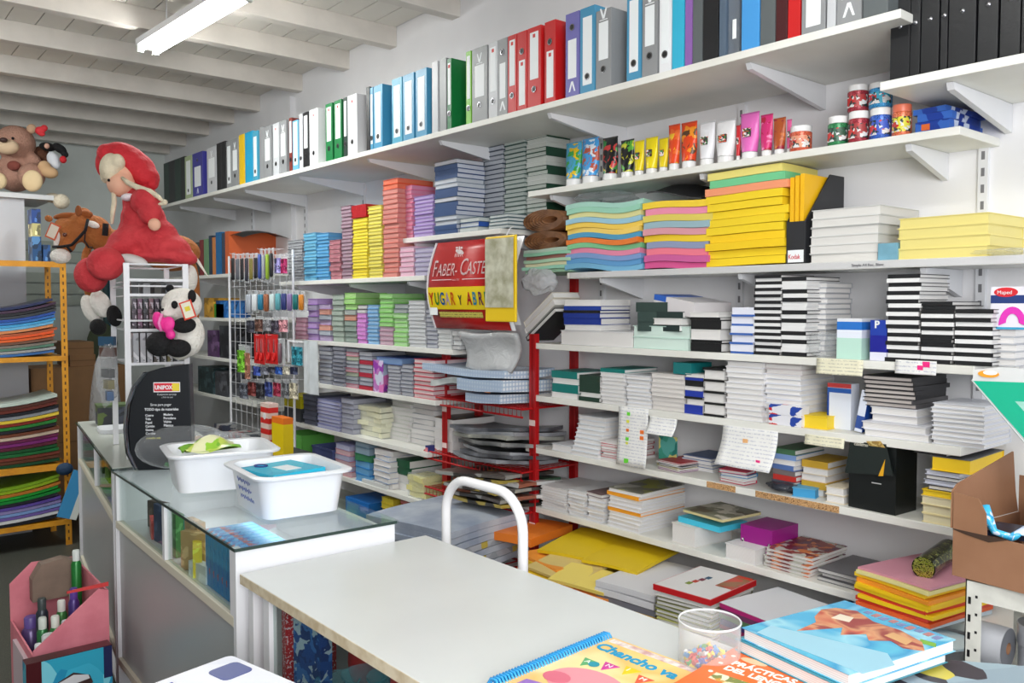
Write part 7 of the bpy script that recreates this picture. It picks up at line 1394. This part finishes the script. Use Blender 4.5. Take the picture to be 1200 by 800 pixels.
# orange slotted rack with foam sheets
OG = mat((214, 148, 30), .45, kind='stain', scale=12, pal=[(196, 130, 24)])
t = thing('slotted_rack', 'mustard orange slotted rack full of foam sheets', 'rack', (.45, 5.95, 0))
for (x, y) in ((.86, 0), (.86, .42), (0, 0), (0, .42)):
    mb = MB().box(x-.018, x+.018, y-.002, y+.001, 0, 1.83, OG).box(x+.015, x+.018, y, y+.03, 0, 1.83, OG)
    for k in range(40): mb.box(x-.004, x+.004, y-.0026, y-.002, .03+.045*k, .05+.045*k, mat((90, 56, 16)))
    mb.obj('upright', t)
for z, h in ((1.79, .035), (1.20, .03), (.522, .04), (.16, .03)):
    MB().box(-.01, .865, -.005, .43, z, z+.003, OG).box(-.01, .865, -.006, -.003, z-h+.003, z+.003, OG).obj('rack_shelf', t)
def foam(z0, ztop, cols, w, lb):
    n = len(cols); tt = (ztop-z0-.03)/n
    for i, (cn, c) in enumerate(cols):
        lay('foam_sheet', '%s foam sheet pack, %s, %s' % (cn, ordw(i, n), lb), 'foam sheets', (.96, 6.12, z0+tt*i), .62, .40, tt*.9, None, m=mat(c, .3, kind='stain', scale=14), rz=R.uniform(-.02, .02)+pi/2*0, amp=.0, ph=0)
def foamw(z0, ztop, cols, lb, amp=.05):
    n = len(cols); tt = (ztop-z0-amp)/n
    for i, (cn, c) in enumerate(cols):
        sx = .78; mb = MB(); m = mat(c, .3, kind='stain', scale=14); am = amp*(.35+.65*i/n)
        f = lambda u: am*((2*u-1)**2)
        for off in (0, tt*.88): mb.grid(14, 1, lambda u, v: ((u-.5)*sx, (v-.5)*.38, f(u)+off), m)
        for v0 in (0, 1): mb.grid(14, 1, lambda u, a: ((u-.5)*sx, (v0-.5)*.38, f(u)+a*tt*.88), m)
        for u0 in (0, 1): mb.grid(1, 1, lambda v, a: ((u0-.5)*sx, (v-.5)*.38, f(u0)+a*tt*.88), m)
        o = mb.obj('foam_sheet', loc=(.87+R.uniform(-.012, .012), 6.145, z0+tt*i), rz=R.uniform(-.01, .01)); tag(o, '%s foam sheet pack, %s, %s' % (cn, ordw(i, n), lb), 'foam sheets', 'foam sheets ' + lb)
foamw(1.204, 1.57, [('blue', (50, 100, 160)), ('grey', (150, 150, 150)), ('green', (80, 120, 100)), ('grey brown', (120, 110, 100)), ('brown', (110, 70, 50)), ('orange', (214, 90, 30)), ('bright orange', (226, 80, 20)), ('dark orange', (170, 80, 40)), ('peach', (206, 130, 80)), ('sky blue', (100, 170, 210)), ('cyan', (60, 150, 200)), ('blue', (40, 100, 170)), ('royal blue', (30, 70, 150)), ('dark grey', (50, 54, 60)), ('black', (26, 26, 32)), ('plum', (60, 36, 60)), ('navy', (30, 40, 80))], 'on the orange rack upper shelf', .07)
foamw(.526, .97, [('dark green', (20, 70, 40)), ('brown', (90, 50, 30)), ('red brown', (110, 50, 36)), ('green', (24, 100, 50)), ('dark green', (20, 80, 40)), ('maroon', (90, 30, 50)), ('purple', (120, 40, 110)), ('plum', (100, 30, 70)), ('beige', (190, 170, 150)), ('brown', (110, 60, 40)), ('black', (30, 30, 36)), ('green', (40, 120, 50)), ('red', (130, 40, 30)), ('yellow', (220, 190, 60)), ('grey', (130, 134, 140)), ('black', (26, 28, 36)), ('brown red', (100, 40, 30)), ('dark brown', (80, 40, 30)), ('pale green', (186, 200, 190))], 'on the orange rack middle shelf', .05)
foamw(.164, .465, [('dark', (30, 32, 40)), ('white', (206, 208, 210)), ('violet', (110, 90, 160)), ('pale blue', (120, 150, 200)), ('lilac', (140, 130, 180)), ('purple', (90, 70, 150)), ('dark', (40, 36, 50)), ('green', (20, 130, 50)), ('bright green', (30, 150, 50)), ('orange', (180, 110, 40)), ('lime', (140, 170, 30)), ('olive lime', (120, 160, 30))], 'on the orange rack bottom shelf', .06)
for k, (x, z, c, w, h, lb) in enumerate([(1.19, 0, (20, 70, 120), .05, .16, 'blue boxed set on top of the orange rack'), (1.245, .0, (30, 80, 140), .04, .11, 'second blue boxed set on top of the orange rack'), (1.19, .161, (190, 180, 120), .045, .08, 'yellow toned toy pack above the blue boxed set'), (1.19, .242, (16, 60, 130), .05, .09, 'dark blue top pack beneath the cabinet board')]):
    tag(MB().box(-w/2, w/2, -.06, .06, 0, h, mat(c, .4, kind='art', pal=[c, tuple(min(255, x_+60) for x_ in c), tuple(int(x_*.6) for x_ in c)], scale=14)).obj('toy_box', loc=(x, 6.12, 1.7935+z)), lb, 'box')
p = atY(66, 585, 5.90); t = thing('blue_folder', 'light blue and white folder leaning against the orange rack', 'folder', (1.275, 5.87, .19)); t.rotation_euler = (0, RAD(20), 0)
MB().box(-.05, .025, 0, .012, 0, .30, mat((60, 140, 190), .35)).box(.025, .065, 0, .012, 0, .30, mat((206, 210, 204), .4)).obj('cover', t)
t = thing('hook_strap', 'dark blue strap tied at the orange rack corner', 'strap', (1.29, 5.93, .46)); o = MB().ball((0, 0, .03), (.05, .025, .04), mat((20, 50, 80), .7, bump=-1), 8).obj('knot', t, smooth=True)
# boxes stacked in the far corner
BX1 = mat((132, 96, 60), .7, kind='stain', scale=5)
for k, (px0, px1, y0, y1, yy, lb) in enumerate([(36, 152, 432, 640, 6.75, 'big brown carton with white label in the far corner'), (82, 112, 416, 431, 6.8, 'flat brown carton lying on the big one'), (78, 110, 401, 415, 6.8, 'top flat brown carton in the far corner')]):
    a = atY(px0, y0, yy); b = atY(px1, y1, yy); z1 = a.z; z0 = max(0, b.z) if k == 0 else b.z
    zt_ = z1; 
    t = thing('carton', lb, 'carton', ((a.x+b.x)/2, yy, 0 if k == 0 else ZP), 0)
    if k == 0: ZP = z1; H = z1
    else: H = z1-ZP-.0; H = max(.06, H); 
    w = (b.x-a.x)/2; MB().box(-w, w, 0, .4, .0005, H, BX1).obj('carton_body', t); MB().box(-w, w, -.001, 0, H*.5-.003, H*.5+.003, mat((100, 70, 40), .7)).obj('flap_line', t)
    if k == 0: MB().box(w*.35, w*.78, -.002, -.001, H-.20, H-.10, mat((190, 194, 200), .6)).obj('white_label', t)
    if k: ZP += H
t = thing('plastic_bag', 'greyish tall plastic bag standing behind the far counter', 'plastic bag', (1.53, 5.9, 0)); MB().ball((0, 0, .62), (.10, .12, .62), film('dim_bag', (150, 150, 150), .6, .25, .8), 14).obj('film', t, smooth=True); MB().ball((0, 0, .5), (.07, .08, .45), mat((90, 60, 70), .7, kind='speckle', scale=20, pal=[(60, 60, 70), (120, 90, 90)]), 10).obj('content', t, smooth=True)
tag(MB().ball((0, 0, 0), (.13, .02, .19), mat((74, 84, 62), .8)).obj('hanging_cushion', loc=atY(120, 403, 8.2), smooth=True), 'dull green round cushion hanging on the back wall', 'cushion')
for k, (px, c, lb) in enumerate([(122, (50, 80, 84), 'dark teal poster tube standing against the back wall'), (129, (60, 110, 140), 'blue teal poster tube standing against the back wall')]):
    p = atY(px, 240, 8.3); tag(MB().tube([(0, 0, 0), (0, 0, 2.2)], .027, mat(c, .6), 16).obj('poster_tube', loc=(p.x, p.y, .0), smooth=False), lb, 'tube')
# small things on the far counter
MBm = Matrix.Translation((.842, 3.175, .958)) @ Matrix.Rotation(-q8, 4, 'Z')
p = MBm @ Vector((.14, 1.22, 0)); t = thing('small_crate', 'dark small crate at the far end of the far counter', 'crate', p, -q8); MB().box(-.07, .07, -.06, .06, 0, .085, mat((50, 54, 62), .5, kind='art', pal=[(40, 42, 50), (90, 110, 50), (70, 76, 90)], scale=14)).obj('crate_body', t); MB().box(-.073, .073, -.063, .063, .085, .095, mat((70, 90, 50), .5)).obj('rim', t)
p = MBm @ Vector((.12, .95, 0)); tag(MB().rbox(-.07, .07, -.09, .09, 0, .018, .03, mat((206, 208, 212), .4)).obj('white_pad', loc=p, rz=-q8), 'flat white packet on the far counter beside the rack', 'packet')
p = MBm @ Vector((.05, .66, 0)); 
tag(MB().box(-.006, .006, -.05, .05, 0, .12, mat((190, 194, 200), .35)).obj('display_card', loc=MBm @ Vector((.16, .72, 0)), rz=-q8), 'small silvery card standing behind the rack', 'card')
# ------------------------------------------------------------------ floor: pink boxes, cans, toy box
PKM = mat((222, 130, 142), .6, kind='stain', scale=10, pal=[(206, 112, 126)])
t = thing('pink_box', 'open pink lined box of spray cans beside the counter', 'box', (.555, 3.02, 0), RAD(-1))
w = .225; d = .42; h1 = .46; h2 = .60
MB().prism([(0, 0), (w, 0), (w, h2-.02), (w-.03, h2-.01), (.0, h1-.03)], 0, .006, PKM, axis='y').obj('end_wall', t); MB().prism([(0, 0), (w, 0), (w, h2), (.07, h2+.005), (0, h2-.06)], d-.006, d, PKM, axis='y').obj('end_wall', t)
MB().box(0, .006, .006, d-.006, 0, h1-.05, PKM).box(w-.006, w, .006, d-.006, 0, h2-.02, PKM).box(.006, w-.006, .006, d-.006, 0, .006, PKM).obj('side_walls', t)
MB().prism([(.10, h2-.005), (w, h2-.005), (w, h2+.008), (.10, h2+.002)], -.002, .004, mat((206, 60, 60), .5), axis='y').obj('red_edge', t)
MB().box(-.012, .0, .05, .3, .05, h1-.08, mat((200, 180, 186), .6)).obj('torn_side', t)
def can(x, y, z, r, h, c, cap, lb, rot=0):
    t = thing('spray_can', lb, 'spray can', (x, y, z), 0); t.rotation_euler = (0, rot, 0)
    MB().lathe([(.0001, 0), (r, 0), (r, h), (r*.7, h+.012), (.0001, h+.012)], mat(c, .3, .2), 20).obj('can_body', t, auto=True)
    MB().lathe([(r*.7, h+.012), (r*.72, h+.045), (r*.6, h+.05), (.0001, h+.05)], mat(cap, .4), 16).obj('cap', t, auto=True)
fl = .30
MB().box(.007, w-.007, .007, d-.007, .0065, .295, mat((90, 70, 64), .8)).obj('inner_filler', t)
for k, (x, y, r, h, c, cp, lb) in enumerate([(.055, .05, .030, .11, (190, 206, 216), (200, 206, 206), 'large pale blue white can at the front of the pink box'), (.022, .04, .016, .09, (214, 220, 224), (220, 224, 226), 'slim white can at the left corner of the pink box'), (.055, .14, .018, .14, (40, 110, 60), (206, 214, 206), 'green can with white cap, left in the pink box'), (.085, .10, .018, .15, (50, 120, 60), (216, 222, 212), 'green can with white cap, middle of the pink box'),
                                      (.12, .12, .018, .12, (60, 50, 110), (214, 214, 220), 'purple can with white cap in the pink box'), (.07, .22, .019, .18, (40, 50, 60), (60, 70, 70), 'dark capped can behind the green ones'), (.13, .22, .018, .16, (60, 120, 60), (214, 214, 206), 'green can behind the purple one'), (.165, .2, .018, .2, (70, 50, 120), (90, 60, 150), 'purple capped can near the red edge'), (.185, .3, .018, .16, (120, 110, 60), (190, 190, 150), 'olive capped can near the counter'), (.05, .3, .03, .1, (90, 70, 120), (100, 80, 150), 'purple can deep in the pink box')]):
    can(.555+x, 3.02+y, fl-.002, r, h, c, cp, lb)
can(.755, 3.33, .30, .017, .30, (30, 120, 50), (220, 226, 222), 'tall green tube with white cap by the counter panel')
tag(MB().prism([(0, 0), (.15, 0), (.15, .12), (.10, .14), (.03, .13), (0, .08)], 0, .05, mat((130, 110, 96), .6, kind='stain', scale=20), axis='y').obj('grey_sack', loc=(.62, 3.36, .48)), 'grey brown sack standing at the back of the pink box', 'sack')
# toy box lying in front (plain generic cover picture)
t = thing('toy_box', 'glossy toy box with blue cover and maroon spine on the floor', 'box', (.505, 2.86, .0), RAD(0))
t.scale = (.92, 1, 1); tb = .452; MAR = mat((70, 20, 26), .3)
MB().box(0, .262, 0, .05, 0, tb, mat((50, 160, 190), .25, kind='art', pal=[(60, 170, 200), (40, 140, 180), (120, 200, 216)], scale=7)).obj('box_front', t)
MB().box(0, .045, -.001, 0, 0, tb, MAR).box(.0, .262, -.0005, .05, tb, tb+.002, MAR).box(.235, .262, -.001, 0, tb-.10, tb, mat((30, 36, 80), .3)).obj('spine_print', t)
mb = MB(); mb.prism([(.07, .35), (.09, .375), (.14, .395), (.19, .375), (.20, .35), (.17, .33), (.12, .325), (.08, .33)], -.0018, -.001, mat((60, 40, 40), .4), axis='y'); mb.obj('title_plate', t)
mb = MB(); mb.prism([(.08, .352), (.19, .365), (.185, .378), (.14, .388), (.09, .372)], -.0026, -.0018, mat((206, 206, 210), .4), axis='y').prism([(.095, .337), (.175, .343), (.17, .353), (.10, .347)], -.0026, -.0018, mat((226, 180, 50), .4), axis='y'); mb.obj('title_print', t)
mb = MB(); mb.prism([(.07, .22), (.12, .27), (.19, .30), (.235, .33), (.262, .33), (.262, .15), (.09, .15)], -.0016, -.001, mat((170, 70, 40), .35, kind='art', pal=[(190, 60, 40), (90, 40, 40), (206, 130, 60), (60, 50, 60)], scale=12), axis='y'); mb.obj('cover_picture', t)
tag(MB().box(-.06, .06, -.05, .05, 0, .34, mat((20, 60, 110), .4, kind='art', pal=[(20, 50, 90), (40, 100, 170), (200, 190, 40)], scale=10)).obj('blue_pack', loc=(.44, 2.80, 0)), 'dark blue and yellow pack left of the toy box', 'packet')
flush()
